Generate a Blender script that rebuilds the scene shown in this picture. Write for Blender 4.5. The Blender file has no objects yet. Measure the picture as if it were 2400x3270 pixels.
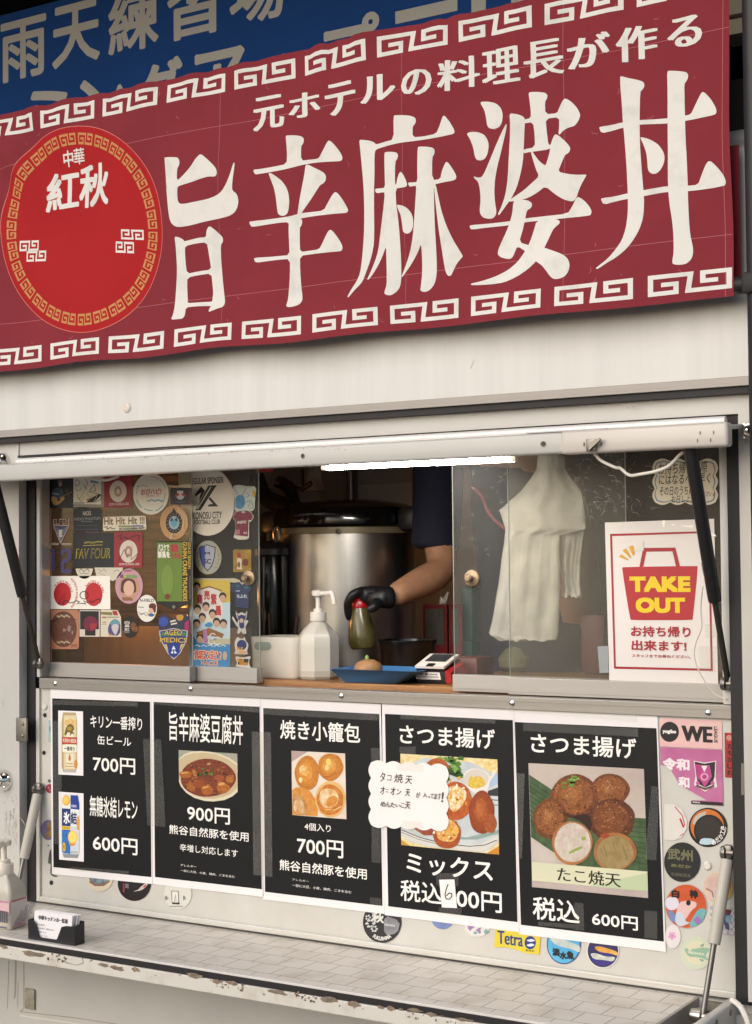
import bpy, bmesh, math, random
from mathutils import Vector, Matrix, noise
from mathutils.geometry import tessellate_polygon
random.seed(7)
sc = bpy.context.scene
COL = sc.collection
rad = math.radians

# ------------------------------------------------------------------ camera
FPX, YAW, PIT, ROL = 5018.57, rad(31.678), rad(1.9286), rad(-.5582)
CAM = Vector((1.6976, -2.6951, 1.55))
FW = Vector((-math.sin(YAW)*math.cos(PIT), math.cos(YAW)*math.cos(PIT), math.sin(PIT)))
_r = Vector((math.cos(YAW), math.sin(YAW), 0)); _u = _r.cross(FW)
RT = math.cos(ROL)*_r + math.sin(ROL)*_u
UP = -math.sin(ROL)*_r + math.cos(ROL)*_u
cd = bpy.data.cameras.new('camera'); cam = bpy.data.objects.new('camera', cd); COL.objects.link(cam)
m = Matrix((RT, UP, -FW)).transposed().to_4x4(); m.translation = CAM; cam.matrix_world = m
cd.sensor_width = 36; cd.lens = FPX*36/3270; cd.clip_start = .05; cd.clip_end = 500
sc.camera = cam
# ------------------------------------------------------------------ light
SUN_EL, SUN_AZ = rad(30), rad(196)      # azimuth clockwise from +Y : the sun stands in front of the truck, a little to its left
w = bpy.data.worlds.new('World'); sc.world = w; w.use_nodes = True
nt = w.node_tree; bg = nt.nodes['Background']; sky = nt.nodes.new('ShaderNodeTexSky')
sky.sky_type = 'NISHITA'; sky.sun_disc = False; sky.sun_elevation = SUN_EL; sky.sun_rotation = SUN_AZ
sky.dust_density = 2.2; sky.ozone_density = 1.0; sky.air_density = 1.0
nt.links.new(sky.outputs[0], bg.inputs[0]); bg.inputs[1].default_value = .132
sl = bpy.data.lights.new('sun', 'SUN'); sl.energy = .95; sl.angle = rad(62); sl.color = (1, .98, .965)
so = bpy.data.objects.new('sun', sl); COL.objects.link(so)
sd = Vector((math.sin(SUN_AZ)*math.cos(SUN_EL), math.cos(SUN_AZ)*math.cos(SUN_EL), math.sin(SUN_EL)))
so.rotation_euler = sd.to_track_quat('Z', 'Y').to_euler(); so.location = sd*20
sc.view_settings.view_transform = 'Standard'; sc.view_settings.look = 'None'; sc.view_settings.gamma = 1
sc.view_settings.exposure = 0.33
sc.render.engine = 'CYCLES'
try:
    sc.cycles.use_denoising = True; sc.cycles.denoiser = 'OPENIMAGEDENOISE'
    sc.cycles.max_bounces = 7; sc.cycles.transparent_max_bounces = 24; sc.cycles.caustics_reflective = False; sc.cycles.caustics_refractive = False
except Exception: pass

# ------------------------------------------------------------------ helpers: tracing frames
Z = {'px': (0, 0, 1), 'A': (0, 1440, 2.7533), 'B': (140, 1480, 4.589), 'C': (480, 1480, 4.589), 'D': (140, 1800, 4.589), 'E': (480, 1800, 4.589),
     'F': (800, 1480, 2.4294), 'G': (1440, 1440, 2.8857), 'H': (1850, 1380, 2.5018), 'P1': (0, 2160, 3.177), 'P2': (460, 2180, 3.126),
     'P3': (800, 2200, 2.961), 'P4': (1160, 2220, 2.885), 'P5': (1600, 2240, 2.745), 'R6': (2040, 2200, 2.103), 'T1': (0, 0, 1.3767),
     'T2': (1200, 0, 1.3767), 'T3': (0, 380, 2.7533), 'T4': (480, 400, 2.2944), 'T5': (1100, 280, 2.2027), 'T6': (1800, 180, 2.7533),
     'S': (0, 0, 1.8356), 'K': (0, 2600, 3.36), 'M': (900, 3000, 2.065), 'N': (1700, 3000, 2.36), 'V': (2250, 800, 3.213), 'W': (2200, 0, 4.5),
     'O': (0, 1300, 5.507), 'R8': (1100, 2760, 1.2708), 'T8': (1200, 1100, 1.3767), 'T7': (0, 1100, 1.3767)}
def ray(x, y): return FW + RT*((x-1200)/FPX) - UP*((y-1635)/FPX)
def at(x, y, Y):
    v = ray(x, y); return CAM + v*((Y-CAM.y)/v.y)
def atz(x, y, zz):
    v = ray(x, y); return CAM + v*((zz-CAM.z)/v.z)
def q(fr, x, y):
    o = Z[fr]; return (x/o[2]+o[0], y/o[2]+o[1])
def qa(fr, x, y, Y): return at(*q(fr, x, y), Y)

# ------------------------------------------------------------------ helpers: materials
def lin(c): return tuple((v/12.92 if v <= .04045 else ((v+.055)/1.055)**2.4) for v in c)
def hx(h):
    if not isinstance(h, str): return h
    return lin(tuple(int(h[i:i+2], 16)/255 for i in (0, 2, 4)))
MATS = {}
def newmat(name):
    mt = bpy.data.materials.new(name); mt.use_nodes = True
    return mt, mt.node_tree, mt.node_tree.nodes['Principled BSDF']
def mat(name, col, rough=.5, metal=0, var=0, scale=30, bump=0, bscale=200, spec=.5, col2=None, stretch=None, coat=0, trans=0, detail=6, lo=.35, hi=.7):
    if name in MATS: return MATS[name]
    mt, t, b = newmat(name); c = hx(col)
    b.inputs['Base Color'].default_value = (*c, 1); b.inputs['Roughness'].default_value = rough; b.inputs['Metallic'].default_value = metal
    b.inputs['Specular IOR Level'].default_value = spec
    if coat: b.inputs['Coat Weight'].default_value = coat; b.inputs['Coat Roughness'].default_value = .12
    if trans: b.inputs['Transmission Weight'].default_value = trans
    if var or bump or col2:
        tc = t.nodes.new('ShaderNodeTexCoord'); src = tc.outputs['Object']
        if stretch:
            mp = t.nodes.new('ShaderNodeMapping'); mp.inputs['Scale'].default_value = stretch; t.links.new(src, mp.inputs[0]); src = mp.outputs[0]
    if var or col2:
        n = t.nodes.new('ShaderNodeTexNoise'); n.inputs['Scale'].default_value = scale; n.inputs['Detail'].default_value = detail; n.inputs['Roughness'].default_value = .6
        t.links.new(src, n.inputs[0]); r = t.nodes.new('ShaderNodeValToRGB')
        c2 = hx(col2) if col2 else tuple(v*(1-var) for v in c)
        r.color_ramp.elements[0].color = (*c2, 1); r.color_ramp.elements[1].color = (*c, 1)
        r.color_ramp.elements[0].position = lo; r.color_ramp.elements[1].position = hi
        t.links.new(n.outputs[0], r.inputs[0]); t.links.new(r.outputs[0], b.inputs['Base Color'])
    if bump:
        n2 = t.nodes.new('ShaderNodeTexNoise'); n2.inputs['Scale'].default_value = bscale; n2.inputs['Detail'].default_value = 3
        t.links.new(src, n2.inputs[0]); bp = t.nodes.new('ShaderNodeBump'); bp.inputs['Strength'].default_value = bump; bp.inputs['Distance'].default_value = .002
        t.links.new(n2.outputs[0], bp.inputs['Height']); t.links.new(bp.outputs[0], b.inputs['Normal'])
    MATS[name] = mt; return mt
def P(h, rough=.42):
    "plain printing ink / vinyl colour"
    return mat('print_'+h, h, rough, spec=.4)
def P2(a, b, scale=60, lo=.35, hi=.65):
    return mat('mottle_%s_%s_%d' % (a, b, scale), a, .45, col2=b, scale=scale, spec=.4, lo=lo, hi=hi, detail=4)
def clear(name, col, tr=.8, rough=.05, gloss=.06, bump=0):
    "thin clear sheet: see-through, a little milk and a weak mirror"
    if name in MATS: return MATS[name]
    mt = bpy.data.materials.new(name); mt.use_nodes = True; t = mt.node_tree; t.nodes.clear()
    o = t.nodes.new('ShaderNodeOutputMaterial'); a = t.nodes.new('ShaderNodeBsdfTransparent'); d = t.nodes.new('ShaderNodeBsdfDiffuse'); g = t.nodes.new('ShaderNodeBsdfGlossy')
    d.inputs[0].default_value = (*hx(col), 1); g.inputs['Roughness'].default_value = rough; a.inputs[0].default_value = (.97, .97, .95, 1)
    m1 = t.nodes.new('ShaderNodeMixShader'); m2 = t.nodes.new('ShaderNodeMixShader')
    tc = t.nodes.new('ShaderNodeTexCoord'); n = t.nodes.new('ShaderNodeTexNoise'); n.inputs['Scale'].default_value = 14; n.inputs['Detail'].default_value = 8
    t.links.new(tc.outputs['Object'], n.inputs[0])
    mr = t.nodes.new('ShaderNodeMapRange'); mr.inputs['From Min'].default_value = .3; mr.inputs['From Max'].default_value = .75
    mr.inputs['To Min'].default_value = (1-tr)*.75; mr.inputs['To Max'].default_value = (1-tr)*1.35
    t.links.new(n.outputs[0], mr.inputs[0]); t.links.new(mr.outputs[0], m1.inputs[0])
    t.links.new(a.outputs[0], m1.inputs[1]); t.links.new(d.outputs[0], m1.inputs[2])
    lw = t.nodes.new('ShaderNodeLayerWeight'); lw.inputs[0].default_value = .5; pw = t.nodes.new('ShaderNodeMath'); pw.operation = 'POWER'; pw.inputs[1].default_value = 5; t.links.new(lw.outputs['Facing'], pw.inputs[0])
    ml = t.nodes.new('ShaderNodeMath'); ml.operation = 'MULTIPLY_ADD'; ml.inputs[1].default_value = .6*min(1, gloss/.04); ml.inputs[2].default_value = gloss; t.links.new(pw.outputs[0], ml.inputs[0])
    t.links.new(ml.outputs[0], m2.inputs[0]); t.links.new(m1.outputs[0], m2.inputs[1]); t.links.new(g.outputs[0], m2.inputs[2]); t.links.new(m2.outputs[0], o.inputs[0])
    MATS[name] = mt; return mt
def glow(name, col, s):
    if name in MATS: return MATS[name]
    mt, t, b = newmat(name); b.inputs['Base Color'].default_value = (.8, .8, .8, 1); b.inputs['Emission Color'].default_value = (*hx(col), 1); b.inputs['Emission Strength'].default_value = s
    MATS[name] = mt; return mt

# ------------------------------------------------------------------ helpers: objects
def tag(o, label=None, cat=None, group=None, kind=None):
    if label: o['label'] = label
    if cat: o['category'] = cat
    if group: o['group'] = group
    if kind: o['kind'] = kind
    return o
def empty(name, loc, label, cat, group=None):
    o = bpy.data.objects.new(name, None); COL.objects.link(o); o.location = loc; o.empty_display_size = .05
    return tag(o, label, cat, group)
def link(name, me, parent=None, origin=None):
    if origin is None and len(me.vertices):
        xs = [v.co for v in me.vertices]
        origin = Vector(((min(v.x for v in xs)+max(v.x for v in xs))/2, (min(v.y for v in xs)+max(v.y for v in xs))/2, min(v.z for v in xs)))
    me.transform(Matrix.Translation(-origin))
    o = bpy.data.objects.new(name, me); COL.objects.link(o); o.location = origin
    if parent:
        o.parent = parent; o.matrix_parent_inverse = Matrix.Translation(-wloc(parent))
    return o
def wloc(o):
    l = o.location.copy(); 
    return l

class MB:
    "collects solids; build() links them as ONE mesh object"
    def __init__(s): s.bm = bmesh.new()
    def box(s, a, b, rot=None, bev=0, seg=2):
        a = Vector(a); b = Vector(b); c = (a+b)/2; d = b-a
        r = bmesh.ops.create_cube(s.bm, size=1); vs = r['verts']
        bmesh.ops.scale(s.bm, vec=(abs(d.x), abs(d.y), abs(d.z)), verts=vs)
        if bev:
            es = list({e for v in vs for e in v.link_edges})
            r2 = bmesh.ops.bevel(s.bm, geom=es, offset=bev, segments=seg, affect='EDGES', profile=.5)
            vs = list({v for f in r2['faces'] for v in f.verts} | {v for v in vs if v.is_valid})
        if rot: bmesh.ops.rotate(s.bm, cent=(0, 0, 0), matrix=rot, verts=vs)
        bmesh.ops.translate(s.bm, vec=c, verts=vs); return s
    def ring_surface(s, rings, caps=True, closed=True):
        R = [[s.bm.verts.new(p) for p in ring] for ring in rings]; n = len(R[0])
        for a, b in zip(R, R[1:]):
            for i in range(n if closed else n-1):
                j = (i+1) % n
                try: s.bm.faces.new((a[i], a[j], b[j], b[i]))
                except ValueError: pass
        if caps:
            try: s.bm.faces.new(list(reversed(R[0]))); s.bm.faces.new(R[-1])
            except ValueError: pass
        return s
    def lathe(s, c, prof, seg=32, tilt=None, sx=1, sy=1):
        c = Vector(c); rings = []
        for r, h in prof:
            ring = []
            for i in range(seg):
                a = 2*math.pi*i/seg; p = Vector((r*sx*math.cos(a), r*sy*math.sin(a), h))
                if tilt: p = tilt @ p
                ring.append(c+p)
            rings.append(ring)
        return s.ring_surface(rings)
    def tube(s, pts, r, seg=12, caps=True):
        pts = [Vector(p) for p in pts]; n = len(pts); rs = r if isinstance(r, (list, tuple)) else [r]*n; rings = []
        t0 = (pts[1]-pts[0]).normalized(); up = Vector((0, 0, 1)) if abs(t0.z) < .9 else Vector((0, 1, 0)); a = t0.cross(up).normalized()
        for i, p in enumerate(pts):
            t = (pts[min(i+1, n-1)]-pts[max(i-1, 0)]).normalized(); a = (a-t*a.dot(t)).normalized(); b = t.cross(a)
            rings.append([p+(a*math.cos(2*math.pi*k/seg)+b*math.sin(2*math.pi*k/seg))*rs[i] for k in range(seg)])
        return s.ring_surface(rings, caps)
    def prism(s, poly, y0, y1):
        "polygon of (x, z) pushed along Y"
        tri = tessellate_polygon([[Vector((x, z, 0)) for x, z in poly]])
        f = [s.bm.verts.new((x, y0, z)) for x, z in poly]; g = [s.bm.verts.new((x, y1, z)) for x, z in poly]
        for t in tri:
            for vs in ((f[t[0]], f[t[1]], f[t[2]]), (g[t[2]], g[t[1]], g[t[0]])):
                try: s.bm.faces.new(vs)
                except ValueError: pass
        n = len(poly)
        for i in range(n):
            try: s.bm.faces.new((f[i], f[(i+1) % n], g[(i+1) % n], g[i]))
            except ValueError: pass
        return s
    def build(s, name, m, parent=None, smooth=40, origin=None):
        bmesh.ops.recalc_face_normals(s.bm, faces=s.bm.faces)
        me = bpy.data.meshes.new(name); s.bm.to_mesh(me); s.bm.free()
        for x in (m if isinstance(m, (list, tuple)) else [m]): me.materials.append(x)
        if smooth:
            me.polygons.foreach_set('use_smooth', [True]*len(me.polygons))
            try: me.set_sharp_from_angle(angle=rad(smooth))
            except Exception: pass
        return link(name, me, parent, origin)
def spline(pts, n=6):
    pts = [Vector(p) for p in pts]; out = []
    for i in range(len(pts)-1):
        p0, p1, p2, p3 = pts[max(i-1, 0)], pts[i], pts[i+1], pts[min(i+2, len(pts)-1)]
        for k in range(n):
            t = k/n
            out.append(.5*((2*p1)+(p2-p0)*t+(2*p0-5*p1+4*p2-p3)*t*t+(3*p1-p0-3*p2+p3)*t**3))
    out.append(pts[-1]); return out

# ---- lettering with the font that ships inside Blender
_tc = {}
def tmesh(s, bold=0):
    k = (s, bold)
    if k in _tc: return _tc[k]
    cu = bpy.data.curves.new('lettering', 'FONT'); cu.body = s; cu.fill_mode = 'FRONT'; cu.offset = bold; cu.resolution_u = 3
    o = bpy.data.objects.new('lettering', cu); me = bpy.data.meshes.new_from_object(o)
    vs = [(v.co.x, v.co.y) for v in me.vertices]; fs = [tuple(p.vertices) for p in me.polygons]
    bpy.data.objects.remove(o); bpy.data.curves.remove(cu); bpy.data.meshes.remove(me)
    _tc[k] = (vs, fs); return _tc[k]
def chaikin(p, it=1):
    for _ in range(it):
        o = []
        for i in range(len(p)):
            a, b = p[i], p[(i+1) % len(p)]
            o += [(a[0]*.78+b[0]*.22, a[1]*.78+b[1]*.22), (a[0]*.22+b[0]*.78, a[1]*.22+b[1]*.78)]
        p = o
    return p
def stroke(pts, wd, wend=None):
    "outline of a pen line through pts (mitred)"
    L, R = [], []; n = len(pts)
    for i, p in enumerate(pts):
        a = pts[max(i-1, 0)]; b = pts[min(i+1, n-1)]
        d1 = Vector((p[0]-a[0], p[1]-a[1])); d2 = Vector((b[0]-p[0], b[1]-p[1]))
        if d1.length < 1e-9: d1 = d2
        if d2.length < 1e-9: d2 = d1
        d1 = d1.normalized(); d2 = d2.normalized(); n1 = Vector((-d1.y, d1.x)); n2 = Vector((-d2.y, d2.x)); nn = n1+n2
        if nn.length < .2: nn = n1
        nn = nn/max(.35, nn.length_squared/2)
        h = wd/2 if wend is None else (wd+(wend-wd)*i/max(1, n-1))/2
        L.append((p[0]+nn.x*h, p[1]+nn.y*h)); R.append((p[0]-nn.x*h, p[1]-nn.y*h))
    return L+R[::-1]
def ell(cx, cy, rx, ry, n=40, a0=0, a1=360, wob=0):
    return [(cx+rx*(1+wob*math.sin(5*a+cx))*math.cos(a), cy+ry*(1+wob*math.sin(3*a+cy))*math.sin(a)) for a in [rad(a0+(a1-a0)*i/(n if a1-a0 >= 360 else n-1)) for i in range(n)]]
def rrect(x0, y0, x1, y1, r, n=5):
    o = []
    for cx, cy, a in ((x1-r, y1-r, 0), (x0+r, y1-r, 90), (x0+r, y0+r, 180), (x1-r, y0+r, 270)):
        o += [(cx+r*math.cos(rad(a+90*i/n)), cy+r*math.sin(rad(a+90*i/n))) for i in range(n+1)]
    return o
def rect(x0, y0, x1, y1): return [(x0, y0), (x1, y0), (x1, y1), (x0, y1)]
def cloud(x0, y0, x1, y1, nx=5, ny=4, b=.06):
    o = []; dx = (x1-x0); dy = (y1-y0)
    def side(pa, pb, k, nrm):
        for i in range(k):
            for j in range(6):
                t = (i+j/6)/k; o.append((pa[0]+(pb[0]-pa[0])*t+nrm[0]*math.sin(math.pi*j/6)*b*dx, pa[1]+(pb[1]-pa[1])*t+nrm[1]*math.sin(math.pi*j/6)*b*dx))
    side((x0, y0), (x1, y0), nx, (0, -1)); side((x1, y0), (x1, y1), ny, (1, 0)); side((x1, y1), (x0, y1), nx, (0, 1)); side((x0, y1), (x0, y0), ny, (-1, 0))
    return o

class Sheet:
    "flat printed layers on the plane Y, traced in frame fr"
    def __init__(s, Y, fr='px', eps=.00006):
        s.Y = Y; s.fr = fr; s.eps = eps; s.v = []; s.f = []; s.mi = []; s.mats = []; s.lay = 0; s.strips = []; s.lines = []
    def pl(s, p): a = qa(s.fr, p[0], p[1], s.Y); return (a.x, a.z)
    def slot(s, m):
        if isinstance(m, str): m = P(m)
        if m not in s.mats: s.mats.append(m)
        return s.mats.index(m)
    def raw(s, pts2, tris, m, up=True):
        s.lay += 1 if up is True else up if up else 0
        b = len(s.v); i = s.slot(m)
        s.v += [(x, s.Y-s.lay*s.eps, z) for x, z in pts2]
        for t in tris:
            s.f.append(tuple(b+k for k in t)); s.mi.append(i)
        return s
    def poly(s, pts, m, up=True, holes=(), plane=False):
        lps = [[(p if plane else s.pl(p)) for p in lp] for lp in (pts, *holes)]
        tr = tessellate_polygon([[Vector((x, z, 0)) for x, z in lp] for lp in lps])
        return s.raw([p for lp in lps for p in lp], tr, m, up)
    def many(s, L, m):
        s.lay += 1
        for p in L: s.poly(p, m, up=False)
        return s
    def text(s, t, x0, y0, x1, y1, m, bold=0, brush=None, slope=0, shear=0, rot=0, up=True):
        if brush: bold = brush
        brush = None
        if bold:
            kx, ky = bold if isinstance(bold, tuple) else (bold, bold); t0 = dict(brush=None, slope=slope, shear=shear, rot=rot)
            vs, fs = tmesh(t); W_ = max(v[0] for v in vs)-min(v[0] for v in vs); H_ = max(v[1] for v in vs)-min(v[1] for v in vs)
            bx_, by_ = (x1-x0)*kx/W_, (y1-y0)*ky/H_
            for i, (sx, sy) in enumerate(((0, 0), (1, 1), (-1, 1), (1, -1), (-1, -1)) if max(kx, ky) > .03 else ((1, 1), (-1, 1), (1, -1), (-1, -1))):
                s.text(t, x0+bx_*(1+sx), y0+by_*(1+sy), x1-bx_*(1-sx), y1-by_*(1-sy), m, up=up if i == 0 else .15, **t0)
            return s
        vs, fs = tmesh(t)
        if not vs: return s
        X0, X1 = min(v[0] for v in vs), max(v[0] for v in vs); Y0, Y1 = min(v[1] for v in vs), max(v[1] for v in vs)
        k = slope*(x1-x0)
        a = s.pl((x0, y0+k)); b = s.pl((x1, y1-k)); out = []
        cx, cy = (a[0]+b[0])/2, (a[1]+b[1])/2
        for x, y in vs:
            u = (x-X0)/max(1e-6, X1-X0); v = (y-Y0)/max(1e-6, Y1-Y0)
            px, pz = a[0]+(b[0]-a[0])*u+shear*(v-.5)*(a[1]-b[1]), b[1]+(a[1]-b[1])*v
            if rot:
                dx, dz = px-cx, pz-cy; px, pz = cx+dx*math.cos(rot)-dz*math.sin(rot), cy+dx*math.sin(rot)+dz*math.cos(rot)
            out.append((px, pz))
        return s.raw(out, fs, m, up)
    def vtext(s, t, x0, y0, x1, y1, m, bold=0, turn=False):
        "text running downwards; turned letters read with the head to the right"
        if turn:
            vs, fs = tmesh(t, bold); X0, X1 = min(v[0] for v in vs), max(v[0] for v in vs); Y0, Y1 = min(v[1] for v in vs), max(v[1] for v in vs)
            a = s.pl((x0, y0)); b = s.pl((x1, y1))
            return s.raw([(b[0]-(b[0]-a[0])*(1-(y-Y0)/(Y1-Y0)), a[1]+(b[1]-a[1])*(x-X0)/(X1-X0)) for x, y in vs], fs, m)
        n = len(t); s.lay += 1
        for i, c in enumerate(t):
            ya = y0+(y1-y0)*i/n; s.text(c, x0, ya, x1, ya+(y1-y0)/n*.86, m, bold, up=False)
        return s
    def arc(s, t, cx, cy, rx, ry, a0, a1, h, m, bold=.03, flip=False):
        vs, fs = tmesh(t, bold); X0, X1 = min(v[0] for v in vs), max(v[0] for v in vs); out = []
        for x, y in vs:
            u = (x-X0)/(X1-X0); a = rad(a0+(a1-a0)*u); k = 1+(h*(y-.36)/.72)/max(rx, ry)*(-1 if flip else 1)
            out.append(s.pl((cx+rx*k*math.cos(a), cy-ry*k*math.sin(a))))
        return s.raw(out, fs, m)
    def build(s, name, label=None, cat=None, group=None, parent=None):
        me = bpy.data.meshes.new(name)
        # keep every face turned to the street
        F = []
        for f in s.f:
            p = [s.v[i] for i in f]; ar = sum(p[i][0]*p[(i+1) % len(p)][2]-p[(i+1) % len(p)][0]*p[i][2] for i in range(len(p)))
            F.append(f if ar > 0 else f[::-1])
        me.from_pydata(s.v, [], F)
        for mm in s.mats: me.materials.append(mm)
        me.polygons.foreach_set('material_index', s.mi); me.update()
        return tag(link(name, me, parent), label, cat, group)

# ------------------------------------------------------------------ materials
M_white = mat('white_paint', 'c4c2bd', .38, var=.06, scale=9, bump=.03, bscale=60, coat=.15)
M_panel = mat('white_panel_streaked', 'd9d8d4', .42, var=.10, scale=22, stretch=(1, 1, .06), bump=.03, bscale=60, coat=.1)
M_cream = mat('cream_paint', 'd3d1cb', .42, var=.08, scale=7, bump=.03, bscale=50)
M_lower = mat('greyed_paint', 'c6c3bd', .5, var=.1, scale=5, bump=.04, bscale=50)
M_apron = mat('apron_paint', 'cccac4', .4, var=.06, scale=11, col2='c4c1b8', coat=.2)
M_alu = mat('aluminium', '9b9792', .38, .55, var=.1, scale=40, stretch=(.05, 1, 1), bump=.04)
M_aluw = mat('satin_aluminium', 'aaa6a1', .45, .3, var=.06, scale=30, stretch=(.05, 1, 1))
M_alud = mat('grey_rail', 'a29c96', .5, .25, var=.06, scale=20)
M_rub = mat('black_rubber', '17151a', .6, var=.2, scale=30)
M_black = mat('black_plastic', '1b1b1f', .42, var=.2, scale=40)
M_blackm = mat('black_satin_tube', '1d1d21', .5)
M_chrome = mat('chrome', 'e8e6e2', .1, 1)
M_steel = mat('brushed_steel', 'b4b0aa', .3, 1, var=.1, scale=60, stretch=(1, 1, .05))
M_steeld = mat('dark_steel', '7c7873', .38, .9)
M_rust = mat('rust', '6b5340', .8, var=.4, scale=80, col2='9a8a78')
M_bare = mat('bare_primer', '8d8374', .8, col2='5f564a', scale=90)
M_scuff = mat('dirt_scuff', '7d7062', .8, col2='b7ad9f', scale=120)
M_wplastic = mat('white_plastic', 'e2ddd4', .35, var=.03, bump=.02)
M_gstrut = mat('grey_strut_paint', 'b9b4a8', .45, var=.06)
M_paper = mat('white_paper', 'ebe6e6', .5, var=.02, scale=8)
M_ink = mat('black_poster_ink', '0d0f13', .45, var=.15, scale=6, spec=.28, coat=.05, bump=.12, bscale=9)
M_letter = mat('white_lettering', 'f2efe9', .45)
M_tape = clear('clear_tape', 'f2f0ee', .945, .3, .012)
M_glassL = clear('window_glass_left', '96826a', .92, .03, .03)
M_glassR = clear('window_glass_right', 'b4aa98', .962, .42, .009)
M_glassI = clear('window_glass_inner', 'a8aaa6', .955, .42, .009)
M_inwall = mat('interior_grey_wall', 'c9c6be', .5, var=.1, scale=5)
M_indark = mat('interior_dark', '8a8680', .6, var=.2, scale=6)
M_wood = mat('counter_wood', 'a97a4c', .5, col2='8c6038', scale=30, stretch=(.3, 6, 6))
M_skin = mat('skin', 'b98a6a', .5, var=.16, scale=38, bump=.15, bscale=160)
M_navy = mat('navy_cloth', '1d2136', .85, var=.2, scale=40, bump=.2, bscale=300)
M_glove = mat('black_nitrile', '15161a', .45, bump=.15, bscale=120)

# ------------------------------------------------------------------ setting: ground, far building
g = MB(); g.box((-60, -60, -.2), (60, 60, 0)); tag(g.build('ground', mat('asphalt', '6e6b68', .9, var=.25, scale=3, bump=.3, bscale=120), smooth=0), kind='structure')

bld = empty('building', (0, 3.2, 0), 'dark recess of the building behind the truck with a beige fascia', 'building')
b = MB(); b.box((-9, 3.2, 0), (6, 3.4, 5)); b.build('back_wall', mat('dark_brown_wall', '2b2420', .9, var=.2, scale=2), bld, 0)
b = MB(); b.box((-9, -1.9, 4.15), (6, 3.2, 4.3)); b.build('soffit', mat('soffit_grey', '4a4a4c', .8), bld, 0)
fz = at(2345, 45, 1.9).z
b = MB(); b.box((.1, 1.9, fz), (6, 2.05, 4.2)); b.box((.1, 1.93, fz-.05), (6, 2.05, fz-.003)); b.build('fascia', mat('beige_fascia', '8f897a', .7, var=.08, scale=3), bld, 0)
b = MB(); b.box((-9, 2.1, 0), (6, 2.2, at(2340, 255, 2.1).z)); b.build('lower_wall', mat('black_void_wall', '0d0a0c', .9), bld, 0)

# blue sign board
SY = 1.9
sg = MB(); zt = at(5, 48, SY).z; sg.box((-6.5, SY, 2.3), (.05, SY+.05, zt), bev=.004)
sign = sg.build('sign_board', mat('blue_sign', '2c5cae', .85, var=.1, scale=2, spec=.15), None, 0)
tag(sign, 'blue sign board with large grey white characters above and behind the red banner', 'sign')
M_sl = mat('sign_letter', 'e2e2e0', .85, var=.06, scale=8)
S = Sheet(SY-.0005, 'S', eps=.0001)
S.lay += 1
a = S.pl((8, 150)); bq = S.pl((240, 405)); cw = bq[0]-a[0]; ch = a[1]-bq[1]; pit = S.pl((445, 120))[0]-S.pl((125, 140))[0]
def planetext(S, t, x, zt_, wd, ht, m, bold):
    vs, fs = tmesh(t); X0, X1 = min(v[0] for v in vs), max(v[0] for v in vs); Y0, Y1 = min(v[1] for v in vs), max(v[1] for v in vs); l0 = S.lay
    for sx, sy in ((0, 0), (1, .4), (-1, .4), (1, -.4), (-1, -.4), (.4, 1), (-.4, 1), (.4, -1), (-.4, -1)):
        S.raw([(x+(px-X0)/(X1-X0)*wd+sx*bold*wd, zt_-ht+(py-Y0)/(Y1-Y0)*ht+sy*bold*ht) for px, py in vs], fs, m, up=.2)
    S.lay = l0
for i, c in enumerate('雨天練習場'): planetext(S, c, a[0]+i*pit-(.05 if i else 0)*cw, a[1]+(.04*ch if i else 0), cw*1.1, ch*1.08, M_sl, .024)
za = S.pl((1290, 300))[1]; xa = S.pl((1285, 330))[0]
for i, c in enumerate('ミングアップ'):
    small = c == 'ッ'
    k = i-3
    planetext(S, c, xa+k*pit*.985-cw*.5+(cw*.15 if small else 0), za+(0 if not small else -ch*.3)+(.06*ch if c in 'グプ' else 0), cw*(.75 if small else 1.0), ch*(.7 if small else 1.0), M_sl, .032)
x7 = xa+3*pit*.985
S.poly([(x7-cw*.5, za), (x7+cw*.62, za), (x7+cw*.62, za-ch*.2), (x7-cw*.5, za-ch*.2)], M_sl, up=False, plane=True)
for dx in (0, .68): S.poly([(x7+pit*.9+cw*(dx-.35), za), (x7+pit*.9+cw*(dx-.1), za), (x7+pit*.9+cw*(dx-.1), za-ch*.9), (x7+pit*.9+cw*(dx-.35), za-ch*.9)], M_sl, up=False, plane=True)
S.poly([(x7+pit*1.7, za), (x7+pit*1.7+cw, za), (x7+pit*1.7+cw, za-ch*.2), (x7+pit*1.7, za-ch*.2)], M_sl, up=False, plane=True)
S.build('lettering', parent=sign)

# ------------------------------------------------------------------ the food truck
TX0, TX1 = -2.0, 1.35
XL = at(60, 1900, -.03).x; XR = at(2366, 1900, -.03).x; ZT = 1.808; ZS = .78
truck = empty('food_truck', (-.3, .7, 0), 'white food truck with an open serving hatch, sliding windows and a fold down counter', 'food truck')
b = MB()
b.box((TX0, -.03, .79), (XL, .02, 2.28)).box((XR, -.03, .79), (TX1, .02, 2.28)).box((XL, -.03, ZT), (XR, .02, 2.28))
b.build('side_wall', M_white, truck, 0)
b = MB(); b.box((TX0, -.03, .34), (TX1, .02, .765)); b.box((TX0, -.012, .765), (TX1, .02, .779))
b.build('lower_wall', M_lower, truck, 0)
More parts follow.
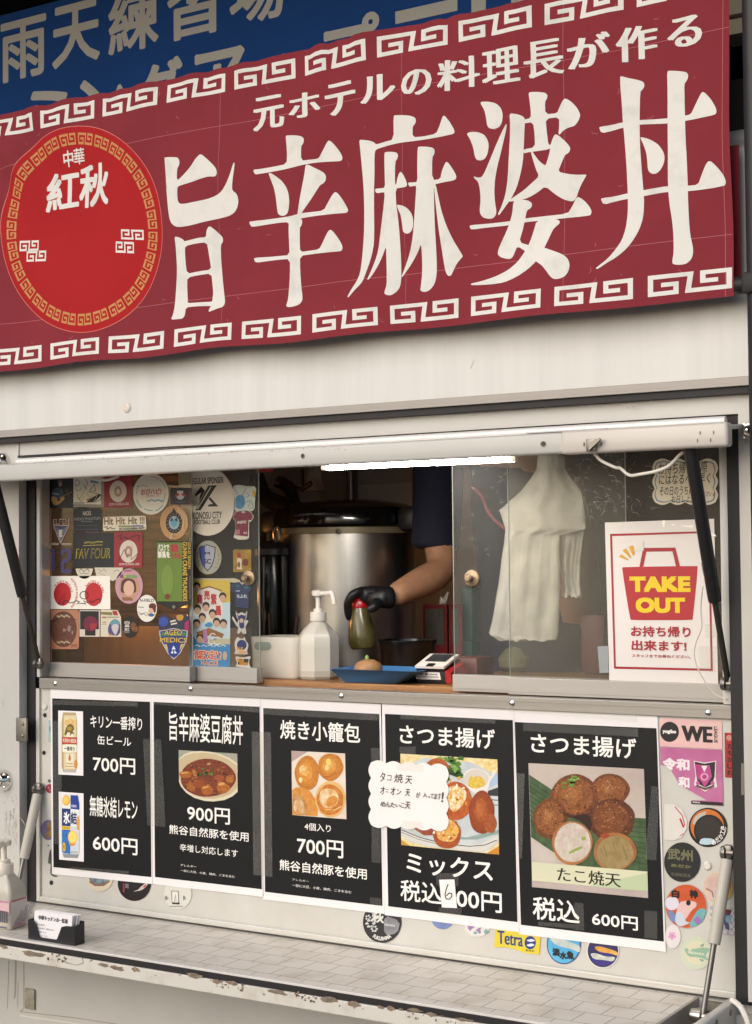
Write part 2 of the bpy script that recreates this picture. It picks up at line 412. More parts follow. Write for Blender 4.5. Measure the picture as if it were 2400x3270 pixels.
# seams, hinge plate, tape on the lower wall
S = Sheet(-.0305, 'K')
S.many([stroke([(92, 1525), (88, 1700), (75, 2085)], 5), stroke([(252, 1560), (253, 2080)], 7), stroke([(165, 1530), (160, 1900), (150, 1980)], 16), stroke([(190, 1800), (186, 2075)], 5)], 'a3998c')
S.many([stroke([(218, 2118), (800, 2185), (1500, 2290), (3000, 2500)], 9), stroke([(218, 2118), (250, 2085)], 9)], 'a09688')
S.many([stroke([(210, 2160), (800, 2245), (1500, 2355), (3000, 2570)], 14)], 'dad4c9')
S.build('panel_seam', parent=truck)
b = MB(); p0 = qa('K', 280, 1860, -.03); p1 = qa('K', 383, 2100, -.03); b.box((p0.x, -.036, p1.z), (p1.x, -.03, p0.z), bev=.002); b.build('hinge_plate', mat('hinge_paint', 'aaa292', .5, var=.3, scale=60, col2='8a8070'), truck)
b = MB(); p0 = qa('P1', 175, 415, -.03); p1 = qa('P1', 283, 662, -.03); b.box((p0.x, -.036, p1.z), (p1.x, -.03, p0.z), bev=.002)
for zz in (.25, .75): b.lathe(((p0.x+p1.x)/2+.006, -.036, p1.z+(p0.z-p1.z)*zz), [(.004, 0), (.004, .002), (.001, .0035)], 10, Matrix.Rotation(rad(90), 3, 'X'))
b.build('hinge_plate', mat('hinge_steel', '8b857c', .45, .6, var=.2), truck)
# scuffs on the left pillar
S = Sheet(-.0302, 'P1'); rr = random.Random(3); L = []
for i in range(120):
    gx = rr.choice([60, 100, 135, 160]); cx, cy = rr.gauss(gx, 9), rr.gauss(1500, 130); h_ = rr.uniform(3, 30)
    if 5 < cx < 185: L.append(stroke([(cx-h_*.12, cy-h_), (cx+rr.uniform(-3, 3), cy), (cx+h_*.15, cy+h_)], rr.uniform(1, 6), 1))
S.many(L, M_scuff); S.many([stroke([(190, 1420), (225, 1460), (250, 1505)], 8), stroke([(25, 230), (35, 310)], 3)], M_scuff); S.build('dirt_scuffs', parent=truck)
# upper panel, drip rail
zg1 = at(0, 1375, -.05).z; zg0 = at(0, 1397, -.05).z
b = MB(); b.box((TX0, -.045, zg1-.004), (TX1, -.0305, 2.27)); b.build('upper_panel', M_panel, truck, 0)
b = MB(); b.box((TX0, -.052, zg0), (TX1, -.0305, zg1), bev=.0015); b.box((TX0, -.056, zg0-.001), (TX1, -.0525, zg0+.005), bev=.001); b.build('drip_rail', M_alud, truck, 0)
b = MB(); b.box((TX0, -.049, zg0-.0135), (TX1, -.0305, zg0-.0012)); b.build('drip_gap_shade', M_rub, truck, 0)  # black strip stands in for the shadow line below the drip rail
p = qa('T7', 557, 278, -.045); b = MB(); b.lathe(p, [(.0115, 0), (.0115, .0015), (.009, .0035), (.003, .004), (.001, .003)], 20, Matrix.Rotation(rad(90), 3, 'X')); b.build('rivet', mat('rivet_cap', 'd9cfc4', .3), truck)
p = qa('O', 330, 600, -.03); b = MB(); b.box((p.x-.002, -.034, ZT+.002), (p.x+.002, -.03, zg0-.015), bev=.001); b.build('wall_seam', M_white, truck)
S = Sheet(-.0457, 'T8'); rr = random.Random(5); S.many([ell(rr.uniform(1095, 1150), rr.uniform(262, 280), rr.uniform(1.5, 6), rr.uniform(1, 3), 7, wob=.3) for i in range(12)], 'b3a596'); S.many([stroke([(415, 105), (432, 70)], 2)], 'a79c90'); S.build('rub_marks', parent=truck)
# roof and shell
b = MB(); b.box((TX0, -.02, 2.272), (TX1, 1.5, 2.315), bev=.02, seg=3); b.build('roof', M_white, truck)
b = MB(); b.box((TX0, .0202, .34), (TX0+.03, 1.5, 2.271)); b.box((TX1-.03, .0202, .34), (TX1, 1.5, 2.271)); b.box((TX0+.031, 1.46, .34), (TX1-.031, 1.5, 2.271)); b.build('body_shell', M_white, truck, 0)
b = MB(); b.box((TX0+.032, 1.40, .56), (TX1-.032, 1.458, 2.26)); b.box((TX0+.0305, .021, .56), (TX0+.05, 1.399, 2.26)); b.box((TX1-.05, .021, .56), (TX1-.0305, 1.399, 2.26)); b.build('interior_wall', M_inwall, truck, 0)
b = MB(); b.box((TX0+.051, .022, .55), (TX1-.051, 1.399, .559)); b.build('interior_floor', M_indark, truck, 0)
b = MB(); b.box((TX0+.051, .022, 2.24), (TX1-.051, 1.399, 2.259)); b.build('interior_ceiling', M_inwall, truck, 0)
for wx in (-1.45, .95):
    b = MB(); ax = Matrix.Rotation(rad(90), 3, 'X')
    b.lathe((wx, .1, .27), [(.17, -.07), (.25, -.075), (.27, -.05), (.27, .05), (.25, .075), (.17, .07)], 32, ax); o = b.build('wheel', M_rub, truck)
    b = MB(); b.lathe((wx, .1, .27), [(.165, -.06), (.168, .06), (.12, .05), (.05, .068), (.01, .07)], 32, ax); b.build('rim', M_steeld, o)

# gasket, inner frame, apron
gl0, gl1 = at(89, 1800, -.004).x, at(113, 1800, -.004).x; gr0, gr1 = at(2343, 2200, -.004).x, XR+.001
b = MB(); b.box((XL+.001, -.006, ZS+.002), (gl1, .02, ZT-.001)); b.build('rubber_seal', M_rub, truck, 0)
b = MB(); b.box((gr0, -.022, ZS+.002), (XR-.001, .02, ZT-.001)); b.build('rubber_seal', M_rub, truck, 0)
b = MB(); b.box((gl1+.001, -.006, ZT-.012), (gr0-.001, .02, ZT-.001)); b.build('rubber_seal', M_rub, truck, 0)
ZA = 1.272
b = MB(); b.box((gl1+.002, .0, ZS+.004), (gr0-.002, .02, ZA)); b.box((gl1+.002, -.006, ZS+.004), (gl1+.012, -.0005, ZA)); b.box((gl1+.013, -.008, ZS+.004), (gr0-.004, -.0005, ZS+.017), bev=.003)
ap = b.build('apron_panel', M_apron, truck, 0)
for e_ in (ell(452, 393, 17, 22, 18), ell(443, 775, 17, 22, 18), ell(517, 2093, 18, 24, 18), ell(487, 1716, 7, 8, 10)): S = Sheet(-.0012, 'P1'); S.poly(e_, '1c1a1a'); S.build('screw_hole', parent=ap)
S = Sheet(-.001, 'N'); S.many([stroke([(0, 232), (460, 300), (1250, 410)], 6)], M_rust); S.many([stroke([(-1800, -30), (-1500, 12), (-1100, 60), (-700, 120), (-300, 180), (0, 226)], 5)], 'a48f78'); S.Y = -.0084; S.many([stroke([(0, 205), (460, 272), (1250, 385)], 3)], 'c3b7a5'); S.build('rust_line', parent=ap)
for fr, x, y in (('P1', 452, 307), ('R6', 460, 1187)):
    b = MB(); p = qa(fr, x, y, -.0005); b.lathe(p, [(.008, 0), (.008, .001), (.006, .003), (.002, .003)], 14, Matrix.Rotation(rad(90), 3, 'X')); b.build('cover_screw', mat('screw_white', 'd9d6d0', .4, .2), ap)
# sill band
b = MB(); b.box((gl1+.013, -.007, ZA+.0005), (gr0-.003, .02, 1.2965), bev=.001); b.box((gl1+.013, -.009, 1.2885), (gr0-.003, -.0075, 1.2895)); sill = b.build('sill_band', M_alu, truck, 0)
for fr, x, y in (('P1', 560, 72), ('P2', 462, 62), ('P3', 857, 66), ('P4', 1370, 72), ('R6', 463, 160)):
    b = MB(); p = qa(fr, x, y, -.007); b.lathe(p, [(.0058, 0), (.0055, .002), (.003, .0036), (.0005, .004)], 16, Matrix.Rotation(rad(90), 3, 'X')); b.build('dome_screw', M_chrome, sill)
# vertical inner frames
xa1 = at(147, 1800, .02).x
b = MB(); b.box((gl1+.002, -.003, 1.298), (gl1+.012, .03, ZT-.013), bev=.001); b.build('window_frame', M_cream, truck)
b = MB(); b.box((gl1+.0125, .004, 1.298), (xa1-.012, .03, ZT-.013)); b.box((xa1-.0115, -.001, 1.298), (xa1, .03, ZT-.013), bev=.0015); b.build('window_frame', M_aluw, truck)
xr1 = at(2307, 1800, 0).x
b = MB(); b.box((xr1, -.004, 1.298), (gr0-.005, .03, ZT-.013), bev=.001); b.box((xr1-.006, .008, 1.298), (xr1-.0005, .03, ZT-.013)); b.build('window_frame', M_cream, truck)

# sliding windows
def sash(x0, x1, Y, gm, knob=None):
    b = MB(); b.box((x0, Y-.011, 1.298), (x1, Y+.011, 1.331), bev=.001); b.box((x0, Y-.0125, 1.3045), (x1, Y-.0112, 1.3058)); o = b.build('sliding_window', M_aluw, truck, 0)
    b = MB(); b.box((x0+.0005, Y-.0012, 1.3312), (x1-.0005, Y+.0012, ZT+.05)); b.build('glass', gm, o, 0)
    for ea, eb in ((x0-.0008, x0+.0004), (x1-.0004, x1+.0008)): b = MB(); b.box((ea, Y-.0014, 1.3312), (eb, Y+.0014, ZT+.05)); b.build('glass_edge', mat('glass_edge', 'a9b0a6', .3, trans=.3), o, 0)
    if knob:
        p = at(*knob, Y-.0012); b = MB()
        b.lathe(p, [(.017, 0), (.016, .004), (.006, .006), (.006, .016), (.008, .019), (.005, .022), (.0005, .022)], 20, Matrix.Rotation(rad(90), 3, 'X')); b.build('pull_knob', mat('brass_brown_knob', '8e7a62', .3, .4), o)
    return o
sash(xa1+.001, at(613, 1800, .035).x, .035, M_glassL)
sash(at(606, 1800, .06).x, at(827, 1800, .06).x, .06, M_glassI, (795, 1846))
sash(at(1448, 1800, .06).x, at(2000, 1800, .06).x, .06, M_glassI, (1507, 1846))
sash(at(1625, 1800, .035).x, xr1-.007, .035, M_glassR)

# awning flap: short hood over the window with a bent front bar
hx0, hx1 = -1.06, at(2328, 1400, -.15).x; hxm = at(1795, 1430, -.15).x
b = MB(); b.box((hx0, -.155, 1.7445), (hxm+.01, -.135, 1.7825), bev=.005, seg=3)
flap = b.build('awning_flap', M_white, truck)
b = MB(); b.box((hxm, -.158, 1.7425), (hx1, -.130, 1.784), bev=.006, seg=3); b.build('bar_cover', mat('warm_white_cover', 'cbc4bc', .35, var=.04, scale=8, coat=.3), flap)
b = MB(); b.ring_surface([[(hx0, -.1345, 1.772), (hx0, -.1345, 1.779), (hx0, -.036, 1.789), (hx0, -.036, 1.782)], [(hx1-.01, -.1345, 1.772), (hx1-.01, -.1345, 1.779), (hx1-.01, -.036, 1.789), (hx1-.01, -.036, 1.782)]]); b.build('hood_sheet', M_cream, flap, 0)
b = MB(); b.tube([(at(58, 1470, -.045).x, -.046, 1.7955), (at(2318, 1356, -.045).x, -.046, 1.7955)], .0085, 14); b.build('hinge_tube', mat('hinge_tube_white', 'e6e3e1', .3, .1), flap)
S = Sheet(-.0365, 'O'); S.poly([(305, 855), (3000, 690), (12620, 262), (12640, 300), (3000, 715), (305, 890)], M_rub); S.build('hinge_gasket', parent=flap)
S = Sheet(-.1556, 'T7'); S.many([ell(1330, 491, 9, 12, 16)], '6d6458'); S.many([ell(1329, 489, 6, 8, 14)], '2a2520'); rr = random.Random(9)
S.many([ell(rr.uniform(0, 1650), 0, 1, 1, 5) for i in range(0)] + [ell(x, 517-.047*x+rr.uniform(0, 22), rr.uniform(1, 3.5), rr.uniform(1, 3), 7, wob=.3) for x in [rr.uniform(20, 1640) for i in range(44)]], '9a8b79'); S.build('rust_specks', parent=flap)
S = Sheet(-.1586, 'T8'); S.many([ell(735, 438, 12, 12, 18)], '8a8076') if False else None
S.many([ell(1425, 389, 3.5, 9, 10), ell(1484, 387, 3.5, 9, 10), ell(1413, 422, 3.5, 9, 10), ell(1471, 420, 3.5, 9, 10), ell(915, 439, 4, 10, 10), ell(990, 437, 4, 10, 10)], M_rust); S.build('rust_screw', parent=flap)
S = Sheet(-.1557, 'T8'); S.many([ell(735, 438, 13, 13, 18)], '70685e'); S.many([ell(736, 436, 9, 9, 18)], '2b2622'); S.build('drain_hole', parent=flap)
p = qa('T8', 958, 443, -.158); b = MB(); b.box((p.x-.012, -.165, p.z-.011), (p.x+.006, -.1612, p.z+.011), bev=.001); b.prism([(p.x-.004, p.z-.01), (p.x+.018, p.z+.008), (p.x+.016, p.z+.011), (p.x-.004, p.z+.004)], -.172, -.1655); b.build('latch_tab', M_steeld, flap)
p0 = qa('T8', 690, 372, -.12); p1 = qa('T8', 835, 383, -.12); b = MB(); b.box((p0.x, -.15, 1.7835), (p1.x+.09, -.1, 1.7855)); b.build('taped_patch', mat('grey_tape_patch', 'b9b3b4', .5), flap, 0)
# led batten under the hood
p0 = at(1046, 1490, -.10); p1 = at(1633, 1487, -.10); zl = at(1340, 1492, -.10).z+.0105
b = MB(); b.box((p0.x-.004, -.0945, zl+.003), (p1.x+.004, -.066, zl+.03), bev=.002); b.box((at(1400, 1480, -.08).x, -.0935, zl-.0085), (p1.x+.003, -.088, zl+.0025)); b.box((p0.x-.012, -.107, zl-.008), (p0.x-.0005, -.0955, zl+.02), bev=.002); b.box((p1.x+.0005, -.107, zl-.008), (p1.x+.012, -.0955, zl+.02), bev=.002); led = b.build('led_batten', M_wplastic, truck)  # low box at the right is an added shield against pane reflections
b = MB(); b.box((p0.x, -.107, zl-.008), (p1.x, -.0955, zl+.012), bev=.004, seg=3); b.build('diffuser', glow('led_light', 'fff5ec', 70), led)
# gas struts
def strut(p0, p1, f0, f1, rb, rr_, mb, mr, flip):
    p0 = Vector(p0); p1 = Vector(p1); o = empty('gas_strut', p0, None, None); o.parent = truck; o.matrix_parent_inverse = Matrix.Translation(-truck.location)
    d = p1-p0
    b = MB(); b.tube([p0+d*f0, p0+d*(f0+.004), p0+d*(f0+.02), p0+d*(f1-.02), p0+d*(f1-.003), p0+d*f1], [rb*.75, rb*.95, rb, rb, rb*.95, rb*.8], 18); b.build('barrel', mb, o)
    b = MB(); b.tube([p0, p0+d*f0] if not flip else [p0+d*f1, p1], rr_, 12); b.build('rod', mr, o)
    b = MB(); b.box(p0+Vector((-.008, -.006, -.012)), p0+Vector((.008, .006, .014)), bev=.004); b.lathe(p0+Vector((-.012, 0, 0)), [(.011, 0), (.012, .003), (.012, .008), (.007, .01), (.007, .022), (.001, .024)], 16, Matrix.Rotation(rad(90), 3, 'Y')); b.build('ball_joint', M_steeld, o)
    return o
M_strutb = mat('strut_black', '1d1b1d', .4, var=.3, scale=60)
M_strutr = mat('strut_rod_dark', '4b463f', .35, .7)
strut(qa('H', 1188, 2010, -.012), at(2203, 1430, -.13), .352, 1.05, .0118, .0056, M_strutb, M_strutr, False)
strut(qa('A', 345, 1870, -.012), at(-25, 1520, -.12), .36, 1.0, .0125, .0056, M_strutb, M_strutr, False)
lb = atz(2243, 3246, .772)
strut((at(2325, 2723, -.012).x, -.012, at(2325, 2723, -.012).z), lb, .04, .565, .0112, .0052, M_gstrut, M_steeld, True)
pl_ = at(123, 2519, -.012); strut(pl_, (pl_.x-.005, lb.y, lb.z), .04, .565, .0112, .0052, M_gstrut, M_steeld, True)
b = MB(); p = at(2240, 3246, -.1); b.lathe((lb.x-.02, lb.y, lb.z), [(.011, 0), (.012, .004), (.012, .018), (.006, .02), (.006, .045), (.001, .046)], 18, Matrix.Rotation(rad(90), 3, 'Y')); b.build('strut_pin', M_steel, truck)
# chrome latch domes
def dome(p, r):
    b = MB(); b.lathe(p, [(r, 0), (r*.98, .004), (r*.85, .012), (r*.62, .022), (r*.55, .021), (r*.45, .03), (r*.2, .036), (.0005, .037)], 36, Matrix.Rotation(rad(90), 3, 'X'))
    for k in range(4):
        a = rad(45+90*k); b.lathe(Vector(p)+Vector((r*.78*math.cos(a), -.014, r*.78*math.sin(a))), [(.0035, 0), (.003, .003), (.0005, .004)], 10, Matrix.Rotation(rad(90), 3, 'X'))
    b.build('latch_dome', M_chrome, truck)
dome(at(13, 2490, -.03), .026); dome(at(9, 1475, -.03), .022); dome(at(2404, 1378, -.03), .02)
S = Sheet(-.0305, 'R6'); S.poly(rect(686, 500, 706, 712), M_steeld); S.build('hinge_plate', parent=truck)
# cable along the flap, thin clear lead
def cable(name, pts, r, m, parent, n=6):
    b = MB(); b.tube(spline(pts, n), r, 8); return b.build(name, m, parent)
M_cab = mat('white_cable', 'e3ddd2', .4)
cp = [qa('T8', 960, 478, -.12), qa('T8', 990, 510, -.13), qa('T8', 1050, 540, -.13), qa('T8', 1075, 545, -.125), qa('T8', 1115, 575, -.125), qa('T8', 1165, 570, -.12), qa('T8', 1235, 556, -.12), qa('T8', 1290, 532, -.12), qa('T8', 1330, 490, -.12), qa('T8', 1350, 475, -.12)]
tag(cable('power_cable', cp, .0028, M_cab, None), 'white cable sagging from the hood bar across the handwritten cloud sign', 'cable')
tag(cable('power_cable', [qa('T7', 400, 575, -.09), qa('T7', 430, 592, -.09), qa('T7', 470, 596, -.09), qa('T7', 520, 580, -.09)], .0028, M_cab, None), 'short loop of white cable drooping below the hood bar above the window stickers', 'cable')
tag(cable('thin_lead', [qa('H', 985, 1235, -.03), qa('H', 968, 1400, -.02), qa('H', 975, 1560, -.015), qa('H', 930, 1680, -.012), qa('H', 915, 1780, -.012), qa('H', 945, 1890, -.012), qa('H', 1000, 1990, -.01), qa('H', 1080, 2090, -.01), qa('H', 1175, 2135, -.01)], .0012, mat('clear_lead', 'cfc9bd', .3), None), 'thin clear lead hanging in front of the take out poster', 'cable')
tag(cable('drain_hose', [qa('N', 1500, 455, -.05), qa('N', 1560, 500, -.06), qa('N', 1600, 570, -.07), qa('N', 1630, 660, -.08), qa('N', 1640, 800, -.09)], .005, M_wplastic, None), 'white hose dropping from the counter bracket at the seal', 'hose')

# ------------------------------------------------------------------ fold-down counter
XT = atz(2229, 3179, ZS).x; SF = -.289; SX0 = -1.25
mt, t, bs = newmat('tile_sheet'); bs.inputs['Roughness'].default_value = .42
tc = t.nodes.new('ShaderNodeTexCoord'); mp = t.nodes.new('ShaderNodeMapping'); br = t.nodes.new('ShaderNodeTexBrick')
c0 = Vector(((SX0+XT)/2, 0, 0)); yc = (SF+.0135-.006)/2
mp.inputs['Location'].default_value = ((SX0+XT)/2-.425+.028, yc+.015+.18, 0)
br.inputs['Scale'].default_value = 1; br.inputs['Brick Width'].default_value = .0565; br.inputs['Row Height'].default_value = .0598; br.inputs['Mortar Size'].default_value = .0007; br.inputs['Mortar Smooth'].default_value = .2; br.offset = .5
br.inputs['Color1'].default_value = (*hx('ded8cf'), 1); br.inputs['Color2'].default_value = (*hx('d6d0c6'), 1); br.inputs['Mortar'].default_value = (*hx('4e4740'), 1)
t.links.new(tc.outputs['Object'], mp.inputs[0]); t.links.new(mp.outputs[0], br.inputs[0])
n = t.nodes.new('ShaderNodeTexNoise'); n.inputs['Scale'].default_value = 12; n.inputs['Detail'].default_value = 8; t.links.new(tc.outputs['Object'], n.inputs[0])
rp = t.nodes.new('ShaderNodeValToRGB'); rp.color_ramp.elements[0].color = (.72, .68, .62, 1); rp.color_ramp.elements[1].color = (1, 1, 1, 1); rp.color_ramp.elements[0].position = .3; rp.color_ramp.elements[1].position = .52
mx = t.nodes.new('ShaderNodeMix'); mx.data_type = 'RGBA'; mx.blend_type = 'MULTIPLY'; mx.inputs[0].default_value = .75
t.links.new(n.outputs[0], rp.inputs[0]); t.links.new(br.outputs[0], mx.inputs[6]); t.links.new(rp.outputs[0], mx.inputs[7]); t.links.new(mx.outputs[2], bs.inputs['Base Color'])
M_tile = mt
b = MB(); b.box((SX0, SF+.001, ZS-.03), (XT, -.009, ZS-.0205)); b.box((SX0, SF+.004, ZS-.02), (XT, -.009, ZS-.001))
shelf = b.build('counter_flap', M_white, truck, 0)
b = MB(); b.box((SX0, SF+.0135, ZS-.0008), (XT-.001, -.006, ZS)); b.build('tile_sheet', M_tile, shelf, 0, origin=Vector(((SX0+XT)/2, yc, ZS)))
S = Sheet(0); e = MB(); e.box((SX0, SF, ZS-.004), (XT, SF+.013, ZS+.0006), bev=.0008); e.build('edge_trim', mat('white_edge', 'dcd8d2', .35, var=.1, scale=40), shelf, 0)
e = MB(); e.box((SX0, SF+.001, ZS-.0165), (XT+.004, SF+.012, ZS-.0045), bev=.001); e.build('rubber_edge', M_rub, shelf, 0)
e = MB(); e.box((SX0, SF-.001, ZS-.044), (XT+.03, SF+.02, ZS-.017), bev=.002)
lip = e.build('front_lip', mat('chipped_white_lip', 'cfcbc2', .5, var=.18, scale=26, col2='c0b9ad', lo=.3, hi=.5), shelf, 0)
S = Sheet(SF-.0013, 'px'); rr = random.Random(11)
def lippx(x): return 3028+.158*x
def blot(cx, cy, w_, h_, k=14):
    return [(cx+w_*math.cos(a)*(.7+.5*rr.random()), cy+.158*w_*math.cos(a)+h_*math.sin(a)*(.6+.6*rr.random())) for a in [2*math.pi*i/k for i in range(k)]]
big = [(12, 3023, 13, 8), (105, 3046, 38, 9), (330, 3082, 18, 7), (372, 3092, 26, 8), (432, 3096, 14, 8), (620, 3116, 28, 8), (690, 3134, 14, 7), (740, 3140, 20, 7), (885, 3168, 34, 9), (1050, 3192, 30, 11), (1130, 3207, 20, 9), (1215, 3217, 12, 7), (1247, 3220, 14, 8), (1325, 3226, 24, 7), (1380, 3240, 20, 6), (1480, 3256, 30, 6)]
S.many([blot(*x) for x in big], M_rust); S.many([blot(x[0]+2, x[1]+1, x[2]*.7, x[3]*.62) for x in big if x[2] > 15], M_bare)
L = []
for i in range(100):
    x = rr.choice([rr.uniform(0, 1600), rr.uniform(150, 220), rr.uniform(680, 780), rr.uniform(940, 1010), rr.uniform(1270, 1500)]); L.append(blot(x, lippx(x)+rr.uniform(-9, 14), rr.uniform(1.2, 6), rr.uniform(1, 5), 8))
S.many(L, M_rust); S.many([stroke([(205, 3052), (208, 3074), (245, 3082), (265, 3075), (262, 3058)], 2)], '8d8274')
S.build('paint_chips', parent=lip)
# right end: grey rail, dirty gutter, bracket
e = MB(); e.box((XT+.0005, SF+.002, ZS-.04), (XT+.006, -.012, ZS+.001)); e.box((XT+.0065, SF+.002, ZS-.04), (XT+.022, -.012, ZS-.033)); e.build('end_rail', M_alud, shelf, 0)
e = MB(); bx = atz(2352, 3192, .79).x
e.box((bx-.018, SF-.004, ZS-.046), (bx, -.014, ZS+.009), bev=.004, seg=3); br_ = e.build('end_bracket', M_white, shelf)
e = MB(); e.box((XT+.0225, -.03, ZS-.045), (bx-.019, -.012, ZS-.002)); e.box((XT+.0225, SF+.003, ZS-.046), (bx-.019, -.031, ZS-.038)); e.build('gutter', mat('dirty_gutter', '8f8778', .7, var=.5, scale=50), shelf, 0)
S = Sheet(0)
e = MB()
for y, zz in ((-.06, -.004), (-.06, -.03), (-.13, -.004), (-.13, -.03)):
    e.lathe((bx+.0001, y, ZS+zz), [(.006, 0), (.006, .0008), (.003, .001)], 10, Matrix.Rotation(rad(90), 3, 'Y') @ Matrix.Scale(1, 3))
e.build('rust_screw', M_rust, br_)

# ------------------------------------------------------------------ red banner
BY = -.10
M_red = mat('banner_red', '8b303a', .85, var=.14, scale=5, bump=.25, bscale=7, spec=.25)
M_bl = mat('banner_print_white', 'e6e4df', .8, var=.16, scale=16, lo=.28, hi=.5, spec=.25, bump=.25, bscale=7)
M_gold = mat('banner_gold', 'c58a4e', .7); M_rred = mat('roundel_red', 'b01c22', .8, var=.08, scale=5, spec=.25); M_crease = mat('banner_crease', 'b76a70', .8)
bz1 = at(1198, 107, BY).z; bz0 = at(2345, 949, BY).z; bx1 = at(2345, 900, BY).x; bx0 = -1.32
def wr(x, z):
    v = Vector((x*3.0, z*3.6, 1.3)); y = .013*noise.noise(v) + .004*noise.noise(Vector((x*8+z*4, z*7-x*2, 4)))
    k = max(0, (z-(bz1-.10))/.10); y += .0045*k*math.sin(x*40+2*noise.noise(Vector((x*5, 0, 0)))*2)
    k2 = max(0, 1-(z-bz0)/.16); y += .0035*k2*math.sin(x*8.3+1); y += -.004*k2*k2
    y += .011*math.exp(-((x+.98)**2/.05+(z-2.5)**2/.02))*math.sin(x*40+z*26)
    return y
_nd = {}; GRID = .0165
def node(i, j):
    if (i, j) not in _nd:
        x, z = i*GRID, j*GRID
        k = max(0, min(1, (z-(bz1-.05))/.05)); kb = max(0, min(1, 1-(z-bz0)/.06))
        _nd[i, j] = Vector((.003*noise.noise(Vector((x*6, z*5, 2))), wr(x, z), k*.0045*(abs(math.sin(x*38+noise.noise(Vector((x*7, 0, 0)))*3))-.6)+kb*.0018*math.sin(x*17)+.003*noise.noise(Vector((x*5, z*5, 9)))))
    return _nd[i, j]
def drape(o):
    me = o.data; loc = o.location.copy(); bm = bmesh.new(); bm.from_mesh(me); bm.transform(Matrix.Translation(loc))
    D = GRID; xs = [v.co.x for v in bm.verts]; zs_ = [v.co.z for v in bm.verts]; xa, xb, za_, zb2 = min(xs), max(xs), min(zs_), max(zs_)
    def cut(co, no): bmesh.ops.bisect_plane(bm, geom=bm.verts[:]+bm.edges[:]+bm.faces[:], plane_co=co, plane_no=no)
    for k in range(math.floor(xa/D), math.ceil(xb/D)+1): cut((k*D, 0, 0), (1, 0, 0))
    for k in range(math.floor(za_/D), math.ceil(zb2/D)+1): cut((0, 0, k*D), (0, 0, 1))
    for k in range(math.floor((xa+za_)/D), math.ceil((xb+zb2)/D)+1): cut((k*D, 0, 0), (1, 0, 1))
    for v in bm.verts:
        x, z = v.co.x, v.co.z; i, j = math.floor(x/D), math.floor(z/D); fx, fz = x/D-i, z/D-j
        if fx+fz <= 1: d0 = node(i, j); d = d0+(node(i+1, j)-d0)*fx+(node(i, j+1)-d0)*fz
        else: d0 = node(i+1, j+1); d = d0+(node(i, j+1)-d0)*(1-fx)+(node(i+1, j)-d0)*(1-fz)
        v.co += d
    bmesh.ops.triangulate(bm, faces=bm.faces[:]); bm.transform(Matrix.Translation(-loc)); bm.to_mesh(me); bm.free()
    return o
S = Sheet(BY); S.poly([(bx0, bz1), (bx1-.004, bz1), (bx1, bz0), (bx0, bz0)], M_red, plane=True)
ban = S.build('banner', 'dark red cloth banner with big white brush characters and fret borders over the truck window', 'banner'); drape(ban)
FRET = [(.17, .5), (.345, .5), (.345, .11), (.045, .11), (.045, .89), (.515, .89), (.485, .11), (.955, .11), (.955, .89), (.655, .89), (.655, .5), (.83, .5)]
def fret_poly(wd=.085, asp=.31):
    pts = [(x, y*asp) for x, y in FRET]; return [(x, y/asp) for x, y in stroke(pts, wd*.74)]
FP = fret_poly()
S = Sheet(BY-.0002); S.lay = 0
xs1, xs8 = at(2070.6, 905, BY).x, at(350, 1080, BY).x; pt = (xs1-xs8)/7; wu = at(2343, 890, BY).x-xs1
zt_, zb_ = at(2070.6, 884.6, BY).z, at(2070.6, 951.8, BY).z
for k in range(-2, 1):
    pass
L = []
for k in range(11):
    x = xs1-k*pt; L.append([(x+wu*u, zb_+(zt_-zb_)*v) for u, v in FP])
for p in L: S.poly(p, M_bl, up=False, plane=True)
drape(S.build('fret_border', parent=ban)); S = Sheet(BY-.0002); S.lay = 0
xs1, xs9 = at(2024, -10, BY).x, at(134, 390, BY).x; pt2 = (xs1-xs9)/8; zt_, zb_ = at(1461, 70, BY).z, at(1461+11, 135, BY).z; wu2 = at(1701, 30, BY).x-at(1461, 69, BY).x
for k in range(-1, 11):
    x = xs1-k*pt2
    if x+wu2 < bx1 and x > bx0: S.poly([(x+wu2*u, zb_+(zt_-zb_)*v) for u, v in FP], M_bl, up=False, plane=True)
drape(S.build('fret_border', parent=ban))
# creases and the hem seam
S = Sheet(BY-.0001, eps=.00002); S.lay = 0; lw_ = .0007
for zz in (at(2345, 83, BY).z, at(2340, 748, BY).z): S.poly([(bx0, zz-lw_), (bx0, zz+lw_*.3), (bx1-.003, zz+lw_*.3), (bx1-.003, zz-lw_)], M_crease, up=False, plane=True)
xx = at(2318, 860, BY).x; S.poly([(xx-lw_*.8, bz0), (xx+lw_*.5, bz0), (xx+lw_*.5, bz1), (xx-lw_*.8, bz1)], M_crease, plane=True)
for px in (700, 1290, 1800): xx = at(px, 500, BY).x; S.poly([(xx, bz0+.02), (xx+.0008, bz0+.02), (xx+.001, bz1-.02), (xx+.0002, bz1-.02)], 'a5505a', up=False, plane=True)
rr = random.Random(4)
for i in range(70):
    x, z = rr.uniform(bx0, bx1), rr.uniform(bz0, bz1); l = rr.uniform(.003, .014); an = rr.uniform(-1.5, 1.5)
    S.poly(stroke([(x, z), (x+l*.5*math.cos(an), z+l*.5*math.sin(an)), (x+l*math.cos(an+.5), z+l*math.sin(an+.5))], .0007), 'b0636a', up=False, plane=True)
drape(S.build('fold_crease', parent=ban))
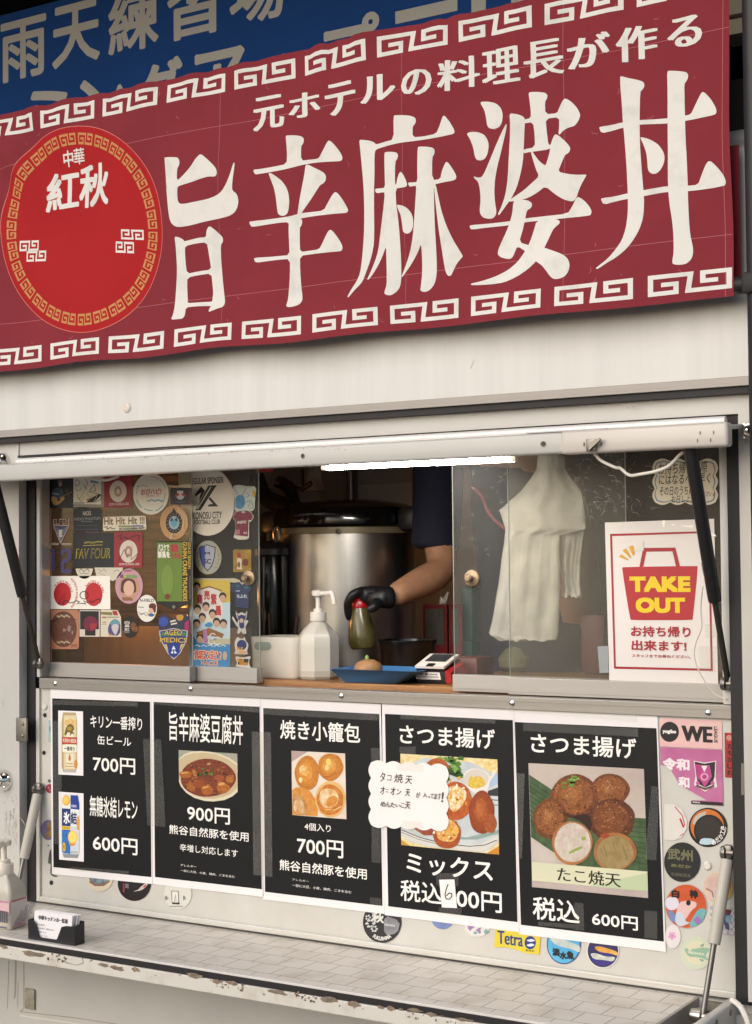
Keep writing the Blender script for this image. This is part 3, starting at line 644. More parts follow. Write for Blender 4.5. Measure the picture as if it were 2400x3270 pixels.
# the big characters, traced stroke by stroke
S = Sheet(BY-.00025, 'T4', eps=.000012)
BR = lambda pts, holes=(): S.poly(chaikin(pts), M_bl, holes=[chaikin(h) for h in holes])
BR([(107, 237), (195, 237), (213, 248), (219, 275), (214, 300), (200, 322), (199, 412), (245, 372), (300, 310), (340, 245), (374, 212), (410, 240), (460, 285), (490, 320), (499, 350), (495, 372), (480, 383), (440, 380), (380, 395), (310, 420), (240, 440), (204, 452), (205, 520), (210, 560), (225, 577), (260, 577), (350, 560), (430, 545), (495, 520), (535, 490), (570, 430), (595, 360), (612, 285), (618, 275), (623, 285), (620, 340), (612, 420), (611, 475), (622, 492), (640, 505), (652, 530), (656, 570), (645, 615), (620, 650), (580, 672), (500, 690), (400, 710), (300, 735), (230, 744), (190, 742), (160, 725), (143, 690), (135, 640), (125, 520), (115, 380), (107, 260)])
BR([(173, 818), (185, 813), (215, 822), (240, 838), (247, 850), (300, 838), (360, 825), (412, 822), (415, 780), (428, 750), (438, 743), (455, 750), (490, 780), (525, 815), (535, 838), (530, 860), (515, 880), (514, 1000), (520, 1150), (530, 1250), (536, 1290), (532, 1320), (515, 1338), (480, 1348), (440, 1365), (420, 1374), (415, 1365), (425, 1340), (433, 1330), (400, 1330), (320, 1332), (250, 1340), (246, 1390), (240, 1410), (225, 1422), (190, 1425), (155, 1427), (149, 1420), (160, 1390), (170, 1330), (175, 1200), (182, 1050), (180, 950), (177, 870)],
   [[(250, 885), (330, 868), (415, 858), (425, 930), (432, 1000), (438, 1060), (340, 1072), (254, 1090), (247, 1000), (246, 930)], [(256, 1118), (340, 1100), (437, 1088), (442, 1170), (447, 1230), (440, 1290), (435, 1298), (350, 1302), (260, 1308), (262, 1285), (258, 1250), (255, 1180)]])
BR([(981, 75), (995, 70), (1050, 70), (1095, 78), (1113, 92), (1115, 115), (1108, 135), (1093, 152), (1094, 258), (1150, 252), (1220, 245), (1240, 210), (1270, 155), (1290, 120), (1303, 110), (1320, 118), (1350, 150), (1385, 195), (1402, 230), (1400, 252), (1385, 262), (1300, 266), (1200, 273), (1100, 290), (1000, 318), (900, 340), (800, 358), (770, 363), (757, 335), (762, 325), (800, 322), (900, 303), (992, 283), (992, 200), (985, 120)])
BR([(865, 350), (885, 352), (920, 375), (960, 405), (995, 450), (1015, 500), (1023, 560), (1020, 620), (1008, 652), (985, 665), (955, 662), (940, 645), (933, 600), (925, 530), (910, 460), (885, 400)])
BR([(1126, 288), (1145, 288), (1200, 315), (1260, 345), (1278, 370), (1279, 400), (1265, 425), (1238, 440), (1215, 480), (1170, 560), (1130, 620), (1112, 652), (1085, 658), (1087, 640), (1095, 560), (1108, 450), (1120, 360)])
BR([(730, 712), (745, 708), (850, 695), (950, 680), (1030, 668), (1085, 652), (1112, 646), (1180, 638), (1275, 628), (1300, 575), (1330, 515), (1345, 495), (1357, 492), (1375, 505), (1410, 550), (1440, 600), (1452, 625), (1448, 642), (1430, 648), (1350, 652), (1200, 668), (1105, 685), (1120, 692), (1124, 710), (1118, 735), (1106, 750), (1108, 850), (1112, 928), (1180, 920), (1250, 910), (1270, 870), (1300, 800), (1315, 775), (1328, 768), (1345, 780), (1380, 825), (1410, 875), (1418, 905), (1410, 925), (1395, 928), (1300, 935), (1200, 945), (1112, 957), (1112, 1050), (1118, 1180), (1126, 1250), (1124, 1285), (1105, 1310), (1070, 1325), (1030, 1332), (1010, 1330), (1006, 1318), (1018, 1280), (1025, 1220), (1035, 1100), (1037, 978), (950, 985), (850, 998), (775, 1008), (760, 985), (762, 972), (850, 967), (950, 958), (1033, 950), (1028, 850), (1022, 760), (1024, 710), (950, 715), (850, 732), (748, 750), (735, 730)])
S.fr = 'T5'
BR([(357, 205), (375, 200), (440, 201), (490, 208), (515, 222), (519, 245), (510, 265), (495, 280), (494, 355), (570, 350), (660, 332), (680, 285), (700, 220), (710, 203), (722, 210), (750, 245), (780, 295), (788, 320), (780, 332), (760, 338), (650, 362), (500, 382), (400, 392), (300, 415), (235, 435), (222, 450), (220, 520), (222, 600), (215, 750), (212, 900), (210, 1050), (205, 1130), (185, 1220), (160, 1300), (140, 1360), (120, 1390), (85, 1425), (45, 1475), (35, 1478), (36, 1468), (60, 1425), (95, 1370), (120, 1310), (130, 1200), (138, 1050), (142, 900), (140, 750), (130, 600), (115, 450), (108, 380), (112, 366), (130, 366), (180, 372), (215, 385), (232, 402), (290, 385), (358, 368)])
BR([(291, 460), (310, 455), (350, 455), (382, 462), (390, 480), (385, 505), (370, 525), (370, 685), (380, 685), (385, 650), (400, 605), (411, 596), (425, 610), (448, 655), (457, 685), (450, 702), (420, 708), (374, 715), (376, 830), (384, 900), (390, 1000), (395, 1150), (397, 1300), (395, 1370), (385, 1410), (360, 1440), (330, 1460), (300, 1460), (283, 1450), (285, 1430), (298, 1390), (297, 1300), (294, 1200), (293, 1115), (270, 1180), (240, 1250), (205, 1315), (175, 1356), (168, 1350), (185, 1310), (215, 1230), (240, 1140), (250, 1050), (265, 950), (285, 830), (296, 740), (270, 742), (235, 748), (222, 728), (228, 715), (265, 713), (298, 708), (296, 620), (293, 540)])
BR([(376, 828), (410, 830), (450, 848), (478, 880), (492, 920), (492, 970), (478, 1010), (455, 1028), (430, 1026), (415, 1010), (412, 960), (405, 900), (390, 865)])
BR([(530, 425), (545, 420), (600, 422), (640, 430), (653, 448), (650, 475), (635, 498), (634, 658), (690, 650), (700, 600), (722, 545), (735, 528), (750, 540), (780, 585), (800, 625), (798, 648), (780, 660), (700, 675), (645, 688), (642, 800), (642, 950), (646, 1100), (648, 1230), (645, 1320), (630, 1380), (600, 1420), (570, 1435), (540, 1432), (530, 1420), (535, 1390), (543, 1300), (545, 1200), (542, 1095), (520, 1150), (480, 1220), (440, 1280), (400, 1335), (398, 1325), (420, 1270), (450, 1190), (475, 1100), (492, 1000), (503, 900), (515, 780), (522, 695), (500, 698), (475, 703), (463, 683), (468, 672), (500, 672), (530, 668), (528, 560)])
BR([(646, 690), (658, 690), (672, 770), (690, 870), (720, 970), (765, 1070), (810, 1145), (834, 1185), (820, 1200), (790, 1235), (765, 1285), (748, 1320), (730, 1325), (712, 1305), (700, 1250), (685, 1130), (668, 1000), (655, 860), (648, 760)])
BR([(958, 112), (975, 104), (1020, 104), (1070, 115), (1105, 150), (1117, 195), (1112, 250), (1095, 282), (1060, 297), (1025, 292), (1010, 270), (1003, 220), (990, 165)])
BR([(870, 332), (890, 320), (940, 318), (990, 335), (1015, 370), (1025, 410), (1018, 465), (1000, 505), (970, 520), (940, 515), (928, 490), (918, 430), (895, 370)])
BR([(1140, 258), (1145, 262), (1140, 310), (1110, 450), (1080, 560), (1060, 650), (1052, 740), (1055, 820), (1062, 870), (1055, 900), (1035, 920), (1005, 922), (970, 915), (950, 885), (950, 850), (958, 790), (955, 710), (945, 665), (918, 640), (920, 630), (945, 638), (970, 635), (990, 605), (1020, 540), (1070, 420), (1110, 320)])
BR([(1163, 190), (1175, 183), (1220, 188), (1255, 202), (1270, 222), (1265, 320), (1262, 430), (1255, 530), (1235, 620), (1205, 710), (1165, 780), (1120, 840), (1085, 890), (1075, 897), (1072, 885), (1095, 840), (1125, 760), (1145, 660), (1155, 560), (1162, 460), (1168, 350), (1168, 260)])
BR([(1262, 225), (1310, 212), (1308, 150), (1298, 80), (1292, 35), (1310, 28), (1370, 27), (1410, 33), (1425, 50), (1420, 75), (1406, 97), (1410, 185), (1490, 178), (1505, 140), (1525, 95), (1540, 75), (1555, 73), (1590, 95), (1630, 140), (1650, 180), (1652, 200), (1640, 235), (1612, 271), (1572, 280), (1535, 300), (1510, 330), (1500, 325), (1505, 280), (1505, 205), (1412, 217), (1418, 300), (1430, 402), (1450, 400), (1450, 432), (1300, 455), (1258, 464), (1258, 436), (1338, 420), (1335, 330), (1325, 242), (1262, 252)])
BR([(1445, 402), (1455, 370), (1470, 335), (1482, 327), (1500, 335), (1545, 375), (1580, 415), (1583, 440), (1572, 460), (1545, 475), (1520, 540), (1500, 592), (1560, 608), (1640, 616), (1702, 613), (1690, 635), (1665, 680), (1646, 724), (1632, 770), (1618, 795), (1598, 802), (1542, 789), (1480, 752), (1412, 695), (1360, 735), (1290, 775), (1220, 792), (1148, 802), (1145, 795), (1190, 765), (1260, 720), (1320, 668), (1368, 625), (1345, 575), (1325, 510), (1310, 455), (1320, 450), (1340, 480), (1370, 520), (1412, 552), (1425, 510), (1440, 450)])
BR([(880, 968), (1000, 957), (1150, 938), (1270, 917), (1400, 905), (1570, 888), (1600, 840), (1622, 792), (1634, 774), (1646, 770), (1686, 796), (1720, 835), (1738, 868), (1735, 893), (1722, 902), (1650, 910), (1542, 920), (1400, 933), (1260, 945), (1150, 966), (1000, 983), (892, 1000), (882, 985)])
BR([(1180, 800), (1200, 788), (1240, 786), (1285, 793), (1310, 810), (1313, 830), (1300, 850), (1275, 862), (1262, 920), (1245, 1000), (1224, 1085), (1300, 1108), (1410, 1125), (1470, 1145), (1540, 1170), (1580, 1200), (1598, 1240), (1592, 1290), (1570, 1325), (1530, 1345), (1490, 1347), (1465, 1330), (1430, 1285), (1395, 1245), (1350, 1218), (1275, 1150), (1212, 1112), (1195, 1160), (1180, 1195), (1160, 1203), (1130, 1200), (1095, 1190), (1075, 1170), (1078, 1140), (1100, 1080), (1130, 1010), (1155, 940), (1170, 880)])
BR([(1345, 935), (1420, 925), (1490, 925), (1515, 938), (1515, 955), (1490, 975), (1465, 1000), (1440, 1060), (1410, 1125), (1390, 1170), (1355, 1220), (1300, 1275), (1220, 1330), (1130, 1370), (1020, 1385), (900, 1390), (886, 1384), (890, 1378), (960, 1362), (1060, 1330), (1150, 1285), (1220, 1225), (1270, 1150), (1300, 1090), (1325, 1010)])
S.fr = 'T6'
BR([(485, 170), (500, 168), (560, 185), (640, 200), (685, 215), (700, 240), (695, 270), (680, 290), (663, 308), (662, 560), (665, 700), (675, 850), (690, 1000), (705, 1150), (714, 1250), (712, 1350), (700, 1440), (670, 1530), (620, 1620), (560, 1700), (480, 1770), (380, 1830), (320, 1872), (303, 1873), (300, 1865), (330, 1840), (400, 1785), (470, 1700), (520, 1620), (550, 1520), (565, 1400), (568, 1300), (563, 1150), (555, 1000), (540, 850), (525, 700), (512, 580), (500, 400), (487, 250)])
BR([(900, 122), (930, 118), (1010, 122), (1070, 130), (1088, 150), (1088, 180), (1075, 210), (1055, 235), (1060, 350), (1070, 520), (1080, 700), (1095, 900), (1105, 1100), (1107, 1250), (1110, 1400), (1115, 1520), (1125, 1600), (1143, 1680), (1145, 1740), (1130, 1790), (1090, 1830), (1040, 1842), (990, 1840), (965, 1830), (965, 1800), (975, 1740), (975, 1640), (970, 1520), (960, 1420), (945, 1320), (933, 1200), (928, 1050), (925, 850), (918, 650), (912, 450), (905, 250)])
BR([(303, 630), (320, 622), (400, 610), (512, 582), (660, 562), (800, 555), (915, 545), (1068, 518), (1120, 508), (1150, 440), (1190, 350), (1210, 312), (1225, 305), (1250, 320), (1300, 375), (1340, 440), (1353, 480), (1345, 505), (1320, 515), (1200, 540), (1070, 567), (915, 592), (800, 597), (660, 603), (520, 628), (420, 660), (325, 682)])
BR([(322, 1255), (350, 1248), (450, 1235), (565, 1208), (710, 1182), (930, 1145), (1100, 1143), (1195, 1133), (1220, 1060), (1260, 960), (1280, 930), (1298, 924), (1325, 940), (1380, 1000), (1420, 1060), (1433, 1105), (1425, 1135), (1400, 1143), (1300, 1165), (1105, 1192), (930, 1195), (710, 1235), (565, 1257), (450, 1280), (350, 1308)])
BR([(668, 718), (690, 715), (760, 735), (830, 775), (880, 835), (897, 890), (890, 950), (865, 1000), (830, 1035), (795, 1042), (765, 1030), (745, 1000), (740, 930), (728, 850), (700, 780)])
S.fr = 'px'
for c, x0, y0, x1, y1 in (('元', 801, 299, 904, 416), ('ホ', 917, 287, 1024, 378), ('テ', 1039, 258, 1141, 371), ('ル', 1155, 236, 1269, 331), ('の', 1287, 221, 1385, 314), ('料', 1400, 180, 1534, 296), ('理', 1540, 149, 1661, 275), ('長', 1671, 120, 1801, 251), ('が', 1809, 99, 1946, 218), ('作', 1961, 71, 2097, 196), ('る', 2126, 45, 2240, 154)):
    S.text(c, x0, y0, x1, y1, M_bl, brush=(.034 if c not in '料理長' else .026, .002), slope=.16)
drape(S.build('lettering', parent=ban))
# roundel: the cartoon creature in it is left out
S = Sheet(BY-.0002, 'T3', eps=.00005)
S.poly(ell(714, 972, 712, 912, 90, wob=.006), 'd06a5e'); S.poly(ell(714, 972, 707, 906, 90, wob=.006), M_rred)
nu = 27; L = []
for k in range(nu):
    a0 = 2*math.pi*(k+.06)/nu; a1 = 2*math.pi*(k+.94)/nu; pp = []
    for u, v in FP:
        a = a1+(a0-a1)*u; f = .825+.115*v; pp.append((714+(707*math.cos(a))*f, 972-(906*math.sin(a))*f))
    L.append(pp)
S.many(L, M_gold)
for x0, y0, x1, y1, fl in ((162, 1068, 330, 1162, 0), (224, 1160, 398, 1256, 0), (1050, 968, 1258, 1058, 1), (1004, 1074, 1168, 1176, 1)):
    S.poly([(x0+(x1-x0)*(1-u if fl else u), y1-(y1-y0)*v-.03*(x0+(x1-x0)*u-x0)) for u, v in FP], M_bl, up=False)
S.text('中', 558, 278, 642, 425, M_bl, bold=.016, slope=.12); S.text('華', 645, 255, 735, 400, M_bl, bold=.010, slope=.12)
S.text('紅', 400, 465, 680, 803, M_bl, bold=.02, slope=.1, shear=.06); S.text('秋', 680, 390, 945, 770, M_bl, bold=.02, slope=.1, shear=.06)
drape(S.build('roundel', parent=ban))
# hem flap behind the right edge
b = MB(); p0 = qa('V', 345, 100, -.07); p1 = qa('V', 375, 265, -.07); b.box((p0.x-.03, -.072, p1.z), (p1.x, -.070, p0.z+.2)); b.build('hem_flap', M_red, ban, 0)

# black pole that carries the banner
po = empty('banner_pole', (.845, -.1, 0), 'black upright tube with a clamp holding the lower corner of the banner', 'pole')
px_ = at(2384, 800, -.1).x+.019
b = MB(); b.tube([(px_, -.1, .02), (px_, -.1, 3.0)], .019, 20); b.build('upright', M_blackm, po)
b = MB(); b.box((px_-.05, -.14, .0), (px_+.05, -.06, .02)); b.build('base_plate', M_blackm, po, 0)
pc = qa('V', 405, 355, -.1); b = MB(); b.tube([(at(2353, 915, -.104).x, -.104, pc.z), (px_-.03, -.104, pc.z), (px_+.03, -.104, pc.z)], [.0145, .0155, .016], 18); b.box((px_-.022, -.125, pc.z-.018), (px_+.022, -.08, pc.z+.018), bev=.005); b.build('clamp', mat('black_clamp', '141416', .6, var=.3), po)
b = MB(); b.tube([(bx0, -.076, bz0+.02), (px_-.05, -.076, bz0+.02)], .007, 10); b.tube([(bx0, -.074, bz1-.016), (px_, -.074, bz1-.016)], .006, 10); b.build('cross_bar', M_blackm, po)

# ------------------------------------------------------------------ menu posters
GP = 'menu posters in a row below the window'
def poster(fr, paper, black, label):
    S = Sheet(-.0024, 'px'); S.poly(paper, M_paper); o = S.build('menu_poster', label, 'poster', GP)
    S = Sheet(-.0029, 'px'); S.poly(black, M_ink); S.build('black_print', parent=o)
    return o, Sheet(-.0031, fr, .00003), Sheet(-.0040, fr, .00003), Sheet(-.0050, fr)
def fin(o, ph, tx, tp):
    if ph.v: ph.build('food_photo', parent=o)
    for l_ in tx.lines:
        t_ = Sheet(tx.Y, tx.fr, tx.eps); t_.text(*l_[:5], M_letter, bold=l_[5]); t_.build('lettering', parent=o)
    for p_ in tp.strips:
        t_ = Sheet(tp.Y, tp.fr); t_.poly(p_, M_tape); t_.build('clear_tape', parent=o)
def ball(S, cx, cy, rx, ry, cols, sc_=60, hx_=-.2, hy_=-.25):
    n = len(cols)
    for i, c in enumerate(cols):
        k = 1-i/(n+.3); S.poly(ell(cx+hx_*rx*(1-k)*.8, cy+hy_*ry*(1-k)*.8, rx*k, ry*k, 26, wob=.03), P2(c[0], c[1], sc_) if isinstance(c, tuple) else c)
# 1 canned drinks
o, ph, tx, tp = poster('P1', [(160.5, 2200), (482, 2212), (486, 2823), (165, 2791)], [(166, 2230), (478, 2241), (482.5, 2801), (170, 2769)], 'black poster of two canned drinks priced 700 and 600 yen')
ph.many([[(588, 346), (840, 355), (843, 1008), (590, 995)], [(593, 1170), (845, 1187), (848, 1880), (598, 1858)]], 'ece9ea')
def can(x0, y0, x1, y1, c): 
    w_ = x1-x0; ph.poly([(x0+w_*.1, y0), (x1-w_*.1, y0+4), (x1-w_*.06, y0+22), (x1, y0+95), (x1, y1-62), (x1-w_*.1, y1-6), (x0+w_*.1, y1-10), (x0, y1-68), (x0, y0+90), (x0+w_*.06, y0+20)], c)
can(624, 364, 781, 982, 'b9a273'); ph.poly(rect(646, 395, 770, 945), 'd9cca4'); ph.poly(rect(668, 420, 745, 930), 'e7dfc4')
ph.poly(ell(710, 470, 55, 45, 20), P2('d8994e', 'e4cf92', 200)); ph.poly([(650, 590), (668, 520), (690, 490), (720, 482), (745, 505), (752, 540), (735, 555), (755, 590), (728, 580), (705, 605), (712, 570), (685, 565), (668, 600)], '6a5a2a'); ph.poly(ell(705, 530, 28, 22, 14), 'a58a34')
ph.poly([(625, 614), (781, 618), (781, 690), (625, 686)], 'b5402c'); ph.text('KIRIN BEER', 636, 628, 774, 676, 'f0e4cc', bold=.012); ph.poly(rect(632, 694, 776, 768), 'ece6d4'); ph.text('一番搾り', 650, 708, 756, 760, '1b1a18', bold=.02)
ph.poly(rect(632, 776, 776, 780), 'c09a50'); ph.poly([(705, 780), (718, 830), (712, 852), (705, 858), (697, 852), (692, 830)], 'c8682c'); ph.poly(ell(768, 890, 17, 45, 16), 'd08a3c'); ph.many([rect(670, 880, 740, 890), rect(660, 908, 745, 918)], 'c99b6c'); ph.poly([(640, 945), (770, 950), (760, 975), (652, 970)], 'b6b4ae')
can(626, 1195, 806, 1848, 'c9d2da'); ph.poly([(640, 1205), (715, 1205), (715, 1340), (628, 1335), (628, 1290)], 'e6e6e0'); ph.poly(ell(672, 1258, 40, 52, 20), 'e6a93a'); ph.poly(ell(668, 1255, 28, 38, 18), 'f0c965')
ph.poly([(715, 1205), (790, 1208), (804, 1290), (805, 1352), (715, 1342)], '23408e'); ph.text('KIRIN', 725, 1300, 775, 1330, 'd8deea', bold=.02); ph.poly([(628, 1338), (715, 1344), (715, 1520), (628, 1514)], '1d3170'); ph.poly([(716, 1344), (805, 1354), (805, 1525), (716, 1520)], 'e3e6ea')
ph.text('氷', 645, 1368, 708, 1498, 'f2f2f2', bold=.03); ph.text('結', 718, 1372, 780, 1504, '1c2c60', bold=.025); ph.poly(ell(792, 1500, 14, 90, 14), 'e0a02c'); ph.poly([(627, 1516), (712, 1522), (712, 1556), (627, 1550)], 'e0b92e'); ph.text('リアルレモン', 634, 1524, 706, 1548, '2b2a24', bold=.02)
ph.poly([(628, 1552), (715, 1558), (712, 1800), (640, 1790), (628, 1770)], P2('1d4f9a', '3b86cf', 260)); ph.poly([(716, 1555), (805, 1560), (805, 1790), (716, 1800)], 'cbd3da'); ph.poly(ell(735, 1690, 34, 30, 16), 'dc8a3e'); ph.poly(ell(738, 1630, 48, 68, 24), 'edc04a'); ph.poly(ell(738, 1630, 38, 56, 24), 'f4dc7c'); ph.many([stroke([(738, 1580), (738, 1680)], 3), stroke([(705, 1605), (770, 1655)], 3), stroke([(705, 1655), (770, 1605)], 3)], 'edc04a')
ph.poly(ell(650, 1730, 17, 48, 14), 'e2bd30'); ph.text('新', 638, 1700, 660, 1760, '3a3420'); ph.poly([(634, 1798), (800, 1806), (786, 1842), (650, 1836)], '8f9498'); ph.many([rect(700, 1778, 790, 1784)], '6a7078')
for t_, x0, y0, x1, y1, bl in (('キリン一番搾り', 915, 388, 1440, 552, .016), ('缶ビール', 985, 596, 1328, 712, .016), ('700円', 940, 805, 1370, 1000, .018), ('無糖氷結レモン', 908, 1205, 1392, 1462, .016), ('600円', 940, 1605, 1393, 1818, .018)): tx.lines.append((t_, x0, y0, x1, y1, bl*.6))
tp.strips += [[(540, 240), (1395, 262), (1393, 304), (540, 288)], [(535, 450), (622, 455), (624, 1700), (540, 1698)], [(715, 1932), (1305, 1975), (1303, 2010), (712, 1975)]]; fin(o, ph, tx, tp)
# 2 mapo tofu
o, ph, tx, tp = poster('P2', [(482.4, 2212), (831, 2226.4), (840.7, 2864.6), (487, 2823)], [(489.7, 2241.4), (828, 2256.8), (835, 2839.6), (494.2, 2800.6)], 'black poster with a bowl of red brown tofu priced 900 yen')
ph.poly([(343, 672), (928, 708), (932, 900), (345, 880)], P2('8f9384', 'a9a897', 20)); bowl = [(345, 760), (400, 712), (470, 688), (560, 682), (660, 690), (760, 712), (850, 752), (928, 805), (932, 1090), (880, 1135), (800, 1172), (690, 1186), (600, 1180), (500, 1150), (420, 1100), (365, 1035), (347, 990)]
ph.poly(bowl, 'd8cdb4'); ph.poly([(345, 770), (420, 722), (500, 702), (600, 700), (720, 716), (840, 765), (925, 830), (928, 1050), (870, 1108), (790, 1142), (690, 1160), (600, 1155), (510, 1128), (430, 1080), (370, 1010), (347, 950)], 'c2b08c'); ph.poly(ell(636, 950, 276, 190, 40, wob=.02), P2('5b2118', '8c4526', 240))
rr = random.Random(21)
for i in range(60):
    a, r_ = rr.uniform(0, 6.28), math.sqrt(rr.random()); cx, cy = 636+250*r_*math.cos(a), 950+170*r_*math.sin(a); ph.poly(ell(cx, cy, rr.uniform(8, 26), rr.uniform(5, 14), 7, wob=.3), rr.choice(['7a2f1c', '9c5a2c', '4c1c16', 'a8664a', '6b2a20', 'b98a6c']), up=i % 8 == 0)
for pts, c in (([(350, 892), (440, 880), (480, 905), (470, 945), (385, 955), (352, 930)], 'b46a28'), ([(475, 880), (515, 868), (535, 925), (500, 940)], 'c08a44'), ([(570, 1038), (655, 1020), (690, 1060), (680, 1115), (600, 1122), (572, 1095)], 'b7682a'), ([(470, 1000), (560, 960), (615, 990), (585, 1045), (500, 1050)], '94421f'), ([(720, 1010), (790, 985), (875, 1050), (800, 1115), (740, 1095)], 'c0722c'), ([(690, 935), (760, 915), (805, 940), (790, 985), (720, 980)], 'a4562a'), ([(815, 935), (870, 918), (905, 960), (880, 1005), (820, 1000)], 'bb7a36'), ([(430, 1010), (470, 985), (515, 1070), (480, 1090), (420, 1050)], 'b56e2c')):
    ph.poly(chaikin(pts), P2(c, '8a4720', 200)); 
ph.many([chaikin([(570, 1045), (640, 1028), (655, 1040), (590, 1060)]), chaikin([(735, 1010), (790, 990), (815, 1015), (750, 1030)]), chaikin([(360, 897), (430, 888), (455, 900), (370, 912)])], 'd39a50')
for i in range(16): ph.poly(ell(rr.gauss(610, 38), rr.gauss(895, 24), rr.uniform(10, 20), rr.uniform(8, 14), 8, wob=.2), rr.choice(['3c5426', '5f8036', '2c3f1f']), up=i % 3 == 0)
for t_, x0, y0, x1, y1, bl in (('旨辛麻婆豆腐丼', 248, 292, 985, 625, .014), ('900円', 428, 1222, 855, 1420, .018), ('熊谷自然豚を使用', 248, 1415, 1042, 1590, .012), ('辛増し対応します', 355, 1605, 935, 1745, .008), ('アレルギー', 362, 1808, 520, 1850, 0), ('一部に大豆、小麦、鶏肉、ごまを含む', 362, 1862, 903, 1950, 0)): tx.lines.append((t_, x0, y0, x1, y1, bl*.6))
tp.strips += [[(1072, 488), (1262, 498), (1280, 1940), (1088, 1915)], [(-12, 560), (168, 568), (212, 1440), (30, 1425)], [(95, 192), (1148, 240), (1148, 300), (95, 215)]]; fin(o, ph, tx, tp)
# 3 pan fried buns
o, ph, tx, tp = poster('P3', [(832, 2230.4), (1218.8, 2249), (1227, 2919), (838.8, 2872)], [(839.9, 2260.8), (1210.3, 2280), (1220.5, 2893), (845.6, 2847.8)], 'black poster with four golden pan fried buns priced 700 yen')
PH = [(385, 585), (892, 610), (905, 1232), (393, 1192)]
ph.poly(PH, P2('d9c8b4', 'e6dccf', 20)); ph.poly([(386, 586), (540, 593), (386, 690)], 'b39b94')
def bun(pts, ring, mid): ph.poly(chaikin(pts, 2), P2(*ring, 60)); 
for cx, cy, rx, ry in ((532, 797, 116, 164), (755, 738, 120, 130)):
    ball(ph, cx, cy, rx, ry, [('b06a24', 'c9822f'), ('d08a34', 'b8742a'), ('dd9c48', 'c9822f'), ('e8b96a', 'd0923c')], 120, -.25, -.2)
ph.poly(ell(472, 860, 18, 26, 10), 'f0d8a0'); ph.poly(chaikin([(455, 740), (500, 715), (520, 760), (500, 800), (465, 800)]), P2('ead3a0', 'd29a4c', 150)); ph.poly(ell(735, 690, 24, 34, 12), 'ecca74'); ph.poly(ell(720, 745, 20, 26, 12), 'e9cd8c')
ph.poly(stroke([(690, 835), (750, 825), (810, 790)], 7), 'a85a1e')
ph.poly([(394, 955), (430, 930), (490, 930), (560, 965), (610, 1040), (635, 1120), (632, 1202), (394, 1191)], P2('c87f30', 'd99a4a', 90)); ph.poly(chaikin([(396, 1005), (450, 1000), (510, 1030), (545, 1110), (545, 1192), (397, 1186)]), P2('c9a06a', 'b4692a', 70)); ph.poly(chaikin([(410, 1060), (470, 1035), (505, 1090), (510, 1170), (440, 1180), (405, 1150)]), P2('dcc29a', 'c48a4c', 90))
ph.poly(ell(755, 1042, 145, 172, 30), P2('d9a860', 'e2bd80', 60)); ph.poly(ell(752, 1050, 128, 146, 24, wob=.03), P2('b9641f', 'd08a3a', 80)); ph.poly(chaikin([(655, 960), (720, 940), (800, 955), (835, 1020), (820, 1090), (760, 1130), (690, 1120), (650, 1060)], 2), P2('ead8b4', 'cf9650', 60)); ph.poly(chaikin([(715, 1040), (790, 1000), (830, 1040), (800, 1100), (720, 1120)]), P2('c57a2c', 'd89a4c', 90))
ph.many([stroke([(785, 1150), (860, 1110)], 8), stroke([(700, 1140), (760, 1140)], 6)], 'e8cf98')
for t_, x0, y0, x1, y1, bl in (('焼き小籠包', 278, 290, 1035, 515, .02), ('4個入り', 508, 1262, 757, 1358, .012), ('700円', 438, 1398, 875, 1605, .018), ('熊谷自然豚を使用', 272, 1610, 1098, 1805, .014), ('アレルギー', 392, 1790, 550, 1830, 0), ('一部に大豆、小麦、鶏肉、ごまを含む', 392, 1842, 952, 1935, 0)): tx.lines.append((t_, x0, y0, x1, y1, bl*.6))
tp.strips += [[(122, 182), (1212, 238), (1210, 300), (122, 240)], [(1138, 555), (1220, 560), (1232, 1648), (1143, 1640)], [(10, 402), (192, 410), (205, 1780), (25, 1755)], [(1128, 1970), (1235, 1980), (1238, 2050), (1128, 2035)]]; fin(o, ph, tx, tp)
# 4 mixed fish cakes
o, ph, tx, tp = poster('P4', [(1215.5, 2247.7), (1640, 2266), (1658, 2977), (1227.6, 2922)], [(1228.6, 2279.6), (1636.6, 2299.7), (1651.5, 2944.4), (1239, 2894)], 'black poster with a plate of fried fish cakes and lettuce')
ph.poly([(340, 538), (1233, 592), (1250, 1468), (348, 1380)], P2('d9c27c', 'e9ddb4', 90)); ph.poly([(1080, 583), (1233, 592), (1236, 680), (1160, 690)], P2('dcb24c', 'efe0b0', 120)); ph.poly([(1130, 1460), (1248, 1390), (1250, 1468)], 'c8862e'); ph.poly([(348, 1330), (430, 1388), (348, 1380)], 'c99234')
ph.poly([(343, 700), (420, 640), (560, 575), (800, 600), (1000, 620), (1150, 700), (1237, 760), (1247, 1340), (1180, 1410), (1100, 1445), (900, 1430), (600, 1395), (430, 1350), (347, 1290)], P2('b7c0c4', 'cdd2d2', 14))
ph.poly([(347, 1240), (600, 1330), (850, 1370), (1080, 1370), (1246, 1290), (1247, 1330), (1180, 1400), (1090, 1438), (880, 1425), (600, 1385), (420, 1335), (347, 1285)], 'd3d1ca'); ph.poly([(700, 1290), (950, 1310), (1245, 1240), (1246, 1275), (1050, 1330), (800, 1330)], '8fa39c'); ph.many([stroke([(350, 1240), (520, 1310), (750, 1370), (980, 1392), (1120, 1380), (1230, 1335)], 7), stroke([(350, 1262), (500, 1325), (740, 1385)], 4), stroke([(1135, 960), (1240, 968)], 8), stroke([(1160, 1010), (1240, 1012)], 6)], '2b2b2e')
ph.poly([(1150, 880), (1238, 850), (1240, 930), (1140, 925)], '30343a'); ph.poly([(1170, 740), (1237, 720), (1238, 820), (1150, 860)], 'a9c0d6')
rr = random.Random(8)
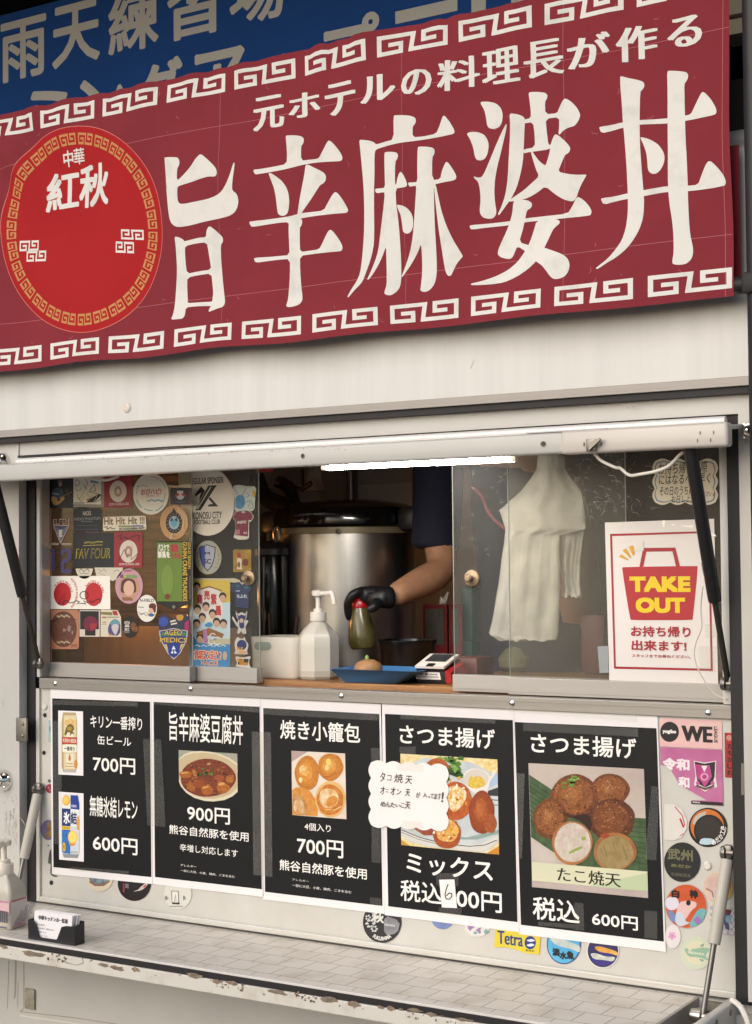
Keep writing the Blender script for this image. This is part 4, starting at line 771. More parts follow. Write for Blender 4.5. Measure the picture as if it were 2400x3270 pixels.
for i in range(46): ph.poly(ell(rr.uniform(640, 900), rr.uniform(570, 790), rr.uniform(18, 44), rr.uniform(12, 30), 8, wob=.4), rr.choice(['3e6a26', '5c8a34', '2c4d1e', '79a44c', '4d7a2c']), up=i % 6 == 0)
ball(ph, 680, 660, 105, 78, [('9c4a24', 'b8602c'), ('b4622e', '8f4420'), ('c07038', 'a45228')], 160); 
ph.poly(chaikin([(920, 760), (935, 705), (1000, 672), (1080, 680), (1150, 715), (1168, 760), (1210, 690), (1232, 700), (1165, 800), (1150, 870), (1110, 930), (1020, 900), (945, 840)]), 'e2ded9'); ph.poly(ell(1040, 770, 115, 88, 28), 'cfc8bd'); ph.poly(chaikin([(960, 820), (990, 730), (1010, 760), (1060, 738), (1110, 770), (1130, 830), (1050, 862), (990, 855)]), P2('c9a22c', 'e3c860', 160))
ball(ph, 855, 975, 150, 178, [('a2481a', 'c0642a'), ('c87830', 'b05a24')], 120); ph.poly(chaikin([(775, 850), (840, 830), (900, 850), (950, 880), (950, 950), (900, 1030), (840, 1080), (790, 1040), (760, 940)]), P2('efe7cc', 'd69e38', 120)); 
for i in range(30): ph.poly(ell(rr.gauss(850, 50), rr.gauss(950, 60), rr.uniform(6, 16), rr.uniform(8, 22), 7, wob=.3), rr.choice(['f4efdc', 'e2ac3a', 'ede0b4', 'd89830']), up=i % 6 == 0)
ball(ph, 1090, 1080, 118, 200, [('7c3216', '9a4820'), ('9e4a1e', '84381a'), ('b4602c', '944420'), ('c07038', 'a85828')], 130); ph.poly(ell(1170, 1180, 58, 90, 18, wob=.06), P2('8f4420', 'ad5c2c', 150))
ball(ph, 770, 1275, 130, 140, [('94401a', 'b05828'), ('b86830', 'a04c20')], 120); ph.poly(ell(775, 1250, 105, 105, 22, wob=.05), P2('e6c070', 'cf8c34', 150))
for i in range(24): ph.poly(ell(rr.gauss(775, 42), rr.gauss(1250, 42), rr.uniform(6, 18), rr.uniform(6, 14), 7, wob=.3), rr.choice(['f0e6cc', 'dfa43c', 'd08a2c', 'b4602a']), up=i % 6 == 0)
ph.poly([(450, 1190), (640, 1210), (640, 1290), (560, 1290), (480, 1240)], P2('8c3c28', 'a05038', 120))
for t_, x0, y0, x1, y1, bl in (('さつま揚げ', 332, 268, 1212, 500, .02), ('ミックス', 395, 1445, 1192, 1720, .02), ('税込', 340, 1695, 720, 1935, .018), ('00円', 855, 1780, 1275, 2010, .018)): tx.lines.append((t_, x0, y0, x1, y1, bl*.6))
tp.strips += [[(345, 180), (1218, 222), (1216, 262), (342, 218)], [(330, 475), (485, 472), (480, 545), (330, 530)], [(1408, 720), (1485, 722), (1462, 1505), (1425, 1500)], [(672, 1640), (876, 1635), (876, 1760), (672, 1750)], [(695, 1955), (905, 1960), (905, 2040), (695, 2015)]]; fin(o, ph, tx, tp)
S = Sheet(-.0054, 'P4'); S.poly([(697, 1700), (838, 1697), (862, 1962), (722, 1955)], 'eeeae8'); S.poly(stroke([(780, 1740), (762, 1790), (752, 1840), (762, 1876), (790, 1880), (815, 1855), (812, 1828), (790, 1822), (765, 1848)], 10), '1c1a1a'); S.build('price_slip', 'small white paper slip with a handwritten 6 taped over the price', 'paper slip')
# 5 fried octopus balls
o, ph, tx, tp = poster('P5', [(1641, 2267), (2099, 2287), (2125.7, 3039.6), (1657, 2983)], [(1643, 2305.6), (2095.4, 2325.6), (2119, 3006.8), (1662.7, 2953.3)], 'large black poster with brown fried fish balls on a green leaf priced 600 yen')
ph.poly([(238, 540), (1250, 592), (1290, 1722), (272, 1625)], P2('b3a49b', 'c2b5aa', 12)); ph.poly([(243, 640), (560, 850), (1000, 1010), (1265, 1025), (1283, 1490), (700, 1460), (470, 1330), (262, 1190)], P2('33492c', '4c6640', 40))
ph.many([stroke([(246, 700+i*42), (560, 905+i*40)], 5) for i in range(9)]+[stroke([(1080, 1050+i*42), (1270, 1060+i*46)], 5) for i in range(9)], '22341f')
ph.poly([(262, 1200), (470, 1330), (490, 1430), (270, 1410)], P2('b9aea6', 'c6bbb2', 12))
B1 = [('5a2f18', '7a4422'), ('7c4622', '94582e'), ('8f5529', '7a4522'), ('9d6233', '84502a'), ('ac7342', '90592e')]; B2 = [('4c2412', '66351a'), ('693618', '7e4622'), ('7d4420', '6a3a1c'), ('8d5430', '743f20')]
ball(ph, 957, 775, 168, 145, B1, 110); ball(ph, 640, 835, 212, 196, B1, 110); ball(ph, 430, 1030, 150, 180, B1, 130); ball(ph, 965, 1035, 208, 185, B2, 110)
ph.poly(chaikin([(480, 930), (640, 1010), (800, 970), (760, 1010), (650, 1030), (540, 1000)]), '4b2412'); ph.poly(chaikin([(600, 1010), (760, 980), (800, 1060), (780, 1150), (720, 1060)]), '2a1710')
for i in range(420):
    c = rr.choice([(957, 775, 150, 125), (640, 820, 190, 165), (430, 1020, 130, 150), (965, 1030, 180, 160)]); a, r_ = rr.uniform(0, 6.28), math.sqrt(rr.random())
    ph.poly(ell(c[0]+c[2]*r_*math.cos(a), c[1]+c[3]*r_*math.sin(a), rr.uniform(3, 11), rr.uniform(2, 7), 6, wob=.4), rr.choice(['4e2813', '5e3219', 'b5794a', '6f3e1f', 'a3683c', '8f5229', '7a4524', '5a2f18', '96602f']), up=i % 60 == 0)
for c in ((930, 740, 60, 40), (600, 770, 80, 50), (410, 970, 50, 50), (930, 960, 70, 50), (700, 800, 60, 60), (1010, 1000, 60, 50)):
    ph.many([ell(rr.gauss(c[0], c[2]), rr.gauss(c[1], c[3]), rr.uniform(3, 8), rr.uniform(2, 4), 6, wob=.4) for i in range(12)], rr.choice(['c99a70', 'bd8a5c', 'd2a880']))
ph.many([stroke([(x, y), (x+rr.uniform(-14, 14), y+rr.uniform(10, 26)), (x+rr.uniform(-18, 18), y+rr.uniform(26, 44))], 5, 2) for x, y in [(rr.gauss(900, 130), rr.gauss(960, 110)) for i in range(16)]+[(rr.gauss(560, 110), rr.gauss(900, 90)) for i in range(12)]], '43210f')
ph.poly(ell(625, 1240, 178, 192, 30, wob=.015), P2('9a6234', 'b37c4a', 60)); ph.poly(ell(628, 1238, 158, 172, 30, wob=.02), P2('b8a99a', 'd2c8bb', 70)); ph.many([chaikin([(590, 1325), (640, 1290), (710, 1265), (720, 1285), (650, 1315), (600, 1338)]), chaikin([(700, 1190), (740, 1180), (745, 1215), (710, 1220)])], '8fa050'); ph.many([ell(530, 1250, 22, 26, 9), ell(600, 1150, 30, 22, 9), ell(680, 1130, 26, 18, 9)], 'c9b2ae')
ph.poly(ell(1000, 1315, 188, 168, 30, wob=.02), P2('8f5a30', 'a8723e', 60)); ph.poly(ell(1000, 1325, 160, 145, 30, wob=.02), P2('a08a5c', '8a7448', 60)); ph.poly(chaikin([(860, 1165), (930, 1150), (960, 1180), (900, 1205)]), '9c3e22'); ph.many([stroke([(1060, 1250), (1110, 1380)], 8), stroke([(900, 1260), (930, 1360)], 8), stroke([(980, 1230), (1000, 1300)], 6)], '6a6a34')
for i in range(14): ph.poly(ell(rr.gauss(610, 34), rr.gauss(705, 28), rr.uniform(14, 30), rr.uniform(8, 18), 8, wob=.4), rr.choice(['6a8a3a', '86a850', '557830']), up=i % 5 == 0)
ph.poly([(270, 1405), (1283, 1490), (1288, 1662), (272, 1570)], P2('d8d4b0', 'cfd0b4', 10)); ph.poly([(760, 1620), (1284, 1500), (1288, 1662)], 'b9c6a0'); ph.poly([(272, 1572), (1288, 1664), (1290, 1722), (272, 1625)], P2('b0a19c', 'bdaea8', 20)); ph.text('たこ焼天', 492, 1450, 1052, 1630, '1c1512', brush=(.016, .0))
for t_, x0, y0, x1, y1, bl in (('さつま揚げ', 258, 275, 1185, 505, .02), ('税込', 275, 1705, 688, 1955, .018), ('600円', 795, 1845, 1198, 2012, .018)): tx.lines.append((t_, x0, y0, x1, y1, bl*.6))
tp.strips += [[(193, 185), (1200, 240), (1200, 310), (193, 258)], [(128, 630), (207, 632), (180, 1378), (148, 1372)], [(1316, 740), (1385, 750), (1360, 1395), (1260, 1382)], [(640, 1762), (720, 1770), (728, 2008), (640, 2000)], [(1255, 1832), (1366, 1842), (1368, 2085), (1255, 2070)], [(325, 1930), (640, 1955), (640, 1990), (325, 1965)]]; fin(o, ph, tx, tp)
# handwritten cloud note on poster 4
S = Sheet(-.0058, 'P4'); cl = []
for i, c in enumerate(cloud(70, 620, 762, 1195, 5, 4, .035)): cl.append((c[0], c[1]+(c[0]-70)*.055))
S.poly(cl, 'f1eae8'); nt_ = S.build('cloud_note', 'white cloud shaped paper note with handwriting taped across the middle posters', 'note')
S = Sheet(-.0060, 'P4')
for t_, x0, y0, x1, y1 in (('タ', 152, 705, 200, 800), ('コ', 218, 735, 258, 790), ('焼', 285, 722, 365, 810), ('天', 385, 740, 450, 820), ('オ', 155, 838, 200, 915), ('ニ', 205, 865, 235, 895), ('オ', 250, 845, 295, 920), ('ン', 305, 865, 350, 918), ('天', 385, 862, 432, 932), ('が', 485, 890, 525, 945), ('入', 548, 895, 590, 945), ('っ', 590, 925, 615, 950), ('て', 618, 905, 650, 950), ('ま', 650, 905, 685, 960), ('す', 688, 900, 715, 965), ('！', 722, 893, 738, 985), ('め', 160, 975, 205, 1030), ('ん', 208, 980, 250, 1032), ('た', 252, 985, 295, 1035), ('い', 298, 1000, 340, 1030), ('こ', 345, 990, 380, 1035), ('天', 385, 978, 435, 1048)):
    S.text(t_, x0, y0, x1, y1, '1d1a1c', bold=.006, shear=.12)
S.build('handwriting', parent=nt_)
S = Sheet(-.0066, 'P4')
for p_ in ([(305, 600), (555, 640), (550, 710), (305, 690)], [(360, 1155), (545, 1170), (545, 1320), (500, 1310), (360, 1200)]): S = Sheet(-.0066, 'P4'); S.poly(p_, M_tape); S.build('clear_tape', parent=nt_)

# ------------------------------------------------------------------ stickers on the left window panes
GW = 'stickers on the left window panes'
YL, YI = .0335, .0583
def stk(fr, Y, label, draw, grp=GW, cat='sticker', name='sticker'):
    S = Sheet(Y, fr, eps=.00006); draw(S); return S.build(name, label, cat, grp)
SK = 'd8d0be'
def d(S):
    S.poly(rect(65, 160, 430, 655), '1d2026'); S.many([ell(330, 400, 18, 30, 8), ell(400, 420, 14, 22, 8), ell(360, 470, 20, 16, 8)], '3a3d44')
    S.poly(chaikin([(110, 420), (150, 360), (215, 350), (275, 380), (290, 470), (200, 520), (115, 500)]), P2('4f6078', '2a3444', 200)); S.poly(ell(238, 300, 26, 40, 14), 'a48a74'); S.poly(ell(236, 262, 34, 22, 12), '6a5a48')
    S.poly(chaikin([(108, 485), (150, 480), (210, 520), (290, 480), (306, 505), (270, 555), (215, 600), (165, 615), (130, 590), (110, 540)]), P2('c19a66', 'a87e4c', 120)); S.poly(ell(215, 530, 24, 20, 12), '3a2a20'); S.poly(stroke([(240, 500), (400, 420)], 10), '7a6248'); S.poly(stroke([(130, 440), (215, 450)], 22), '8fa0b0')
stk('B', YL, 'dark photo sticker of a guitarist at the top left corner of the pane', d)
def d(S):
    S.poly(rect(430, 150, 882, 640), '8f897c'); S.poly([(432, 150), (838, 150), (836, 602), (430, 592)], SK)
    S.many([stroke([(450, 260), (490, 235), (525, 270), (510, 320), (470, 330), (450, 290)], 9), stroke([(600, 230), (640, 280), (610, 370), (580, 300)], 9)], '7a5a7c'); S.many([stroke([(450, 350), (480, 395), (530, 390), (545, 350)], 8), stroke([(600, 330), (625, 385)], 8)], '5a8a8c')
    S.many([stroke([(480, 450), (520, 520), (560, 450), (590, 400)], 10), stroke([(490, 500), (545, 560), (590, 480)], 9), stroke([(620, 440), (680, 500), (720, 470)], 9)], 'b09a3c'); S.many([ell(660, 530, 40, 20, 12)], 'b8743c'); S.poly([(680, 240), (800, 270), (790, 295), (690, 280)], '5c87a0')
    S.poly(stroke([(665, 420), (690, 370), (740, 305), (755, 400), (650, 420), (760, 440), (845, 460), (830, 530), (740, 570), (610, 578), (680, 510), (790, 450), (730, 570)], 8), '1e1c1c'); S.poly(rect(440, 572, 590, 586), '6f5a50')
stk('B', YL, 'cream card sticker with coloured doodles and a looping black signature', d)
def rab(S, x0, y0, x1, y1, cx, cy, rx, ry, scr):
    S.poly(rect(x0, y0, x1, y1), '8f2530'); S.poly(ell(cx, cy, rx, ry, 30), 'cfc4b2'); S.poly(ell(cx, cy, rx*.42, ry*.5, 20), 'a77a74'); S.poly(ell(cx, cy, rx*.2, ry*.26, 20), 'cfc4b2')
    S.text('SOMI KURIKAI LSKI', x0+75, y1-65, x1-45, y1-35, 'd2b9b0', bold=.02)
    if scr: S.many([stroke([(x0+50, y0+70), (x0+110, y0+40), (x0+90, y0+110), (x0+160, y0+70), (x0+200, y0+100), (x0+280, y0+60), (x0+380, y0+50), (x0+350, y0+130)], 14)], '3a2226'); S.many([stroke([(cx-150, cy+150), (cx-60, cy-30), (cx-20, cy+90), (cx+60, cy-100), (cx+40, cy+120), (cx+140, cy+30)], 9)], '2c2022')
    else: S.poly(stroke([(x0+130, y0+40), (x0+200, y0+15), (x0+240, y0+50), (x0+340, y0+20)], 16), '5c1c24')
stk('B', YL, 'dark red square sticker with a cream oval, under the hood bar', lambda S: rab(S, 880, 160, 1287, 645, 1085, 410, 125, 158, 0))
stk('B', YL, 'dark red square sticker with black scribbles right of the big black card', lambda S: rab(S, 1025, 1005, 1440, 1525, 1238, 1290, 130, 165, 1))
def d(S):
    S.poly(ell(1325, 378, 156, 182, 40), 'ddd6c6')
    for a0, r_, c in ((20, .86, '8fb0a4'), (60, .84, 'c79a90'), (150, .8, '9ab8ac'), (200, .84, '7f9fb0'), (245, .8, '8fb0a4'), (290, .86, '7fa89c'), (330, .8, '9fb0b8')): S.many([ell(1325+156*r_*math.cos(rad(a0+k*5)), 378-182*r_*math.sin(rad(a0+k*5)), 6, 7, 7) for k in range(7)], c)
    S.many([stroke([(1195+i*13, 308+6*math.sin(i)) for i in range(9)], 8)], '9fb2a6'); S.many([stroke([(1290+i*18, 436+7*math.sin(i*2)) for i in range(9)], 12)], '7c9cab'); S.text('おびハピ!', 1240, 335, 1415, 382, 'b2434a', bold=.02); S.text('お茶の間ハッピー', 1285, 388, 1405, 404, 'b8757a')
stk('A', YL, 'large round cream sticker with red writing and pale green scribbled rim', d)
def d(S):
    S.poly(rect(290, 355, 602, 602), '1e1f2c'); S.poly(rect(560, 356, 602, 602), '4a2a28'); S.many([ell(437, 480, 55, 50, 20)], 'b9b6b6'); S.many([rect(390, 400, 480, 440)], 'c0bcbc'); S.many([ell(395, 455, 26, 22, 10), ell(480, 455, 26, 22, 10), ell(372, 475, 16, 14, 10), ell(508, 475, 16, 14, 10)], '9c3034'); S.poly(rect(365, 562, 510, 568), '6d6e78')
stk('C', YL, 'small dark navy sticker with a red and grey emblem beside the big round sponsor sticker', d)
def d(S):
    S.text('ELFEN', 132, 818, 368, 890, 'b49c8c', bold=.014); S.text('ELFEN', 142, 828, 360, 880, '5a4038', bold=.006)
    S.poly([(128, 903), (372, 905), (242, 1182)], 'b9a090'); S.poly([(142, 912), (358, 914), (242, 1160)], '5d6478'); S.poly([(142, 912), (358, 914), (250, 970)], '3f3a58'); S.poly([(195, 990), (242, 960), (242, 1160)], '7f8796')
    S.text('E', 225, 975, 270, 1075, 'd6bfa6', bold=.05); S.many([rect(105, 1165, 215, 1195), rect(262, 1168, 402, 1197)], 'b4a79a'); S.text('SAITAMA', 108, 1170, 210, 1190, '6a4a40', bold=.02); S.text('OKEGAWA', 268, 1173, 398, 1192, '6a4a40', bold=.02)
stk('B', YL, 'clear sticker with an E on a grey blue triangular pennant', d)
stk('B', YL, 'clear sticker with a large purple number twelve', lambda S: (S.poly([(100, 1258), (160, 1258), (160, 1570), (108, 1570), (108, 1300), (100, 1300)], '46406a'), S.poly([(245, 1340), (245, 1270), (280, 1250), (380, 1250), (402, 1275), (402, 1400), (370, 1440), (300, 1460), (295, 1545), (402, 1550), (402, 1610), (245, 1605), (245, 1450), (270, 1410), (340, 1385), (345, 1300), (295, 1300), (295, 1345)], '46406a')))
def d(S):
    S.poly(rect(430, 658, 835, 1002), '1b2026'); S.text('NACK5', 570, 700, 688, 760, 'b5ab95', bold=.02); S.text('RADIO PHANTOM', 445, 795, 822, 826, '8a8a88'); S.many([rect(540, 845, 710, 858)], '5c5f62'); S.many([rect(480, 905, 775, 915), rect(455, 960, 800, 968)], '3c4146')
stk('B', YL, 'black rectangular sticker with thin silver writing above the yellow lettered card', d)
def d(S):
    S.poly([(870, 800), (885, 785), (1470, 765), (1492, 780), (1500, 955), (1485, 970), (880, 988), (863, 970)], 'e2d8c4')
    for i, (t_, x0, x1) in enumerate((('Hit', 880, 1015), ('Hit', 1055, 1190), ('Hit', 1235, 1365), ('!!!', 1405, 1475))): S.text(t_, x0, 790-3*i, x1, 900-5*i, ('7a5a34', '8a6a40', '7a6a34', '8a6440')[i], bold=.03)
    S.many([rect(1090, 908, 1300, 930)], '7f8a4c'); S.many([rect(1300, 905, 1460, 925)], '4a5890'); S.poly(stroke([(880, 935), (930, 925), (925, 965), (980, 935), (1000, 960), (1045, 950)], 12), '6a4a38'); S.text('NOT ROUGH BASEBALL PARTY!', 1105, 940, 1475, 965, '3a342c', bold=.03)
stk('B', YL, 'long white sticker repeating one word three times with exclamation marks', d)
def d(S):
    S.poly(ell(345, 862, 205, 252, 40), 'b48a5c')
    for k in range(5): S.poly([(400+k*28, 640+k*26), (425+k*28, 655+k*26), (300+k*60, 1110-k*45), (280+k*60, 1110-k*40)], 'c7a578', up=k == 0)
    S.poly(chaikin([(342, 640), (372, 710), (430, 750), (470, 850), (450, 960), (395, 1020), (345, 1028), (290, 1015), (235, 950), (220, 850), (255, 750), (315, 710)]), '211d24'); S.poly(ell(346, 868, 78, 100, 24), '8fa4a8'); S.poly([(300, 790), (345, 830), (392, 788), (400, 850), (290, 850)], '3a3a40'); S.poly(ell(346, 880, 44, 50, 18), '5d97ae'); S.many([ell(346+102*math.cos(rad(a)), 868+128*math.sin(rad(a)), 8, 9, 6) for a in range(0, 360, 24)], '8f7c5c'); S.text('1924', 318, 1050, 372, 1075, '5a5a80', bold=.02)
stk('C', YL, 'orange striped oval sticker with a black drop shaped crest', d)
def d(S):
    S.poly(rect(425, 1015, 1024, 1525), '1d1f24'); S.poly(stroke([(590, 1165), (650, 1155), (720, 1162), (790, 1150), (860, 1150)], 22), 'a8963c'); S.poly(stroke([(595, 1166), (660, 1158), (720, 1164), (850, 1152)], 8), '33301e'); S.poly(stroke([(575, 1205), (858, 1192)], 8), 'b7a43e')
    S.text('FAV FOUR', 472, 1250, 975, 1388, 'c0ac3a', bold=.012, shear=.12); S.text('FAV FOUR', 480, 1256, 968, 1382, '3d3a20', bold=0, shear=.12)
stk('B', YL, 'large black sticker with slanted yellow outline capitals', d)
stk('B', YL, 'half hidden round white sticker with a sketch, below the big black card', lambda S: (S.poly([p for p in ell(590, 1540, 125, 150, 40) if p[1] > 1525], 'cfc8b6'), S.many([stroke([(510, 1585), (545, 1540), (580, 1585), (640, 1545), (665, 1590)], 9), stroke([(520, 1605), (660, 1615)], 7)], '4a443e')))
stk('B', YL, 'half hidden round white sticker with faint pencil lines beside the pink round one', lambda S: (S.poly([(740, 1525), (1160, 1525), (1140, 1600), (1060, 1700), (1000, 1725), (965, 1700), (965, 1645), (765, 1645)], 'cac3b0'), S.many([stroke([(790, 1545), (840, 1580), (880, 1545), (910, 1590)], 6), stroke([(790, 1600), (900, 1640)], 5), stroke([(1020, 1590), (1060, 1560), (1100, 1575)], 8)], '6f6a5c')))
def d(S):
    S.poly([(66, 182), (965, 178), (972, 668), (70, 665)], 'efe9de'); S.many([ell(270, 448, 128, 170, 36), ell(727, 450, 130, 172, 36)], 'b8232c')
    S.arc('FUNKY FRIDAY', 270, 448, 140, 185, 142, 8, 40, 'b03038', .02); S.arc('NACK5 9-6 FRI', 727, 450, 142, 187, 142, 8, 40, 'b03038', .02); S.arc('KATSUYA KOBAYASHI', 270, 430, 215, 265, 52, -52, 36, 'b03038', .02)
    S.poly(stroke([(210, 600), (235, 545), (300, 435), (290, 600), (215, 585), (330, 540), (370, 575), (425, 570), (470, 540), (520, 560), (480, 590), (560, 580), (610, 590), (580, 540), (640, 575)], 12), '1d1818'); S.poly(stroke(ell(588, 462, 60, 56, 16)+[(648, 462)], 12), '1d1818'); S.poly(stroke([(660, 560), (685, 545), (700, 570), (760, 530), (800, 520), (835, 535), (815, 580)], 13), '1d1818')
stk('D', YL, 'white sticker with two big red ovals and a black signature', d)
def d(S):
    S.poly(ell(1245, 328, 202, 258, 40), 'bd8f9c'); S.poly(ell(1250, 345, 150, 190, 30), 'b98d76'); S.poly(chaikin([(1120, 420), (1130, 260), (1190, 215), (1260, 215), (1330, 240), (1352, 330), (1350, 420), (1300, 430), (1180, 430)]), '5a2f30'); S.poly(ell(1243, 360, 78, 112, 24), 'd0ab96'); S.text('momoka', 1115, 150, 1370, 212, '6a9a64', bold=.04); S.many([rect(1112, 160, 1160, 208)], '7a3c70'); S.many([ell(1190, 182, 20, 22, 10)], 'b0b040'); S.text('9000Mo', 1145, 490, 1300, 545, '8a6430', bold=.04)
    S.many([rect(1165, 88, 1305, 98), rect(1180, 105, 1280, 114)], '8a3a48')
stk('D', YL, 'round pink sticker with multicoloured letters over long brown hair', d)
def d(S):
    S.poly(ell(1508, 655, 146, 198, 36), 'e0dcd2'); S.text('N-FIELD', 1405, 515, 1610, 560, '26262a', bold=.02); S.poly(ell(1590, 625, 55, 48, 18), '5a2a22'); S.poly(ell(1565, 690, 38, 40, 14), 'cfa890'); S.poly(ell(1622, 670, 20, 55, 12), '5a2a22'); S.poly(ell(1572, 752, 44, 26, 12), '3f5f9c'); S.many([ell(1520, 735, 14, 22, 8), ell(1625, 745, 14, 18, 8)], 'c9b83c'); S.many([stroke([(1380, 635), (1465, 640)], 9), stroke([(1400, 740), (1500, 715)], 6), stroke([(1385, 700), (1420, 750), (1450, 730), (1520, 770)], 6)], '4a4a48')
stk('D', YL, 'white oval sticker with black capitals, right of the pink round one', d)
def d(S):
    S.poly(rrect(63, 678, 512, 1252, 40), 'b0785c'); S.poly(ell(285, 960, 195, 262, 40), '3f241c'); S.poly(ell(285, 960, 188, 254, 40), P2('6b4232', '5a3428', 120)); S.many([ell(200+24*i, 768+10*math.sin(i*2), 14, 16, 7) for i in range(8)]+[ell(200+24*i, 1150+10*math.sin(i*2), 14, 14, 7) for i in range(8)], 'b3a282'); S.many([ell(370, 945, 26, 50, 9, wob=.4), ell(300, 975, 24, 22, 9, wob=.4), ell(415, 1010, 14, 30, 9, wob=.3)], '8f7a70')
    S.many([stroke([(95, 850), (150, 830), (210, 815)], 22), stroke([(400, 825), (480, 820)], 10)], '3a231c'); S.text('2023', 395, 1180, 490, 1225, '3a231c', shear=.1); S.text('よしみ', 180, 1010, 320, 1060, '4e2e22', bold=.01)
stk('D', YL, 'brown card sticker with a dark framed oval at the lower left of the pane', d)
stk('D', YL, 'white framed black sticker with a glowing red disc', lambda S: (S.poly([(520, 682), (818, 684), (815, 1072), (520, 1068)], 'cdc5b8'), S.poly([(528, 695), (803, 696), (803, 962), (755, 962), (755, 1055), (600, 1053), (600, 962), (528, 962)], '1f161a'), S.poly(ell(683, 878, 108, 110, 30), P2('7a1c34', '5a1c3c', 80)), S.poly(chaikin([(665, 915), (690, 865), (780, 890), (760, 960), (690, 985)]), P2('a82c30', '7f2434', 100)), S.many([rect(765, 975, 795, 980), rect(768, 995, 795, 1000), rect(770, 1015, 792, 1020)], '9a948a')))
stk('D', YL, 'cream leaflet sticker with a blue blob and a clipped corner', lambda S: (S.poly([(830, 672), (1078, 680), (1128, 780), (1132, 1072), (828, 1070)], 'd0c8b2'), S.poly([(832, 705), (1000, 712), (1000, 758), (835, 745)], '7f744a'), S.poly([(1000, 690), (1070, 692), (1085, 758), (1015, 755)], 'a2343a'), S.many([rect(850, 775, 915, 800), rect(860, 850, 910, 865)], 'a8645c'), S.many([rect(925, 775, 1100, 795), rect(850, 880, 920, 892)], '9a9484'), S.poly(chaikin([(940, 930), (975, 850), (1040, 805), (1118, 850), (1118, 1052), (955, 1052), (938, 990)]), '4a4a80'), S.poly(chaikin([(965, 880), (1030, 815), (1110, 840), (1112, 900), (1040, 890), (985, 900)]), '5f94a0'), S.poly(chaikin([(985, 910), (1040, 880), (1105, 900), (1080, 990), (1060, 1040), (1035, 1040), (1000, 980)]), 'c4b9bb'), S.poly([(960, 1020), (1000, 1030), (1005, 1052), (955, 1052)], 'b8644c')))
stk('D', YL, 'small dark oval sticker with white writing and an amber fish shape', lambda S: (S.poly(ell(1265, 927, 123, 162, 32), '1d1513'), S.poly(chaikin([(1270, 870), (1320, 850), (1385, 960), (1370, 1000), (1300, 1000), (1270, 930)]), P2('8f5428', '4a2a18', 120)), S.vtext('白黒紅', 1180, 840, 1255, 990, 'c9c0b4', bold=.03), S.many([rect(1165, 990, 1250, 998), rect(1170, 1008, 1252, 1016)], '9a9088')))
def d(S):
    S.poly([(80, 1138), (606, 1140), (606, 2040), (345, 2150), (85, 2040)], '171614'); S.poly([(92, 1158), (462, 1158), (462, 2022), (92, 2020)], '5f7a2c')
    S.text('バスケで', 105, 1180, 275, 1285, 'e0dccf', bold=.04, shear=-.1); S.text('群馬を', 105, 1285, 285, 1385, 'e0dccf', bold=.04, shear=-.1); S.text('熱', 292, 1180, 415, 1300, 'a8283a', bold=.05); S.text('クする', 305, 1310, 440, 1400, 'a8283a', bold=.05, shear=-.1)
    S.poly(ell(250, 1720, 90, 230, 30), '6d8738'); S.poly(ell(250, 1950, 40, 42, 20), '6a3420')
    S.vtext('GUNMA CRANE THUNDERS', 470, 1150, 542, 2020, 'c9a836', bold=.02, turn=True); S.vtext('2024-25 SEASON', 548, 1150, 595, 1540, 'c9a836', bold=.01, turn=True); S.poly(rect(572, 1650, 592, 1990), '4f4a40'); S.poly(chaikin([(345, 2070), (375, 2105), (345, 2130), (315, 2105)]), '77726a')
stk('C', YL, 'black edged green pennant sticker with white and red slogan and yellow side lettering', d)
def d(S):
    S.poly(chaikin([(110, 900), (140, 770), (220, 720), (300, 830), (380, 760), (470, 720), (575, 790), (555, 970), (135, 985)]), '2b2d44'); S.poly(chaikin([(370, 770), (430, 740), (490, 760), (470, 830), (400, 840)]), 'b98a2c'); S.poly([(500, 870), (565, 820), (560, 985), (500, 970)], '9a1f5c'); S.many([stroke([(290, 850), (370, 830)], 22), stroke([(300, 890), (390, 870)], 20)], 'cfc9b4'); S.poly(ell(190, 850, 70, 70, 18), '2f4a9c')
    S.poly([(130, 985), (340, 945), (545, 985), (535, 1100), (505, 1180), (440, 1310), (342, 1405), (250, 1310), (180, 1180), (140, 1100)], 'bfc2c8'); S.poly([(142, 992), (340, 955), (533, 992), (523, 1100), (495, 1175), (432, 1300), (342, 1390), (258, 1300), (192, 1175), (152, 1100)], '1f3478'); S.many([rect(165, 1005, 515, 1060)], '3f7a5a'); S.many([[(205, 1180), (240, 1180), (265, 1290), (240, 1260)], [(490, 1175), (445, 1180), (425, 1280), (450, 1240)]], 'c9b23a')
    S.poly(ell(342, 1275, 82, 95, 26), '1c2f86'); S.many([[(340, 1200), (372, 1255), (312, 1258)], [(300, 1310), (330, 1262), (335, 1318)], [(350, 1262), (392, 1312), (352, 1318)]], 'dfe2ea')
    S.text('AGEO', 200, 960, 472, 1058, '1c2450', bold=.03, shear=.14); S.text('AGEO', 206, 966, 466, 1052, 'd0ae38', bold=.012, shear=.14); S.text('MEDICS', 132, 1072, 545, 1168, '1c2450', bold=.03, shear=.14); S.text('MEDICS', 140, 1078, 538, 1160, 'd0ae38', bold=.012, shear=.14)
stk('E', YL, 'blue and yellow shield sticker with slanted gold letters low on the pane', d)
